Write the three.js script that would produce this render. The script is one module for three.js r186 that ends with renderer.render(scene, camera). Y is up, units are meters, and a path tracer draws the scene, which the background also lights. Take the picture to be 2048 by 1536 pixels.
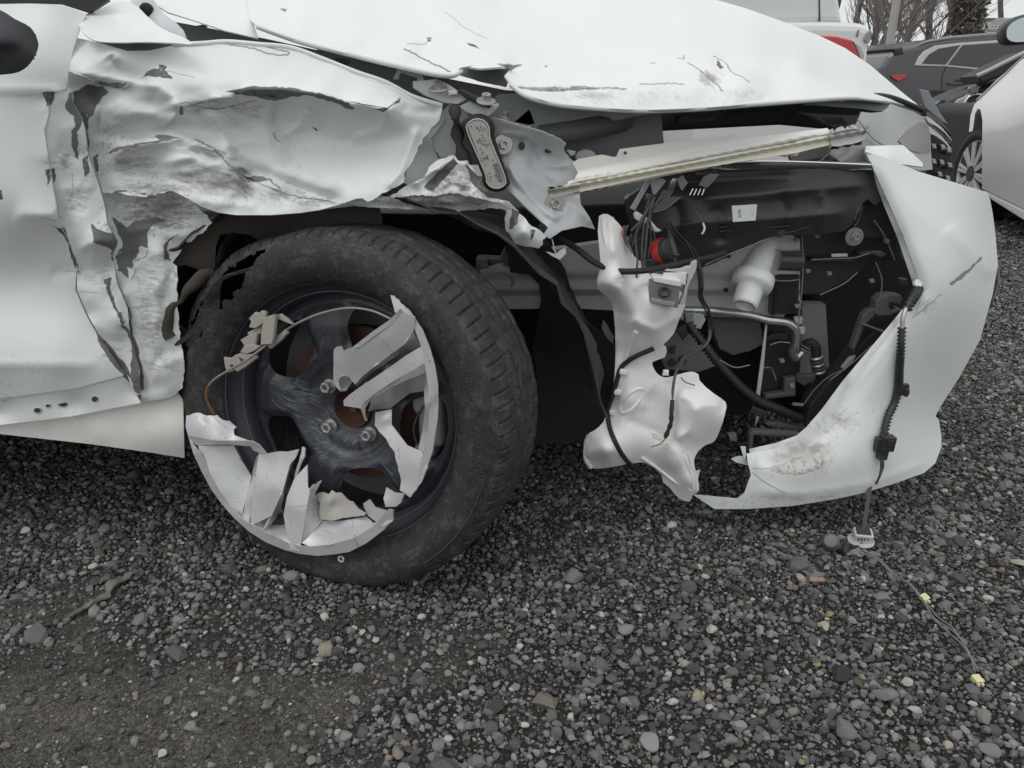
import * as THREE from 'three';
import { mergeGeometries, mergeVertices } from 'three/addons/utils/BufferGeometryUtils.js';
import { RoundedBoxGeometry } from 'three/addons/geometries/RoundedBoxGeometry.js';
import { TextGeometry } from 'three/addons/geometries/TextGeometry.js';
import { FontLoader } from 'three/addons/loaders/FontLoader.js';
import { createNoise2D, createNoise3D, createNoise4D } from 'simplex-noise';

// ---------------------------------------------------------------- camera, sky, sun, exposure
const scene = new THREE.Scene();
const FOCAL = 1540, CAM_Y = 0.82, CAM_Z = 1.25, PITCH = Math.atan(588 / FOCAL);
const camera = new THREE.PerspectiveCamera(2 * Math.atan(768 / FOCAL) * 180 / Math.PI, 4 / 3, 0.02, 400);
camera.position.set(0, CAM_Y, CAM_Z);
camera.rotation.set(-PITCH, 0, 0);
camera.updateMatrixWorld();
scene.add(camera);

function rng(seed) { let s = seed >>> 0; return () => { s |= 0; s = s + 0x6D2B79F5 | 0; let t = Math.imul(s ^ s >>> 15, 1 | s); t = t + Math.imul(t ^ t >>> 7, 61 | t) ^ t; return ((t ^ t >>> 14) >>> 0) / 4294967296; }; }
const R0 = rng(11);
const n2 = createNoise2D(rng(5)), n3 = createNoise3D(rng(6)), n4 = createNoise4D(rng(8));

{ // overcast sky, brightest overhead, soft cloud mottling everywhere
  const w = 512, h = 256, d = new Float32Array(w * h * 4);
  for (let j = 0; j < h; j++) for (let i = 0; i < w; i++) {
    const el = ((j + .5) / h - .5) * Math.PI, az = i / w * 2 * Math.PI;
    const s = Math.sin(el), cx = Math.cos(el) * Math.cos(az), cz = Math.cos(el) * Math.sin(az);
    const cl = .6 * n3(cx * 2.2, s * 4, cz * 2.2) + .3 * n3(cx * 5, s * 9, cz * 5);
    let L = s > 0 ? .92 * (.75 + .25 * s) * (1 + .1 * cl) : .16;
    const k = (j * w + i) * 4;
    d[k] = L * .976; d[k + 1] = L; d[k + 2] = L * 1.008; d[k + 3] = 1;
  }
  const t = new THREE.DataTexture(d, w, h, THREE.RGBAFormat, THREE.FloatType);
  t.mapping = THREE.EquirectangularReflectionMapping; t.magFilter = t.minFilter = THREE.LinearFilter; t.needsUpdate = true;
  scene.background = t; scene.environment = t;
}
const sun = new THREE.DirectionalLight(new THREE.Color(1, .985, .96), 0.55);
sun.position.set(-3.0, 6.5, 1.6); sun.target.position.set(0, 0, -.5);
sun.castShadow = true; sun.shadow.radius = 50; sun.shadow.mapSize.set(2048, 2048);
Object.assign(sun.shadow.camera, { left: -12, right: 12, top: 12, bottom: -12, near: .1, far: 60 });
scene.add(sun, sun.target);
const renderer = new THREE.WebGLRenderer({ antialias: true });
renderer.toneMapping = THREE.LinearToneMapping;
renderer.toneMappingExposure = 1.12;
renderer.shadowMap.enabled = true;

// ---------------------------------------------------------------- helpers
const V = (x, y, z) => new THREE.Vector3(x, y, z);
const CP = Math.cos(PITCH), SP = Math.sin(PITCH);
const rayDir = (px, py) => { const u = (px - 1024) / FOCAL, v = -(py - 768) / FOCAL; return [u, v * CP - SP, -CP - v * SP]; };
function onZ(px, py, z) { const d = rayDir(px, py), t = (z - CAM_Z) / d[2]; return V(d[0] * t, CAM_Y + d[1] * t, z); }      // where a sight line meets an upright plane along the car
function onY(px, py, y = 0) { const d = rayDir(px, py), t = (y - CAM_Y) / d[1]; return V(d[0] * t, y, CAM_Z + d[2] * t); }   // ... and a level plane
function onPlane(px, py, c, n) { const d = rayDir(px, py), dv = V(...d), o = V(0, CAM_Y, CAM_Z); const t = c.clone().sub(o).dot(n) / dv.dot(n); return o.addScaledVector(dv, t); }
function pxOf(p) { const x = p.x, y = p.y - CAM_Y, z = p.z - CAM_Z; const yc = y * CP - z * SP, zc = -(y * SP + z * CP); return [1024 + FOCAL * x / zc, 768 - FOCAL * yc / zc]; }

const lin = (r, g, b) => new THREE.Color().setRGB(r, g, b);
function mat(c, rough = .6, o = {}) {
  const m = new THREE.MeshPhysicalMaterial({ roughness: rough, side: THREE.DoubleSide, ...o });
  m.color = Array.isArray(c) ? lin(...c) : new THREE.Color(c);
  return m;
}
function rep(o) { o.castShadow = true; o.receiveShadow = true; return o; }
function add(parent, name, geo, m, label) {
  const o = rep(new THREE.Mesh(geo, m)); o.name = name; if (label) o.userData.label = label; parent.add(o); return o;
}
const taken = {};
function numbered(n) { taken[n] = (taken[n] ?? -1) + 1; return taken[n] ? n + '_' + String(taken[n]).padStart(3, '0') : n; }
function thing(name, label, category, group) { const g = new THREE.Group(); g.name = numbered(name); g.userData = { label, category }; if (group) g.userData.group = group; scene.add(g); return g; }
function tag(o, label, category, group, kind) { o.name = numbered(o.name); o.userData = { ...o.userData, label, category }; if (group) o.userData.group = group; if (kind) o.userData.kind = kind; return o; }
function struct(o) { o.userData.kind = 'structure'; return o; }
function rebase(g, p) { g.position.copy(p); for (const c of g.children) c.position.sub(p); return g; }
function grp(parent, name) { const g = new THREE.Group(); g.name = name; parent.add(g); return g; }

// scattered depths -> smooth field (multiquadric)
function field(ctrl, c = 14, lam = 0) {
  const n = ctrl.length, N = n + 1, A = [];
  const ph = (a, b, x, y) => Math.sqrt((a - x) ** 2 + (b - y) ** 2 + c * c);
  for (let i = 0; i < n; i++) { const r = new Float64Array(N + 1); for (let j = 0; j < n; j++) r[j] = ph(ctrl[i][0], ctrl[i][1], ctrl[j][0], ctrl[j][1]); r[i] -= lam; r[n] = 1; r[N] = ctrl[i][2]; A.push(r); }
  const l = new Float64Array(N + 1); for (let j = 0; j < n; j++) l[j] = 1; A.push(l);
  for (let k = 0; k < N; k++) {
    let b = k; for (let i = k + 1; i < N; i++) if (Math.abs(A[i][k]) > Math.abs(A[b][k])) b = i;
    [A[k], A[b]] = [A[b], A[k]];
    for (let i = k + 1; i < N; i++) { const f = A[i][k] / A[k][k]; if (f) for (let j = k; j <= N; j++) A[i][j] -= f * A[k][j]; }
  }
  const w = new Float64Array(N);
  for (let k = N - 1; k >= 0; k--) { let s = A[k][N]; for (let j = k + 1; j < N; j++) s -= A[k][j] * w[j]; w[k] = s / A[k][k]; }
  return (x, y) => { let s = w[n]; for (let i = 0; i < n; i++) s += w[i] * ph(ctrl[i][0], ctrl[i][1], x, y); return s; };
}
function jag(pts, amp, step, seed = 1, closed = true) { // a torn edge
  const r = rng(seed), out = [], n = pts.length;
  for (let i = 0; i < (closed ? n : n - 1); i++) {
    const a = pts[i], b = pts[(i + 1) % n], L = Math.hypot(b[0] - a[0], b[1] - a[1]), k = Math.max(1, Math.round(L / step));
    for (let j = 0; j < k; j++) { const t = j / k, q = (r() - .5) * 2 * amp * (j ? 1 : .3); out.push([a[0] + (b[0] - a[0]) * t - (b[1] - a[1]) / L * q, a[1] + (b[1] - a[1]) * t + (b[0] - a[0]) / L * q]); }
  }
  if (!closed) out.push(pts[n - 1]);
  return out;
}
function smooth(pts, per = 4, closed = true) { const c = new THREE.CatmullRomCurve3(pts.map(p => V(p[0], p[1], 0)), closed, 'centripetal'); return c.getPoints(pts.length * per).slice(0, closed ? -1 : undefined).map(p => [p.x, p.y]); }
function clipCell(poly, x0, y0, x1, y1) {
  const sides = [[0, x0, 1], [0, x1, -1], [1, y0, 1], [1, y1, -1]];
  for (const [ax, lim, sg] of sides) {
    const out = []; const n = poly.length; if (!n) return out;
    for (let i = 0; i < n; i++) {
      const a = poly[i], b = poly[(i + 1) % n], da = (a[ax] - lim) * sg, db = (b[ax] - lim) * sg;
      if (da >= 0) out.push(a);
      if ((da > 0 && db < 0) || (da < 0 && db > 0)) { const t = da / (da - db), q = [a[0] + (b[0] - a[0]) * t, a[1] + (b[1] - a[1]) * t]; q[ax] = lim; out.push(q); }
    }
    poly = out;
  }
  return poly;
}
const areaOf = p => { let s = 0; for (let i = 0; i < p.length; i++) { const a = p[i], b = p[(i + 1) % p.length]; s += a[0] * b[1] - b[0] * a[1]; } return s / 2; };
// a thin bent sheet: outline in plan coordinates, map(u,v) -> point in the world; real thickness
function sheet(outline, map, { cell = 8, th = .0018, uv = p => [p.x, p.y], flip = false } = {}) {
  let x0 = 1e9, y0 = 1e9, x1 = -1e9, y1 = -1e9;
  for (const [x, y] of outline) { x0 = Math.min(x0, x); x1 = Math.max(x1, x); y0 = Math.min(y0, y); y1 = Math.max(y1, y); }
  const pos = [], keys = new Map(), tri = [];
  const eps = cell / 400;
  const vid = p => { const k = Math.round(p[0] / eps) + ',' + Math.round(p[1] / eps); let i = keys.get(k); if (i === undefined) { i = pos.length; keys.set(k, i); pos.push(map(p[0], p[1])); } return i; };
  const ax = Math.floor(x0 / cell), ay = Math.floor(y0 / cell), bx = Math.ceil(x1 / cell), by = Math.ceil(y1 / cell);
  for (let j = ay; j < by; j++) {
    const row = clipCell(outline, -1e9, j * cell, 1e9, (j + 1) * cell); if (row.length < 3) continue;
    for (let i = ax; i < bx; i++) {
      const q = clipCell(row, i * cell, j * cell, (i + 1) * cell, (j + 1) * cell).filter((p, k, a) => { const b = a[(k + 1) % a.length]; return Math.abs(p[0] - b[0]) + Math.abs(p[1] - b[1]) > eps; });
      if (q.length < 3 || Math.abs(areaOf(q)) < eps * cell) continue;
      if (areaOf(q) > 0) q.reverse();
      const ids = q.map(vid);
      if (q.length === 4 && Math.abs(areaOf(q)) > cell * cell * .999) { tri.push([ids[0], ids[1], ids[2]], [ids[0], ids[2], ids[3]]); continue; }
      for (const f of THREE.ShapeUtils.triangulateShape(q.map(p => new THREE.Vector2(...p)), [])) {
        const s = areaOf([q[f[0]], q[f[1]], q[f[2]]]); if (Math.abs(s) < 1e-9) continue;
        tri.push(s < 0 ? [ids[f[0]], ids[f[1]], ids[f[2]]] : [ids[f[0]], ids[f[2]], ids[f[1]]]);
      }
    }
  }
  if (flip) for (const t of tri) { const a = t[1]; t[1] = t[2]; t[2] = a; }
  const n = pos.length, nor = pos.map(() => V(0, 0, 0)), e1 = V(), e2 = V();
  for (const [a, b, c] of tri) { e1.subVectors(pos[b], pos[a]); e2.subVectors(pos[c], pos[a]); e1.cross(e2); nor[a].add(e1); nor[b].add(e1); nor[c].add(e1); }
  nor.forEach(v => v.normalize());
  const edges = new Map();
  for (const t of tri) for (let k = 0; k < 3; k++) { const a = t[k], b = t[(k + 1) % 3], r = b + ',' + a; if (edges.has(r)) edges.delete(r); else edges.set(a + ',' + b, [a, b]); }
  const P = [], N = [], U = [], I = [];
  const push = (p, q, u) => { P.push(p.x, p.y, p.z); N.push(q.x, q.y, q.z); U.push(...u); return P.length / 3 - 1; };
  for (let i = 0; i < n; i++) push(pos[i], nor[i], uv(pos[i]));
  const back = pos.map((p, i) => p.clone().addScaledVector(nor[i], -th));
  for (let i = 0; i < n; i++) push(back[i], nor[i].clone().negate(), uv(back[i]));
  for (const [a, b, c] of tri) I.push(a, b, c, n + a, n + c, n + b);
  for (const [a, b] of edges.values()) {
    e1.subVectors(pos[b], pos[a]); const en = e1.cross(nor[a]).normalize().clone();
    const i0 = push(pos[a], en, uv(pos[a])), i1 = push(pos[b], en, uv(pos[b])), i2 = push(back[b], en, uv(back[b])), i3 = push(back[a], en, uv(back[a]));
    I.push(i0, i3, i2, i0, i2, i1);
  }
  const g = new THREE.BufferGeometry();
  g.setAttribute('position', new THREE.Float32BufferAttribute(P, 3)); g.setAttribute('normal', new THREE.Float32BufferAttribute(N, 3)); g.setAttribute('uv', new THREE.Float32BufferAttribute(U, 2)); g.setIndex(I);
  return g;
}
// outline on an upright plane at depth z, given thickness backwards, chamfered
function slab(outline, z, depth, bevel = .001, holes = []) {
  const to = l => l.map(([x, y]) => { const p = onZ(x, y, z); return new THREE.Vector2(p.x, p.y); });
  const s = new THREE.Shape(to(outline)); for (const h of holes) s.holes.push(new THREE.Path(to(h)));
  const g = new THREE.ExtrudeGeometry(s, { depth: Math.max(.0005, depth - 2 * bevel), bevelEnabled: bevel > 0, bevelSize: bevel, bevelThickness: bevel, bevelOffset: -bevel, bevelSegments: 2, curveSegments: 8 });
  g.translate(0, 0, z - depth + bevel); return g;
}
function circ(cx, cy, rx, ry = rx, n = 20, rot = 0) { const o = []; for (let i = 0; i < n; i++) { const a = i / n * 2 * Math.PI, x = rx * Math.cos(a), y = ry * Math.sin(a); o.push([cx + x * Math.cos(rot) - y * Math.sin(rot), cy + x * Math.sin(rot) + y * Math.cos(rot)]); } return o; }
// pipe along points with a radius that may vary
function pipe(pts, r, { seg = 0, rad = 10, caps = true, tension = .5, closed = false } = {}) {
  const c = new THREE.CatmullRomCurve3(pts, closed, 'centripetal', tension), L = c.getLength();
  const n = seg || Math.max(8, Math.min(160, Math.round(L / .008))), fr = c.computeFrenetFrames(n, closed), rf = typeof r === 'function' ? r : () => r;
  const P = [], N = [], U = [], I = [];
  for (let i = 0; i <= n; i++) {
    const t = i / n, p = c.getPointAt(t), q = rf(t, L);
    for (let j = 0; j <= rad; j++) { const a = j / rad * 2 * Math.PI, nx = fr.normals[i].clone().multiplyScalar(Math.cos(a)).addScaledVector(fr.binormals[i], Math.sin(a)); P.push(p.x + nx.x * q, p.y + nx.y * q, p.z + nx.z * q); N.push(nx.x, nx.y, nx.z); U.push(t * L, j / rad * .03); }
  }
  for (let i = 0; i < n; i++) for (let j = 0; j < rad; j++) { const a = i * (rad + 1) + j, b = a + rad + 1; I.push(a, a + 1, b, a + 1, b + 1, b); }
  if (caps && !closed) for (const e of [0, n]) { const p = c.getPointAt(e / n), t = c.getTangentAt(e / n).multiplyScalar(e ? 1 : -1), k = P.length / 3; P.push(p.x, p.y, p.z); N.push(t.x, t.y, t.z); U.push(0, 0); for (let j = 0; j <= rad; j++) { const b = (e * (rad + 1) + j) * 3; P.push(P[b], P[b + 1], P[b + 2]); N.push(t.x, t.y, t.z); U.push(0, 0); } for (let j = 0; j < rad; j++) e ? I.push(k, k + 1 + j, k + 2 + j) : I.push(k, k + 2 + j, k + 1 + j); }
  const g = new THREE.BufferGeometry();
  g.setAttribute('position', new THREE.Float32BufferAttribute(P, 3)); g.setAttribute('normal', new THREE.Float32BufferAttribute(N, 3)); g.setAttribute('uv', new THREE.Float32BufferAttribute(U, 2)); g.setIndex(I);
  return g;
}
const wire = (pp, r, o) => pipe(pp.map(([x, y, z]) => onZ(x, y, z)), r, o);
const corrugated = (pp, r, pitch = .0075, o) => { const pts = pp.map(([x, y, z]) => onZ(x, y, z)); const L = new THREE.CatmullRomCurve3(pts, false, 'centripetal').getLength(); return pipe(pts, t => r * (1 + .2 * Math.sign(Math.sin(t * L / pitch * 2 * Math.PI))), { seg: Math.round(L / pitch * 6), rad: 12, ...o }); };
// turned solid from p0 to p1, profile [[t, r], ...]
function turned(p0, p1, prof, n = 28) {
  const d = p1.clone().sub(p0), L = d.length();
  const g = new THREE.LatheGeometry(prof.map(([t, r]) => new THREE.Vector2(Math.max(r, 1e-5), t * L)), n);
  g.applyMatrix4(new THREE.Matrix4().compose(p0, new THREE.Quaternion().setFromUnitVectors(V(0, 1, 0), d.normalize()), V(1, 1, 1))); return g;
}
function boxAt(c, sx, sy, sz, rot = [0, 0, 0], r = .002) { const g = new RoundedBoxGeometry(sx, sy, sz, 2, Math.min(r, sx / 2.1, sy / 2.1, sz / 2.1)); g.applyMatrix4(new THREE.Matrix4().compose(c, new THREE.Quaternion().setFromEuler(new THREE.Euler(...rot)), V(1, 1, 1))); return g; }
const merge = l => mergeGeometries(l.map(g => { let q = g.index ? g.toNonIndexed() : g; for (const k of Object.keys(q.attributes)) if (!['position', 'normal', 'uv'].includes(k)) q.deleteAttribute(k); return q; }));
function boltGeo(c, dir, r, washer = 1.7, h = 1.0) { // flange bolt: washer, hex head with socket
  const w = new THREE.CylinderGeometry(r * washer, r * washer * 1.05, r * .28, 24); w.translate(0, r * .14, 0);
  const s = new THREE.Shape(); for (let i = 0; i < 6; i++) { const a = i * Math.PI / 3; i ? s.lineTo(r * Math.cos(a), r * Math.sin(a)) : s.moveTo(r, 0); }
  const hp = new THREE.Path(); hp.absarc(0, 0, r * .5, 0, 7, true); s.holes.push(hp);
  const hx = new THREE.ExtrudeGeometry(s, { depth: r * h, bevelEnabled: true, bevelSize: r * .07, bevelThickness: r * .07, bevelOffset: -r * .07, bevelSegments: 1, curveSegments: 10 }); hx.rotateX(-Math.PI / 2); hx.translate(0, r * .25, 0);
  const fl = new THREE.CylinderGeometry(r * .5, r * .5, r * .3, 14); fl.translate(0, r * .45, 0);
  const g = merge([w, hx, fl]); g.applyMatrix4(new THREE.Matrix4().compose(c, new THREE.Quaternion().setFromUnitVectors(V(0, 1, 0), dir.clone().normalize()), V(1, 1, 1))); return g;
}
function canvasTex(w, h, draw, srgb = true) { const c = document.createElement('canvas'); c.width = w; c.height = h; draw(c.getContext('2d'), w, h); const t = new THREE.CanvasTexture(c); if (srgb) t.colorSpace = THREE.SRGBColorSpace; t.wrapS = t.wrapT = THREE.RepeatWrapping; t.magFilter = THREE.LinearFilter; return t; }
function dataTex(w, h, fn, srgb = true) { const d = new Uint8Array(w * h * 4); for (let j = 0; j < h; j++) for (let i = 0; i < w; i++) { const c = fn(i / w, j / h, i, j), k = (j * w + i) * 4; d[k] = c[0]; d[k + 1] = c[1]; d[k + 2] = c[2]; d[k + 3] = 255; } const t = new THREE.DataTexture(d, w, h); t.wrapS = t.wrapT = THREE.RepeatWrapping; t.magFilter = THREE.LinearFilter; t.minFilter = THREE.LinearMipmapLinearFilter; t.generateMipmaps = true; if (srgb) t.colorSpace = THREE.SRGBColorSpace; t.needsUpdate = true; return t; }
// tiling noise in 0..1
function tileNoise(u, v, f, seed = 0) { const a = u * 2 * Math.PI, b = v * 2 * Math.PI, r = f / (2 * Math.PI); return .5 + .5 * n4(Math.cos(a) * r + seed * 17.3, Math.sin(a) * r, Math.cos(b) * r, Math.sin(b) * r + seed * 5.7); }
const clamp = (x, a, b) => Math.max(a, Math.min(b, x)), ss = (a, b, x) => { const t = clamp((x - a) / (b - a), 0, 1); return t * t * (3 - 2 * t); };
const cellPts = (() => { const r = rng(123), m = new Map(); return (i, j) => { const k = i * 4096 + j; let p = m.get(k); if (!p) m.set(k, p = [r(), r(), r()]); return p; }; })();
const cellMemo = {}; { for (let j = -8; j < 64; j++) for (let i = -8; i < 64; i++) cellPts(i, j); }
function crumple(x, y, s) { const u = x / s, v = y / s, iu = Math.floor(u), iv = Math.floor(v); let d1 = 9, d2 = 9; for (let b = -1; b <= 1; b++) for (let a = -1; a <= 1; a++) { const p = cellPts(iu + a, iv + b), d = Math.hypot(iu + a + p[0] - u, iv + b + p[1] - v) + .25 * p[2]; if (d < d1) { d2 = d1; d1 = d; } else if (d < d2) d2 = d; } return Math.sqrt(d1 * d1 + .04) - .5; } // creases of crushed sheet
const font = await new FontLoader().loadAsync('fonts/droid/droid_sans_bold.typeface.json');

const speck = dataTex(512, 512, (u, v) => { const q = .5 * tileNoise(u, v, 60, 1) + .3 * tileNoise(u, v, 160, 2) + .2 * tileNoise(u, v, 14, 3), k = 150 + 90 * q; return [k, k, k]; }, false);
const M = {
  black: mat([.034, .034, .036], .42), blackRough: mat([.036, .036, .037], .75), blackGloss: mat([.03, .03, .033], .22),
  darkGrey: mat([.05, .052, .056], .55), rubber: mat([.02, .02, .021], .7), steel: mat([.45, .46, .47], .35, { metalness: .8 }), zinc: mat([.52, .52, .5], .4, { metalness: .6 }),
  greyPaint: mat([.60, .615, .63], .38, { clearcoat: .3, clearcoatRoughness: .3 }), tankWhite: mat([.86, .857, .83], .75), milk: mat([.78, .79, .78], .4), cream: mat([.76, .72, .60], .35),
  alu: mat([.55, .55, .55], .32, { metalness: .9 }), chrome: mat([.75, .75, .76], .15, { metalness: 1 }), red: mat([.55, .04, .02], .45), label: mat([.75, .76, .76], .5), plasticGrey: mat([.2, .2, .2], .5), brownMud: mat([.055, .046, .038], .9),
  mud: mat([.09, .08, .07], .95), lampRed: mat([.55, .02, .02], .2, { clearcoat: 1 }), whiteWire: mat([.5, .48, .44], .5), greyWire: mat([.09, .09, .095], .5), glassDark: mat([.02, .022, .024], .06, { clearcoat: 1 }),
};
// ---------------------------------------------------------------- ground: compacted dirt with loose crushed stone
const dirtAt = (x, z) => { // 1 where the stones have been trodden into dirt
  const w = n2(x * 3.1, z * 3.1) * .16 + n2(x * 9, z * 9) * .07;
  const d = Math.hypot((x + .72) * .75, (z - .44) * 1.5);
  return clamp(1 - ss(.26 + w, .52 + w, d) + .55 * ss(.42, .75, n2(x * 2.3 + 9, z * 2.8 + 4) + .25 * n2(x * 8, z * 8)) * ss(.5, -.3, x), 0, 1);
};
const groundY = (x, z) => .006 * n2(x * 2.2, z * 2.2) + .004 * n2(x * 7, z * 7 + 5) + .0015 * n2(x * 26, z * 26) - .006;
{
  const S = 1024, G = 150, px = [], r = rng(77);
  for (let i = 0; i < G * G; i++) px.push([r(), r(), r(), r()]);
  const hgt = new Float32Array(S * S), col = new Float32Array(S * S);
  for (let j = 0; j < S; j++) for (let i = 0; i < S; i++) {
    const u = i / S * G, v = j / S * G, cu = Math.floor(u), cv = Math.floor(v); let best = 9, sec = 9, id = 0;
    for (let b = -1; b <= 1; b++) for (let a = -1; a <= 1; a++) { const k = ((cv + b + G) % G) * G + (cu + a + G) % G, q = px[k], dx = cu + a + q[0] - u, dy = cv + b + q[1] - v, d = Math.hypot(dx, dy) * (.7 + q[3] * .8); if (d < best) { sec = best; best = d; id = k; } else if (d < sec) sec = d; }
    const e = clamp((sec - best) * 2.2, 0, 1); hgt[j * S + i] = e * (.4 + .6 * px[id][3]); col[j * S + i] = px[id][2];
  }
  const tex = (fn, srgb) => dataTex(S, S, (u, v, i, j) => fn(hgt[j * S + i], col[j * S + i], tileNoise(u, v, 9, 4), tileNoise(u, v, 40, 5)), srgb);
  const map = tex((h, c, a, b) => { const k = 22 + 24 * c + 9 * a + 9 * b; return [k * 1.02, k * .99, k * .955]; }, true);
  const bump = tex((h, c, a, b) => { const k = 200 * h + 50 * b; return [k, k, k]; }, false);
  for (const t of [map, bump]) t.repeat.set(1 / .55, 1 / .55);
  const gm = mat([1, 1, 1], .95, { map, bumpMap: bump, bumpScale: .006, vertexColors: true });
  // one sheet to the horizon, finely divided near the car
  const line = (a, b, fine, far) => { const l = []; let x = a; while (x < b) { l.push(x); x += fine; } l.push(b); let s = fine; for (let q = b + s; q < far; q += s) { l.push(q); s *= 1.22; } l.push(far); s = fine; const m = []; for (let q = a - s; q > -far; q -= s) { m.push(q); s *= 1.22; } m.push(-far); return m.reverse().concat(l); };
  const xs = line(-1, 1.1, .012, 120), zs = line(-1, .75, .012, 120), P = [], U = [], C = [], I = [];
  for (const z of zs) for (const x of xs) {
    const far = Math.max(Math.abs(x), Math.abs(z)) > 3; P.push(x, far ? -.006 : groundY(x, z), z); U.push(x, z);
    const d = dirtAt(x, z), w = .9 + .2 * n2(x * 4, z * 4), red = .08 * ss(.2, .7, n2(x * 6 + 3, z * 6));
    C.push((1 + d * 3.4 + red) * w, (1 + d * 3.25 - red * .4) * w, (1 + d * 3.0 - red * .5) * w);
  }
  const nx = xs.length; for (let j = 0; j < zs.length - 1; j++) for (let i = 0; i < nx - 1; i++) { const a = j * nx + i; I.push(a, a + nx, a + 1, a + 1, a + nx, a + nx + 1); }
  const g = new THREE.BufferGeometry(); g.setAttribute('position', new THREE.Float32BufferAttribute(P, 3)); g.setAttribute('uv', new THREE.Float32BufferAttribute(U, 2)); g.setAttribute('color', new THREE.Float32BufferAttribute(C, 3)); g.setIndex(I); g.computeVertexNormals();
  struct(add(scene, 'ground', g, gm));
}
// crushed stone
function stoneGeo(seed, detail = 1, cuts = 11) {
  const r = rng(seed), g = new THREE.IcosahedronGeometry(1, detail), p = g.attributes.position, pl = [];
  for (let i = 0; i < cuts; i++) { const a = r() * 6.283, b = Math.acos(2 * r() - 1); pl.push([V(Math.sin(b) * Math.cos(a), Math.cos(b), Math.sin(b) * Math.sin(a)), .38 + r() * .32]); }
  const v = V(), s = [1, .62 + r() * .25, .72 + r() * .28];
  for (let i = 0; i < p.count; i++) { v.fromBufferAttribute(p, i); for (const [n, d] of pl) { const k = v.dot(n) - d; if (k > 0) v.addScaledVector(n, -k * .92); } v.multiplyScalar(1 + .06 * n3(v.x * 3 + seed, v.y * 3, v.z * 3)); p.setXYZ(i, v.x * s[0], v.y * s[1], v.z * s[2]); }
  g.deleteAttribute('uv'); const m = mergeVertices(g, 1e-4); m.computeVertexNormals();
  const f = detail > 1 ? m : m.toNonIndexed(); if (detail <= 1) f.computeVertexNormals(); return f;
}
function chipGeo(seed) { // sharp-edged chip
  const r = rng(seed), g0 = new THREE.IcosahedronGeometry(1, 0); g0.deleteAttribute('uv'); g0.deleteAttribute('normal'); const g = mergeVertices(g0, 1e-4), p = g.attributes.position; const s = [1.05, .6 + r() * .2, .75 + r() * .25];
  for (let i = 0; i < p.count; i++) { const k = .72 + r() * .5; p.setXYZ(i, p.getX(i) * s[0] * k, p.getY(i) * s[1] * k, p.getZ(i) * s[2] * k); }
  const f = g.toNonIndexed(); f.computeVertexNormals(); return f; }
const stoneMat = mat([1, 1, 1], .8);
function stoneColour(r) {
  const q = r(), k = .056 + .185 * Math.pow(r(), 1.4);
  if (q < .025) return lin(.42, .41, .38); if (q < .045) return lin(k * 1.6, k * 1.4, k * 1.15); if (q < .075) return lin(k * 1.25, k * 1.02, k * .95); if (q < .0765) return lin(.26, .22, .1); if (q < .22) return lin(k * .55, k * .55, k * .56);
  return lin(k * 1.02, k, k * .97);
}
{
  const inView = (x, z, m) => { const [a, b] = pxOf(V(x, 0, z)); return z < CAM_Z - .2 && a > -m && a < 2048 + m && b < 1536 + m; };
  const root = grp(scene, 'gravel'); root.userData.kind = 'stuff'; root.userData.label = 'loose grey crushed stone spread over the dirt yard'; root.userData.category = 'gravel';
  const lists = [[], [], [], [], [], []], r = rng(303);
  const put = (x, z, s, lift) => lists[Math.floor(r() * 6)].push([x, groundY(x, z) + s * lift, z, s, r(), r(), r(), stoneColour(r)]);
  const layer = (x0, x1, z0, z1, sp, lo, hi, keep, lift, lim = 480) => { for (let z = z0; z < z1; z += sp) for (let x = x0; x < x1; x += sp) { const qx = x + (r() - .5) * sp * .95, qz = z + (r() - .5) * sp * .95; if (!inView(qx, qz, lim)) continue; const d = dirtAt(qx, qz); if (r() < keep(d, qx, qz)) put(qx, qz, lo + (hi - lo) * Math.pow(r(), 1.7), lift); } };
  const clump = (x, z) => .5 + .5 * n2(x * 4.5 + 20, z * 4.5);
  layer(-1.7, 1.9, -1.1, .70, .0056, .0016, .0032, d => .62 - .42 * d, .25);
  layer(-2.9, -1.7, -1.6, .5, .0125, .0045, .0095, d => .9, .38, 500);
  layer(-1.7, 1.9, -1.1, .70, .0098, .0036, .0082, (d, x, z) => (.97 - .8 * d) * (.72 + .35 * clump(x, z)), .38);
  layer(-1.7, 1.9, -1.1, .70, .030, .0080, .0130, (d, x, z) => .5 * (1 - .85 * d), .4);
  layer(-1.7, 1.9, -1.1, .70, .10, .014, .021, (d, x, z) => .33 * (1 - .8 * d), .35);
  layer(1.9, 3.2, -1.1, .5, .0125, .0045, .0095, d => .95, .38, 600);
  layer(.1, 4.2, -3, -1.1, .0125, .0045, .0095, d => .95, .38, 420);
  layer(.5, 6, -7, -3, .026, .009, .02, d => .95, .35, 300);
  const o = new THREE.Object3D();
  lists.forEach((l, k) => {
    const im = rep(new THREE.InstancedMesh(k % 2 ? chipGeo(900 + k) : stoneGeo(900 + k), stoneMat, l.length)); im.name = 'gravel_stones' + (k ? '_00' + k : '');
    l.forEach((s, i) => { o.position.set(s[0], s[1], s[2]); o.rotation.set((s[4] - .5) * 1.0, s[5] * 6.283, (s[6] - .5) * 1.0); o.scale.setScalar(s[3]); o.updateMatrix(); im.setMatrixAt(i, o.matrix); im.setColorAt(i, s[7]); });
    root.add(im);
  });
  console.log('stones', lists.reduce((a, l) => a + l.length, 0));
}
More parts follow.
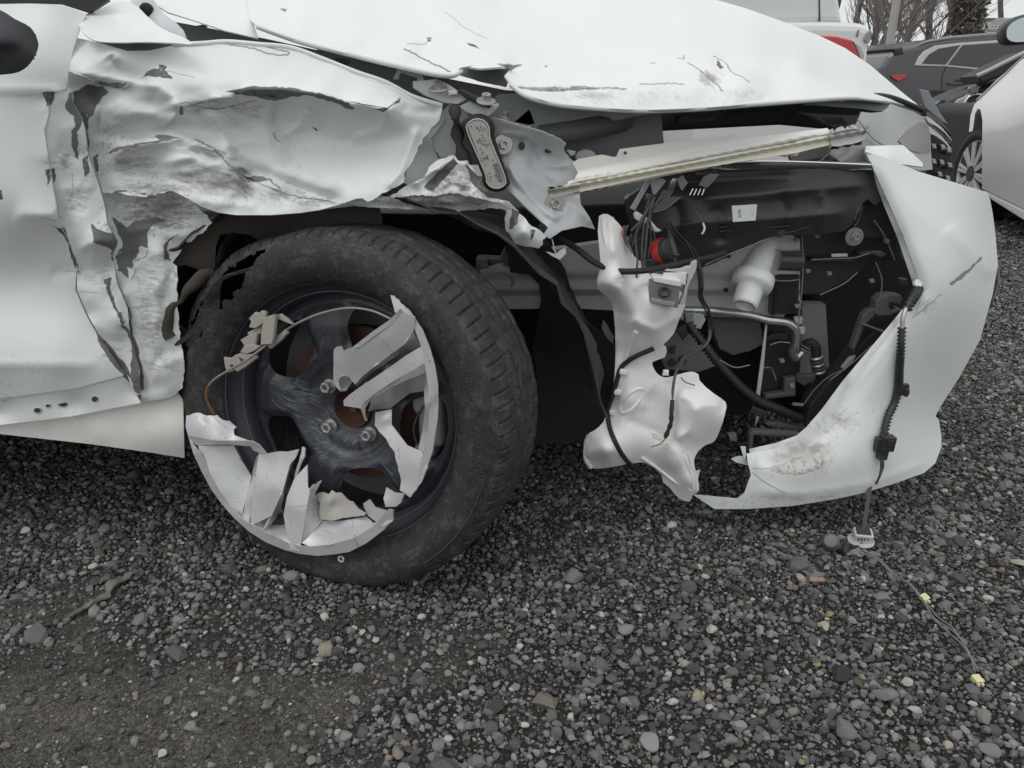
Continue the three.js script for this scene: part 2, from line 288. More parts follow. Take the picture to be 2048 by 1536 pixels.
// ---------------------------------------------------------------- the wrecked car
const car = thing('wrecked_car', 'white hatchback with its crumpled front wing, torn bumper and bent wheel on gravel', 'car');
const Zm = (ox, oy, s) => l => l.map(([x, y, ...k]) => [ox + x / s, oy + y / s, ...k]);   // coordinates read off an enlarged crop

// ---- front wheel
const wheel = grp(car, 'wheel');
const WC = onZ(662, 838, .05), WS = 1.035, WAZ = -19 * Math.PI / 180, WT = 6 * Math.PI / 180;
const WN = V(Math.sin(WAZ) * Math.cos(WT), Math.sin(WT), Math.cos(WAZ) * Math.cos(WT)), WX = V(0, 1, 0).cross(WN).normalize(), WY = WN.clone().cross(WX);
const WM = new THREE.Matrix4().makeBasis(WX.clone().multiplyScalar(WS), WY.clone().multiplyScalar(WS), WN.clone().multiplyScalar(WS)).setPosition(WC), WI = WM.clone().invert();
wheel.position.copy(WC); wheel.quaternion.setFromRotationMatrix(new THREE.Matrix4().makeBasis(WX, WY, WN)); wheel.scale.setScalar(WS);
console.log('wheel centre', WC.toArray().map(a => a.toFixed(3)).join(' '));
const onWheel = (px, py, zl) => onPlane(px, py, WC.clone().addScaledVector(WN, zl * WS), WN).applyMatrix4(WI);

const tyreTex = dataTex(1024, 512, (u, v) => { const a = tileNoise(u, v, 12, 11), b = tileNoise(u, v, 46, 12), c = tileNoise(u, v, 130, 13); const d = ss(.4, .78, .5 * a + .5 * b) * (.35 + .65 * c); return [42 + 44 * d + 9 * c, 42 + 42 * d + 9 * c, 42 + 37 * d + 9 * c]; });
const tyreBump = dataTex(512, 512, (u, v) => { const k = 120 + 90 * (tileNoise(u, v, 90, 14) - .5) + 60 * (tileNoise(u, v, 30, 15) - .5); return [k, k, k]; }, false);
tyreTex.repeat.set(1 / .55, 1 / .3); tyreBump.repeat.set(1 / .12, 1 / .12);
const tyreMat = mat([1, 1, 1], .72, { map: tyreTex, bumpMap: tyreBump, bumpScale: .0007 });
const tyreAt = (r, z, th) => { // squash where it meets the ground, bulge outwards, sag
  const v = V(r * Math.cos(th), r * Math.sin(th), z); const w = v.clone().applyMatrix4(WM);
  const low = .003 - w.y; // sink a little into the stones
  if (low > -.05) { const k = ss(-.05, .04, low); v.z += .008 * k * ss(-.14, .0, z); }
  if (low > 0) { w.copy(v).applyMatrix4(WM); w.y = .003 - low * .04; v.copy(w).applyMatrix4(WI); }
  return v;
};
const tyreProf = new THREE.CatmullRomCurve3([[.221, -.008], [.229, .003], [.241, .011], [.256, .016], [.272, .016], [.287, .010], [.297, 0], [.3035, -.014], [.3065, -.03], [.308, -.06], [.3085, -.09], [.308, -.12], [.3065, -.15], [.303, -.168], [.296, -.182], [.27, -.198], [.24, -.19], [.222, -.175]].map(p => V(...p, 0)), false, 'centripetal').getPoints(84);
{
  const NA = 1260, NP = tyreProf.length, P = [], U = [], I = []; let arc = 0; const arcs = tyreProf.map((p, i) => (i ? arc += p.distanceTo(tyreProf[i - 1]) : 0));
  for (let i = 0; i <= NA; i++) {
    const th = i / NA * 2 * Math.PI, deg = th * 180 / Math.PI;
    for (let j = 0; j < NP; j++) {
      let r = tyreProf[j].x, z = tyreProf[j].y;
      if (z < .004 && r > .29) { // tread
        for (const gz of [-.05, -.082, -.112, -.142]) r -= .005 * ss(.0036, .0022, Math.abs(z - gz));
        const ph = (th * 84 / (2 * Math.PI) + z * 5) % 1, w = Math.abs(ph - .5) * .0229;
        if (z > -.047) r -= .0055 * ss(.0017, .0007, w) * ss(.0055, -.004, z);
        else { const p2 = (th * 64 / (2 * Math.PI) + Math.abs(((z + .2) % .03) - .015) * 26) % 1; r -= .002 * ss(.1, .05, Math.abs(p2 - .5)); }
      }
      const tear = ss(104, 128, deg) * ss(168, 146, deg); // the carcass hangs loose over the rip
      if (tear > 0 && r > .285) r += .012 * tear * ss(.285, .3, r);
      r += .0012 * n2(Math.cos(th) * 9 + z * 20, Math.sin(th) * 9);
      const v = tyreAt(r, z, th); P.push(v.x, v.y, v.z); U.push(th * .3, arcs[j]);
    }
  }
  const hole = (i, j) => { const deg = i / NA * 360; if (deg < 110 || deg > 166) return false; const r = tyreProf[j].x, z = tyreProf[j].y, e = Math.sin((deg - 110) / 56 * Math.PI); return z > -.004 && r < .2885 + .002 * n2(deg * .3, 1) && r > .2885 - .036 * e * (1 + .3 * n2(deg * .12, 3)) && e > .06; };
  for (let i = 0; i < NA; i++) for (let j = 0; j < NP - 1; j++) { if (hole(i, j)) continue; const a = i * NP + j, b = a + NP; I.push(a, a + 1, b, b, a + 1, b + 1); }
  const g = new THREE.BufferGeometry(); g.setAttribute('position', new THREE.Float32BufferAttribute(P, 3)); g.setAttribute('uv', new THREE.Float32BufferAttribute(U, 2)); g.setIndex(I); g.computeVertexNormals();
  add(wheel, 'tyre', g, tyreMat, 'ripped flat black tyre dusted with dirt');
  // raised maker's lettering on the sidewall, thin-lined
  const letters = (txt, size, rad, deg0, stepDeg, zz) => { const l = []; [...txt].forEach((ch, k) => {
    const shapes = font.generateShapes(ch, size), th = (deg0 - k * stepDeg) * Math.PI / 180, c = tyreAt(rad, zz, th);
    for (const s of shapes) for (const ring of [s.getPoints(6), ...s.holes.map(h => h.getPoints(6))]) { const pts = ring.map(p => { const q = V(p.x - size * .35, p.y - size * .35, .0006); const x = V(Math.sin(th), -Math.cos(th), 0), y = V(Math.cos(th), Math.sin(th), 0); return c.clone().addScaledVector(x, q.x).addScaledVector(y, q.y).add(V(0, 0, .0004)); }); l.push(pipe(pts, .00045, { seg: pts.length * 2, rad: 4, caps: false, tension: .05 })); }
  }); return merge(l); };
  add(wheel, 'raised_lettering', letters('BRIDGESTONE', .024, .2655, 47, 6.0, .0172), mat([.06, .059, .057], .7));
  add(wheel, 'raised_lettering', letters('205/45R17', .011, .262, 262, 2.6, .0176), mat([.05, .05, .048], .7));
  const ring = []; for (let k = 0; k <= 26; k++) { const th = (-10 - k * 1.6) * Math.PI / 180; ring.push(tyreAt(.28, .0145, th)); }
  add(wheel, 'wear_band', pipe(ring, .0012, { rad: 5 }), mat([.06, .06, .058], .8));
}
// ---- steel rim
const rimTex = canvasTex(1024, 1024, (c, w) => {
  c.fillStyle = '#36393f'; c.fillRect(0, 0, w, w); const r = rng(41);
  for (let i = 0; i < 2600; i++) { c.fillStyle = `rgba(${r() < .5 ? '90,95,105' : '15,16,20'},${r() * .14})`; c.beginPath(); c.arc(r() * w, r() * w, 2 + r() * 9, 0, 7); c.fill(); }
  const X = x => (x / .48 + .5) * w, Y = y => (.5 - y / .48) * w;
  const streaks = (x, y, sx, sy, n, ang, len, al) => { for (let i = 0; i < n; i++) { const fat = i % 3;  const a = ang + (r() - .5) * .7, px = X(x + (r() + r() - 1) * sx), py = Y(y + (r() + r() - 1) * sy), L = len * (.2 + r()) * w / .48; c.strokeStyle = `rgba(${165 + r() * 40 | 0},${168 + r() * 40 | 0},${172 + r() * 40 | 0},${al * (.3 + .7 * r())})`; c.lineWidth = fat ? 2 + r() * 8 : .7 + r() * 1.6; if (fat) c.globalAlpha = .22; c.beginPath(); c.moveTo(px, py); c.quadraticCurveTo(px + Math.cos(a) * L * .5 + (r() - .5) * 8, py - Math.sin(a) * L * .5 + (r() - .5) * 8, px + Math.cos(a) * L, py - Math.sin(a) * L); c.stroke(); c.globalAlpha = 1; } };
  streaks(-.10, .02, .05, .03, 150, -.3, .026, .55); streaks(-.125, .0, .04, .03, 26, -.5, .04, .8); streaks(-.03, .09, .03, .06, 90, 1.1, .016, .5); streaks(.06, -.10, .05, .04, 90, -.75, .03, .5); streaks(-.05, -.08, .06, .05, 120, .5, .014, .7); streaks(0, -.05, .06, .03, 110, .6, .010, .6); streaks(-.06, -.03, .03, .03, 60, -.6, .02, .6); streaks(.0, .0, .2, .2, 160, .9, .010, .4);
});
rimTex.repeat.set(1 / .48, 1 / .48); rimTex.offset.set(.5, .5);
const rimMat = mat([1, 1, 1], .42, { map: rimTex, clearcoat: .25, clearcoatRoughness: .35 });
{
  const rim = new THREE.LatheGeometry([[.2265, -.012], [.2325, -.002], [.2325, .0015], [.2300, .0025], [.2268, -.002], [.2235, -.010], [.2200, -.018], [.2185, -.030], [.2110, -.038], [.2040, -.043], [.1985, -.058], [.1965, -.080], [.1965, -.175]].map(p => new THREE.Vector2(...p)), 160);
  rim.rotateX(Math.PI / 2);
  const parts = [rim];
  const zr = r => { const T = [[.03, -.074], [.046, -.069], [.062, -.062], [.076, -.061], [.088, -.052], [.115, -.043], [.145, -.042], [.17, -.049], [.186, -.060], [.197, -.066]]; for (let i = 1; i < T.length; i++) if (r < T[i][0]) { const t = ss(T[i - 1][0], T[i][0], r); return T[i - 1][1] + (T[i][1] - T[i - 1][1]) * t; } return -.066; };
  const half = [[.101, 36], [.104, 27], [.113, 19.5], [.132, 16], [.158, 15.5], [.173, 18], [.181, 26], [.183, 36], [.1968, 36]];
  for (let k = 0; k < 5; k++) {
    const mid = (-4 + 36 + 72 * k), pol = []; for (let a = -36; a <= 36; a += 6) pol.push([.033, a]);
    pol.push(...half); for (let a = 33; a >= -33; a -= 3) pol.push([.1968, a]); pol.push(...half.map(([r, a]) => [r, -a]).reverse());
    const o = smooth(pol.map(([r, a]) => [r * Math.cos((mid + a) * Math.PI / 180), -r * Math.sin((mid + a) * Math.PI / 180)]), 2);
    parts.push(sheet(o, (u, v) => { const r = Math.hypot(u, v), a = Math.atan2(-v, u) * 180 / Math.PI, d = Math.abs(((a - mid + 540) % 360) - 180), e = ss(.1, .12, r) * ss(.19, .17, r); return V(u, -v, zr(r) - .012 * e * ss(9, 17, d)); }, { cell: .004, th: .003 }));
  }
  for (const [r, z, q] of [[.2322, .002, .0011], [.2208, -.0165, .0009], [.2045, -.0425, .0009]]) { const t = new THREE.TorusGeometry(r, q, 6, 160); t.translate(0, 0, z); add(wheel, 'rim_edge', t, mat([.2, .2, .205], .4, { metalness: .3 })); }
  add(wheel, 'rim', merge(parts), rimMat, 'scuffed dark blue-black steel rim');
  const rust = mat([1, 1, 1], .85, { map: dataTex(256, 256, (u, v) => { const a = tileNoise(u, v, 10, 21), b = tileNoise(u, v, 40, 22); return [40 + 30 * a + 50 * b, 30 + 18 * a + 30 * b, 25 + 10 * a + 20 * b]; }) });
  rust.map.repeat.set(8, 8);
  const disc = new THREE.LatheGeometry([[.05, -.098], [.137, -.098], [.138, -.102], [.138, -.118], [.05, -.118]].map(p => new THREE.Vector2(...p)), 90); disc.rotateX(Math.PI / 2);
  add(wheel, 'brake_disc', disc, mat([.10, .045, .032], .75), 'reddish brown rusty brake disc');
  const cup = new THREE.LatheGeometry([[.0345, -.066], [.0335, -.072], [.031, -.082], [.027, -.092], [.014, -.094], [.0005, -.094]].map(p => new THREE.Vector2(...p)), 40); cup.rotateX(Math.PI / 2);
  const nut = boltGeo(V(.004, -.002, -.094), V(0, 0, 1), .013, 1.2, .5), stub = new THREE.CylinderGeometry(.0075, .0085, .022, 18); stub.rotateX(Math.PI / 2); stub.translate(.001, .001, -.078);
  add(wheel, 'hub', merge([cup, nut, stub]), rust, 'rusted hub centre with axle nut');
  for (const a of [138, 222, 313, 48]) { const t = a * Math.PI / 180, c = V(.054 * Math.cos(t), .054 * Math.sin(t), -.0635); add(wheel, 'wheel_bolt', boltGeo(c, V(0, 0, 1), .0098, 1.25, 1.5), M.zinc); }
  // barrel end so that no light comes through from behind
  const back = new THREE.CircleGeometry(.2, 60); back.translate(0, 0, -.16); add(wheel, 'dust_shield', back, mat([.3, .3, .29], .6));
  const cal = merge([boxAt(V(.148, .0, -.083), .045, .1, .05, [0, 0, .05], .014), boxAt(V(.128, .028, -.075), .03, .045, .03, [0, 0, .2], .012), boxAt(V(.14, -.055, -.072), .035, .022, .03, [0, 0, .1], .006)]);
  add(wheel, 'brake_caliper', cal, mat([.3, .3, .29], .7, { map: speck }), 'speckled grey cast brake caliper');
  add(wheel, 'brake_caliper_bracket', merge([boxAt(V(.135, -.03, -.075), .018, .03, .02, [0, 0, .2], .004), boxAt(V(.142, -.052, -.07), .014, .03, .014, [0, 0, -.2], .003)]), M.darkGrey);
  add(wheel, 'sensor_wire', pipe([V(.142, .028, -.055), V(.128, .005, -.058), V(.120, -.02, -.06), V(.128, -.05, -.06)], .0016, { rad: 6 }), M.greyWire);
}
// ---- broken silver wheel trim, in two pieces
const silverTex = canvasTex(1024, 1024, (c, s) => { const r = rng(83); c.fillStyle = '#fafafa'; c.fillRect(0, 0, s, s);
  for (let i = 0; i < 420; i++) { const x = r() * s, y = r() * s, a = .5 + (r() - .5) * 2.4, L = 6 + r() * r() * 90, v = r() < .6 ? 150 + r() * 50 | 0 : 120 + r() * 30 | 0; c.strokeStyle = `rgba(${v},${v},${v - 4},${.25 + r() * .5})`; c.lineWidth = .6 + r() * r() * 3; c.beginPath(); c.moveTo(x, y); c.quadraticCurveTo(x + Math.cos(a) * L * .5 + r() * 8, y + Math.sin(a) * L * .5, x + Math.cos(a) * L, y + Math.sin(a) * L); c.stroke(); }
  for (let i = 0; i < 900; i++) { c.fillStyle = `rgba(110,102,92,${r() * .22})`; c.beginPath(); c.arc(r() * s, r() * s, .8 + r() * 2.6, 0, 7); c.fill(); } });
silverTex.repeat.set(1 / .48, 1 / .48); silverTex.offset.set(.5, .5);
const silver = mat([.60, .605, .61], .42, { map: silverTex, metalness: .25, clearcoat: .35, clearcoatRoughness: .3, bumpMap: speck, bumpScale: .00025 });
speck.repeat.set(1 / .12, 1 / .12);
{
  const zA = Zm(660, 570, 4.654), zB = Zm(650, 550, 2.438), zC = Zm(350, 750, 3.5725);
  let lift = .008; const face = (out, ctrl, o = {}) => { const f0 = field(ctrl, 6), k = lift, f = (x, y) => f0(x, y) + k; return sheet(out, (x, y) => onWheel(x, y, f(x, y)), { cell: 5, th: .0022, ...o }); };
  const A = [];
  A.push(face(zA([[35, 600], [60, 575], [105, 570], [122, 615], [165, 592], [205, 582], [400, 430], [560, 320], [655, 220], [715, 262], [790, 300], [775, 430], [690, 555], [560, 650], [400, 770], [300, 850], [235, 925], [200, 890], [185, 860], [130, 842], [85, 862], [78, 900], [90, 950], [100, 990], [70, 965], [30, 900]]),
    zA([[40, 600, -.014], [200, 580, -.002], [400, 430, .008], [650, 220, .020], [780, 300, .022], [770, 430, .018], [560, 650, .006], [300, 850, -.012], [235, 925, -.016], [40, 900, -.020], [150, 720, -.010], [500, 500, .012]])));
  A.push(face(zA([[205, 582], [400, 430], [560, 320], [655, 220], [670, 250], [575, 365], [440, 455], [300, 560], [250, 590]]), zA([[205, 582, -.001], [400, 430, .011], [655, 220, .024], [670, 250, .021], [440, 455, .0122], [250, 590, .001]])));
  A.push(face(zA([[78, 900], [85, 862], [130, 842], [185, 860], [205, 905], [150, 985], [100, 990]]), zA([[78, 900, -.022], [130, 842, -.014], [205, 905, -.03], [100, 990, -.034], [140, 920, -.036]])));
  A.push(face(zA([[235, 925], [300, 850], [400, 770], [560, 650], [690, 555], [775, 430], [850, 565], [780, 600], [700, 608], [560, 705], [400, 810], [300, 895], [250, 945]]), zA([[235, 925, -.016], [400, 770, -.002], [690, 555, .013], [775, 430, .016], [850, 565, -.008], [700, 608, -.016], [400, 810, -.03], [250, 945, -.035]])));
  A.push(face(zA([[125, 1075], [130, 1125], [240, 1140], [285, 1150], [300, 1110], [430, 1000], [600, 890], [760, 800], [930, 700], [890, 690], [850, 570], [700, 660], [560, 760], [400, 870], [270, 955], [170, 1030]]), zA([[125, 1075, -.022], [285, 1150, -.02], [430, 1000, -.008], [760, 800, .01], [930, 700, .016], [850, 570, .010], [560, 760, -.004], [270, 955, -.019], [500, 880, -.005]])));
  A.push(face(zA([[285, 1150], [300, 1110], [430, 1000], [600, 890], [760, 800], [935, 700], [935, 800], [700, 890], [560, 960], [440, 1040], [370, 1080], [330, 1140], [330, 1210], [350, 1265], [325, 1262]]), zA([[285, 1150, -.02], [430, 1000, -.0075], [760, 800, .0105], [935, 700, .0165], [935, 800, .008], [560, 960, -.009], [370, 1080, -.021], [350, 1265, -.034], [325, 1262, -.03]])));
  A.push(face(zA([[935, 800], [700, 890], [560, 960], [440, 1040], [380, 1090], [360, 1180], [430, 1155], [560, 1150], [640, 1085], [740, 1008], [880, 985], [915, 900]]), zA([[935, 800, .006], [560, 960, -.010], [380, 1090, -.022], [430, 1155, -.05], [560, 1150, -.05], [740, 1008, -.042], [880, 985, -.032], [915, 900, -.012]])));
  A.push(face(jag([[781, 590], [797, 600], [825, 630]], 2.5, 7, 3, false).concat([[845, 660], [860, 697], [870, 733], [876, 768], [877, 806], [875, 839], [870, 871], [866, 900], [855, 932], [835, 970], [842, 920], [851, 890], [857, 850], [859, 817], [858, 785], [852, 745], [845, 700], [828, 655], [808, 628], [790, 625]]), [[781, 590, .012], [877, 806, .010], [835, 970, .010], [858, 800, .016], [845, 700, .016], [800, 620, .018]]));
  A.push(face([[858, 785], [859, 817], [857, 850], [851, 890], [842, 925], [835, 905], [845, 860], [850, 820], [848, 785], [852, 745]], [[858, 800, .016], [842, 925, .014], [848, 785, -.012], [845, 860, -.012], [835, 905, -.010]]));
  A.push(face(zB([[245, 670], [325, 655], [325, 730], [400, 830], [470, 860], [500, 935], ...jag([[470, 1010], [415, 1085], [365, 1050], [372, 1000], [355, 930], [340, 870], [300, 800], [265, 765], [243, 735]], 4, 22, 8, false)]), zB([[245, 670, -.042], [325, 655, -.04], [325, 730, -.032], [400, 830, -.012], [500, 935, .012], [415, 1085, .012], [365, 1000, -.002], [300, 800, -.022], [243, 735, -.034], [290, 700, -.03]])));
  add(wheel, 'trim_fragment', merge(A), silver, 'upper piece of the broken silver wheel trim');
  const B = []; lift = .021;
  B.push(face(zC([...jag([[80, 290], [160, 268], [230, 290], [300, 285], [340, 320], [390, 330], [440, 375], [420, 385], [425, 430]], 5, 25, 5, false), [550, 475], [600, 500], [400, 490], [130, 440], [95, 430], [75, 370]]), zC([[80, 290, .004], [230, 290, -.006], [440, 375, -.016], [95, 430, .012], [300, 450, .010], [560, 480, .003], [200, 350, .008]])));
  B.push(face(zC([[95, 430], [300, 470], [550, 475], [600, 500], [650, 560], [640, 570], [560, 540], [540, 510], [400, 497], [130, 502]]), zC([[95, 430, .013], [300, 470, .013], [550, 475, .008], [650, 560, .004], [560, 540, 0], [400, 500, .002], [130, 505, .008]])));
  B.push(face(zC([[75, 370], [95, 440], [130, 560], [190, 690], [260, 820], [340, 930], [430, 1030], [530, 1120], [650, 1195], [780, 1250], [900, 1280], [1020, 1292], [1150, 1280], [1247, 1263], [1365, 1203], [1497, 1103], [1562, 1030], [1550, 965], [1525, 960], [1420, 1080], [1280, 1165], [1100, 1215], [960, 1225], [890, 1222], [820, 1200], [680, 1140], [530, 1060], [470, 1020], [390, 925], [320, 830], [250, 700], [180, 560], [130, 500], [110, 430]]),
    zC([[95, 440, .010], [340, 930, .010], [780, 1250, .010], [1150, 1280, .010], [1500, 1100, .010], [180, 560, .017], [470, 1020, .018], [890, 1225, .017], [1280, 1165, .017], [1530, 965, .016]])));
  B.push(face(zC([[165, 505], [420, 503], [470, 600], [547, 725], [480, 985], [470, 1020], [390, 925], [320, 830], [250, 700], [180, 560]]), zC([[165, 505, .012], [420, 503, -.012], [547, 725, -.02], [475, 1000, .010], [250, 700, .015], [330, 620, .002], [430, 800, .002], [320, 830, .015]])));
  B.push(face(zC([[600, 560], [620, 568], [700, 552], [745, 545], [800, 548], [885, 530], [862, 590], [820, 640], [770, 830], [700, 985], [690, 1005], [530, 1085], [545, 880], [575, 720]]), zC([[610, 560, -.014], [885, 530, -.02], [700, 985, .006], [530, 1085, .016], [575, 720, .000], [800, 640, -.014], [690, 800, .003]])));
  B.push(face(zC([[545, 720], [580, 590], [600, 560], [620, 568], [575, 720], [545, 880], [530, 1085], [470, 1035], [480, 985]]), zC([[545, 720, -.028], [590, 570, -.03], [620, 568, -.013], [575, 720, .001], [530, 1085, .017], [470, 1035, .016], [480, 985, .006], [545, 880, .009]])));
  B.push(face(zC([[862, 590], [820, 640], [770, 830], [700, 985], [625, 1120], [690, 1060], [745, 1000], [775, 985], [760, 945], [790, 800], [815, 700], [850, 615]]), zC([[862, 590, -.02], [770, 830, -.004], [700, 985, .005], [625, 1120, .014], [745, 1000, -.03], [790, 800, -.04], [850, 615, -.04]])));
  B.push(face(zC([[530, 1085], [690, 1005], [640, 1080], [625, 1120], [690, 1060], [770, 1000], [785, 1060], [822, 1205], [680, 1140]]), zC([[530, 1085, .016], [690, 1005, -.014], [770, 1000, -.03], [785, 1060, -.02], [822, 1205, .015], [680, 1140, .016], [690, 1060, -.014]])));
  B.push(face(zC([[855, 735], [945, 640], [948, 800], [965, 820], [950, 900], [930, 1010], [905, 1180], [890, 1262], [825, 1245], [795, 1110], [775, 1000], [800, 870]]), zC([[855, 735, -.012], [945, 640, -.02], [965, 820, -.004], [930, 1010, .008], [890, 1262, .016], [825, 1245, .016], [775, 1000, .003], [800, 870, -.002], [870, 960, .007]])));
  B.push(face(zC([[905, 1180], [930, 1010], [950, 900], [968, 820], [1000, 850], [1032, 900], [1025, 1000], [1055, 1040], [940, 1180], [905, 1200]]), zC([[905, 1180, .012], [930, 1010, .008], [968, 820, -.006], [1032, 900, -.03], [1055, 1040, -.022], [940, 1180, .006]])));
  B.push(face(zC([[905, 1200], [940, 1170], [1055, 1040], [1150, 1045], [1260, 1030], [1365, 1010], [1420, 1060], [1525, 962], [1550, 965], [1420, 1080], [1280, 1165], [1100, 1215], [960, 1225]]), zC([[905, 1200, .015], [1055, 1040, -.024], [1365, 1010, -.018], [1525, 962, .012], [1280, 1165, .015], [1100, 1215, .016], [1150, 1120, -.008]])));
  B.push(face(zC(jag([[850, 730], [900, 560], [910, 510], [930, 520], [925, 580], [890, 660], [868, 735]], 2, 30, 2)), zC([[850, 730, -.02], [910, 510, -.03], [930, 580, -.018]])));
  B.push(face(zC(jag([[968, 820], [985, 790], [1050, 755], [1030, 790], [1000, 850]], 2, 30, 2)), zC([[968, 820, -.006], [1050, 755, -.02], [1000, 850, -.02]])));
  B.push(face(zB([[185, 1115], [215, 1095], [240, 1130], [300, 1150], [335, 1145], [330, 1200], [285, 1230], [205, 1170]]), zB([[185, 1115, -.02], [215, 1095, -.014], [300, 1150, .012], [335, 1180, .012], [285, 1230, .014], [205, 1170, -.016]])));
  B.push(face(zB([[285, 1090], [300, 1035], [340, 1060], [385, 1065], [370, 1110], [345, 1130], [295, 1130]]), zB([[285, 1090, -.012], [300, 1035, -.022], [385, 1065, .004], [345, 1130, -.002]])));
  add(wheel, 'trim_fragment', merge(B), silver, 'lower piece of the broken silver wheel trim');
  add(wheel, 'trim_shard', face(zC(jag([[995, 850], [1060, 835], [1100, 850], [1120, 822], [1150, 840], [1190, 842], [1230, 890], [1270, 905], [1310, 955], [1365, 985], [1350, 1005], [1200, 1020], [1130, 1040], [1050, 1035], [1030, 1000], [1035, 910]], 3, 24, 9)), zC([[995, 850, -.03], [1120, 822, -.024], [1310, 955, -.016], [1350, 1005, -.008], [1130, 1040, -.008], [1030, 1000, -.014], [1150, 930, -.02], [1100, 900, -.012]])), mat([.42, .4, .36], .6, { bumpMap: speck, bumpScale: .0004 }), 'dirty inside of a trim shard');
  // spring wire and clips
  const lw = (l, r, m, n = 'retaining_wire') => add(wheel, n, pipe(l.map(([x, y, z]) => onWheel(x, y, z)), r, { rad: 8 }), m);
  lw([[428, 828, .012], [414, 800, .02], [413, 780, .024], [425, 762, .026], [455, 742, .026], [490, 722, .024], [520, 700, .018], [548, 678, .010], [580, 655, .004], [620, 635, .001], [660, 622, 0], [700, 616, 0], [745, 622, .001], [782, 638, .004]], .0021, mat([.33, .3, .27], .5, { metalness: .4 }));
  lw([[428, 828, .0125], [414, 800, .0205], [413, 780, .0245], [425, 763, .0265]], .0023, mat([.26, .10, .05], .8));
  const beige = mat([.4, .37, .33], .6);
  const clip = (o, z, h = []) => { const pl = o.map(([x, y]) => onWheel(x, y, z)); const s = new THREE.Shape(pl.map(p => new THREE.Vector2(p.x, p.y))); for (const k of h) s.holes.push(new THREE.Path(k.map(([x, y]) => { const p = onWheel(x, y, z); return new THREE.Vector2(p.x, p.y); }))); const g = new THREE.ExtrudeGeometry(s, { depth: .006, bevelSize: .001, bevelThickness: .001, bevelSegments: 1 }); g.translate(0, 0, z - .003); return g; };
  const zD = Zm(440, 600, 5.9077);
  add(wheel, 'trim_clip', merge([clip(zD([[65, 680], [110, 690], [150, 690], [200, 650], [260, 630], [340, 640], [420, 640], [440, 680], [300, 790], [220, 835], [180, 800], [170, 750], [120, 760], [160, 830], [110, 850], [80, 790]]), .012, [zD([[235, 665], [285, 690], [330, 715], [275, 745]])]), clip(zD([[260, 610], [300, 545], [400, 530], [480, 545], [420, 590], [330, 625]]), .014)]), beige);
  add(wheel, 'trim_clip', merge([clip(zD([[365, 215], [430, 150], [470, 165], [510, 130], [545, 150], [545, 200], [500, 280], [430, 325], [365, 315], [390, 250]]), .016), clip(zD([[500, 520], [505, 400], [530, 220], [600, 190], [670, 170], [655, 300], [640, 440], [620, 510]]), .02), clip(zD([[265, 470], [420, 380], [450, 400], [440, 480], [420, 540], [310, 535]]), .012), clip(zD([[560, 520], [650, 490], [780, 350], [800, 390], [730, 470], [610, 565]]), .008), clip(zD([[670, 200], [720, 170], [810, 235], [860, 280], [700, 215]]), .010), clip(zD([[345, 385], [420, 350], [500, 310], [505, 380], [450, 405], [370, 425]]), .009)]), beige);
  const vs = new THREE.TorusGeometry(.0048, .0016, 8, 20); vs.translate(...onWheel(682, 1118, .02).toArray()); add(wheel, 'valve_washer', vs, mat([.6, .6, .58], .5));
}
// ---------------------------------------------------------------- paint, scuffs and flaked patches (drawn in metres along each panel)
const fDoor = field([[-60, 10, -.065], [0, 12, -.055], [60, 10, -.058], [120, 12, -.06], [170, 28, -.07], [0, 60, -.035], [90, 60, -.036], [150, 70, -.05], [0, 130, -.012], [90, 130, -.014], [150, 130, -.03], [0, 176, .002], [90, 178, -.004], [130, 178, -.02], [0, 184, -.003], [90, 187, -.009],
  [0, 300, .012], [60, 300, .010], [92, 300, .004], [0, 390, .020], [60, 390, .018], [108, 390, .004], [70, 430, .024], [112, 430, .012], [0, 470, -.002], [60, 470, -.006], [130, 470, -.012], [0, 545, -.034], [70, 545, -.040], [150, 545, -.030], [0, 600, -.030], [100, 600, -.033], [155, 600, -.028], [0, 680, .002], [100, 680, .000], [200, 690, -.012], [0, 725, .014], [100, 722, .012], [220, 728, .000], [0, 735, .012], [120, 732, .010], [0, 795, -.004], [150, 776, -.006], [244, 752, -.008], [-60, 300, .012], [-60, 545, -.03], [-60, 725, .014], [-60, 795, -.004]], 34, 8);
const fStrip = field([[137, 150, -.03], [110, 190, -.014], [100, 240, -.006], [150, 220, -.026], [98, 300, -.004], [160, 290, -.024], [105, 360, -.008], [180, 360, -.032], [122, 430, -.014], [160, 430, .002], [205, 420, -.03], [145, 500, -.02], [190, 480, .008], [232, 485, -.018], [155, 545, -.03], [200, 540, -.046], [222, 515, -.03], [160, 560, -.014], [215, 565, -.022], [238, 570, -.035], [180, 630, -.016], [230, 640, -.004], [256, 620, -.03], [205, 670, -.018], [240, 672, -.022], [262, 680, -.026], [230, 715, -.016], [270, 730, -.022], [265, 770, -.014], [278, 790, -.016]], 12, 2);
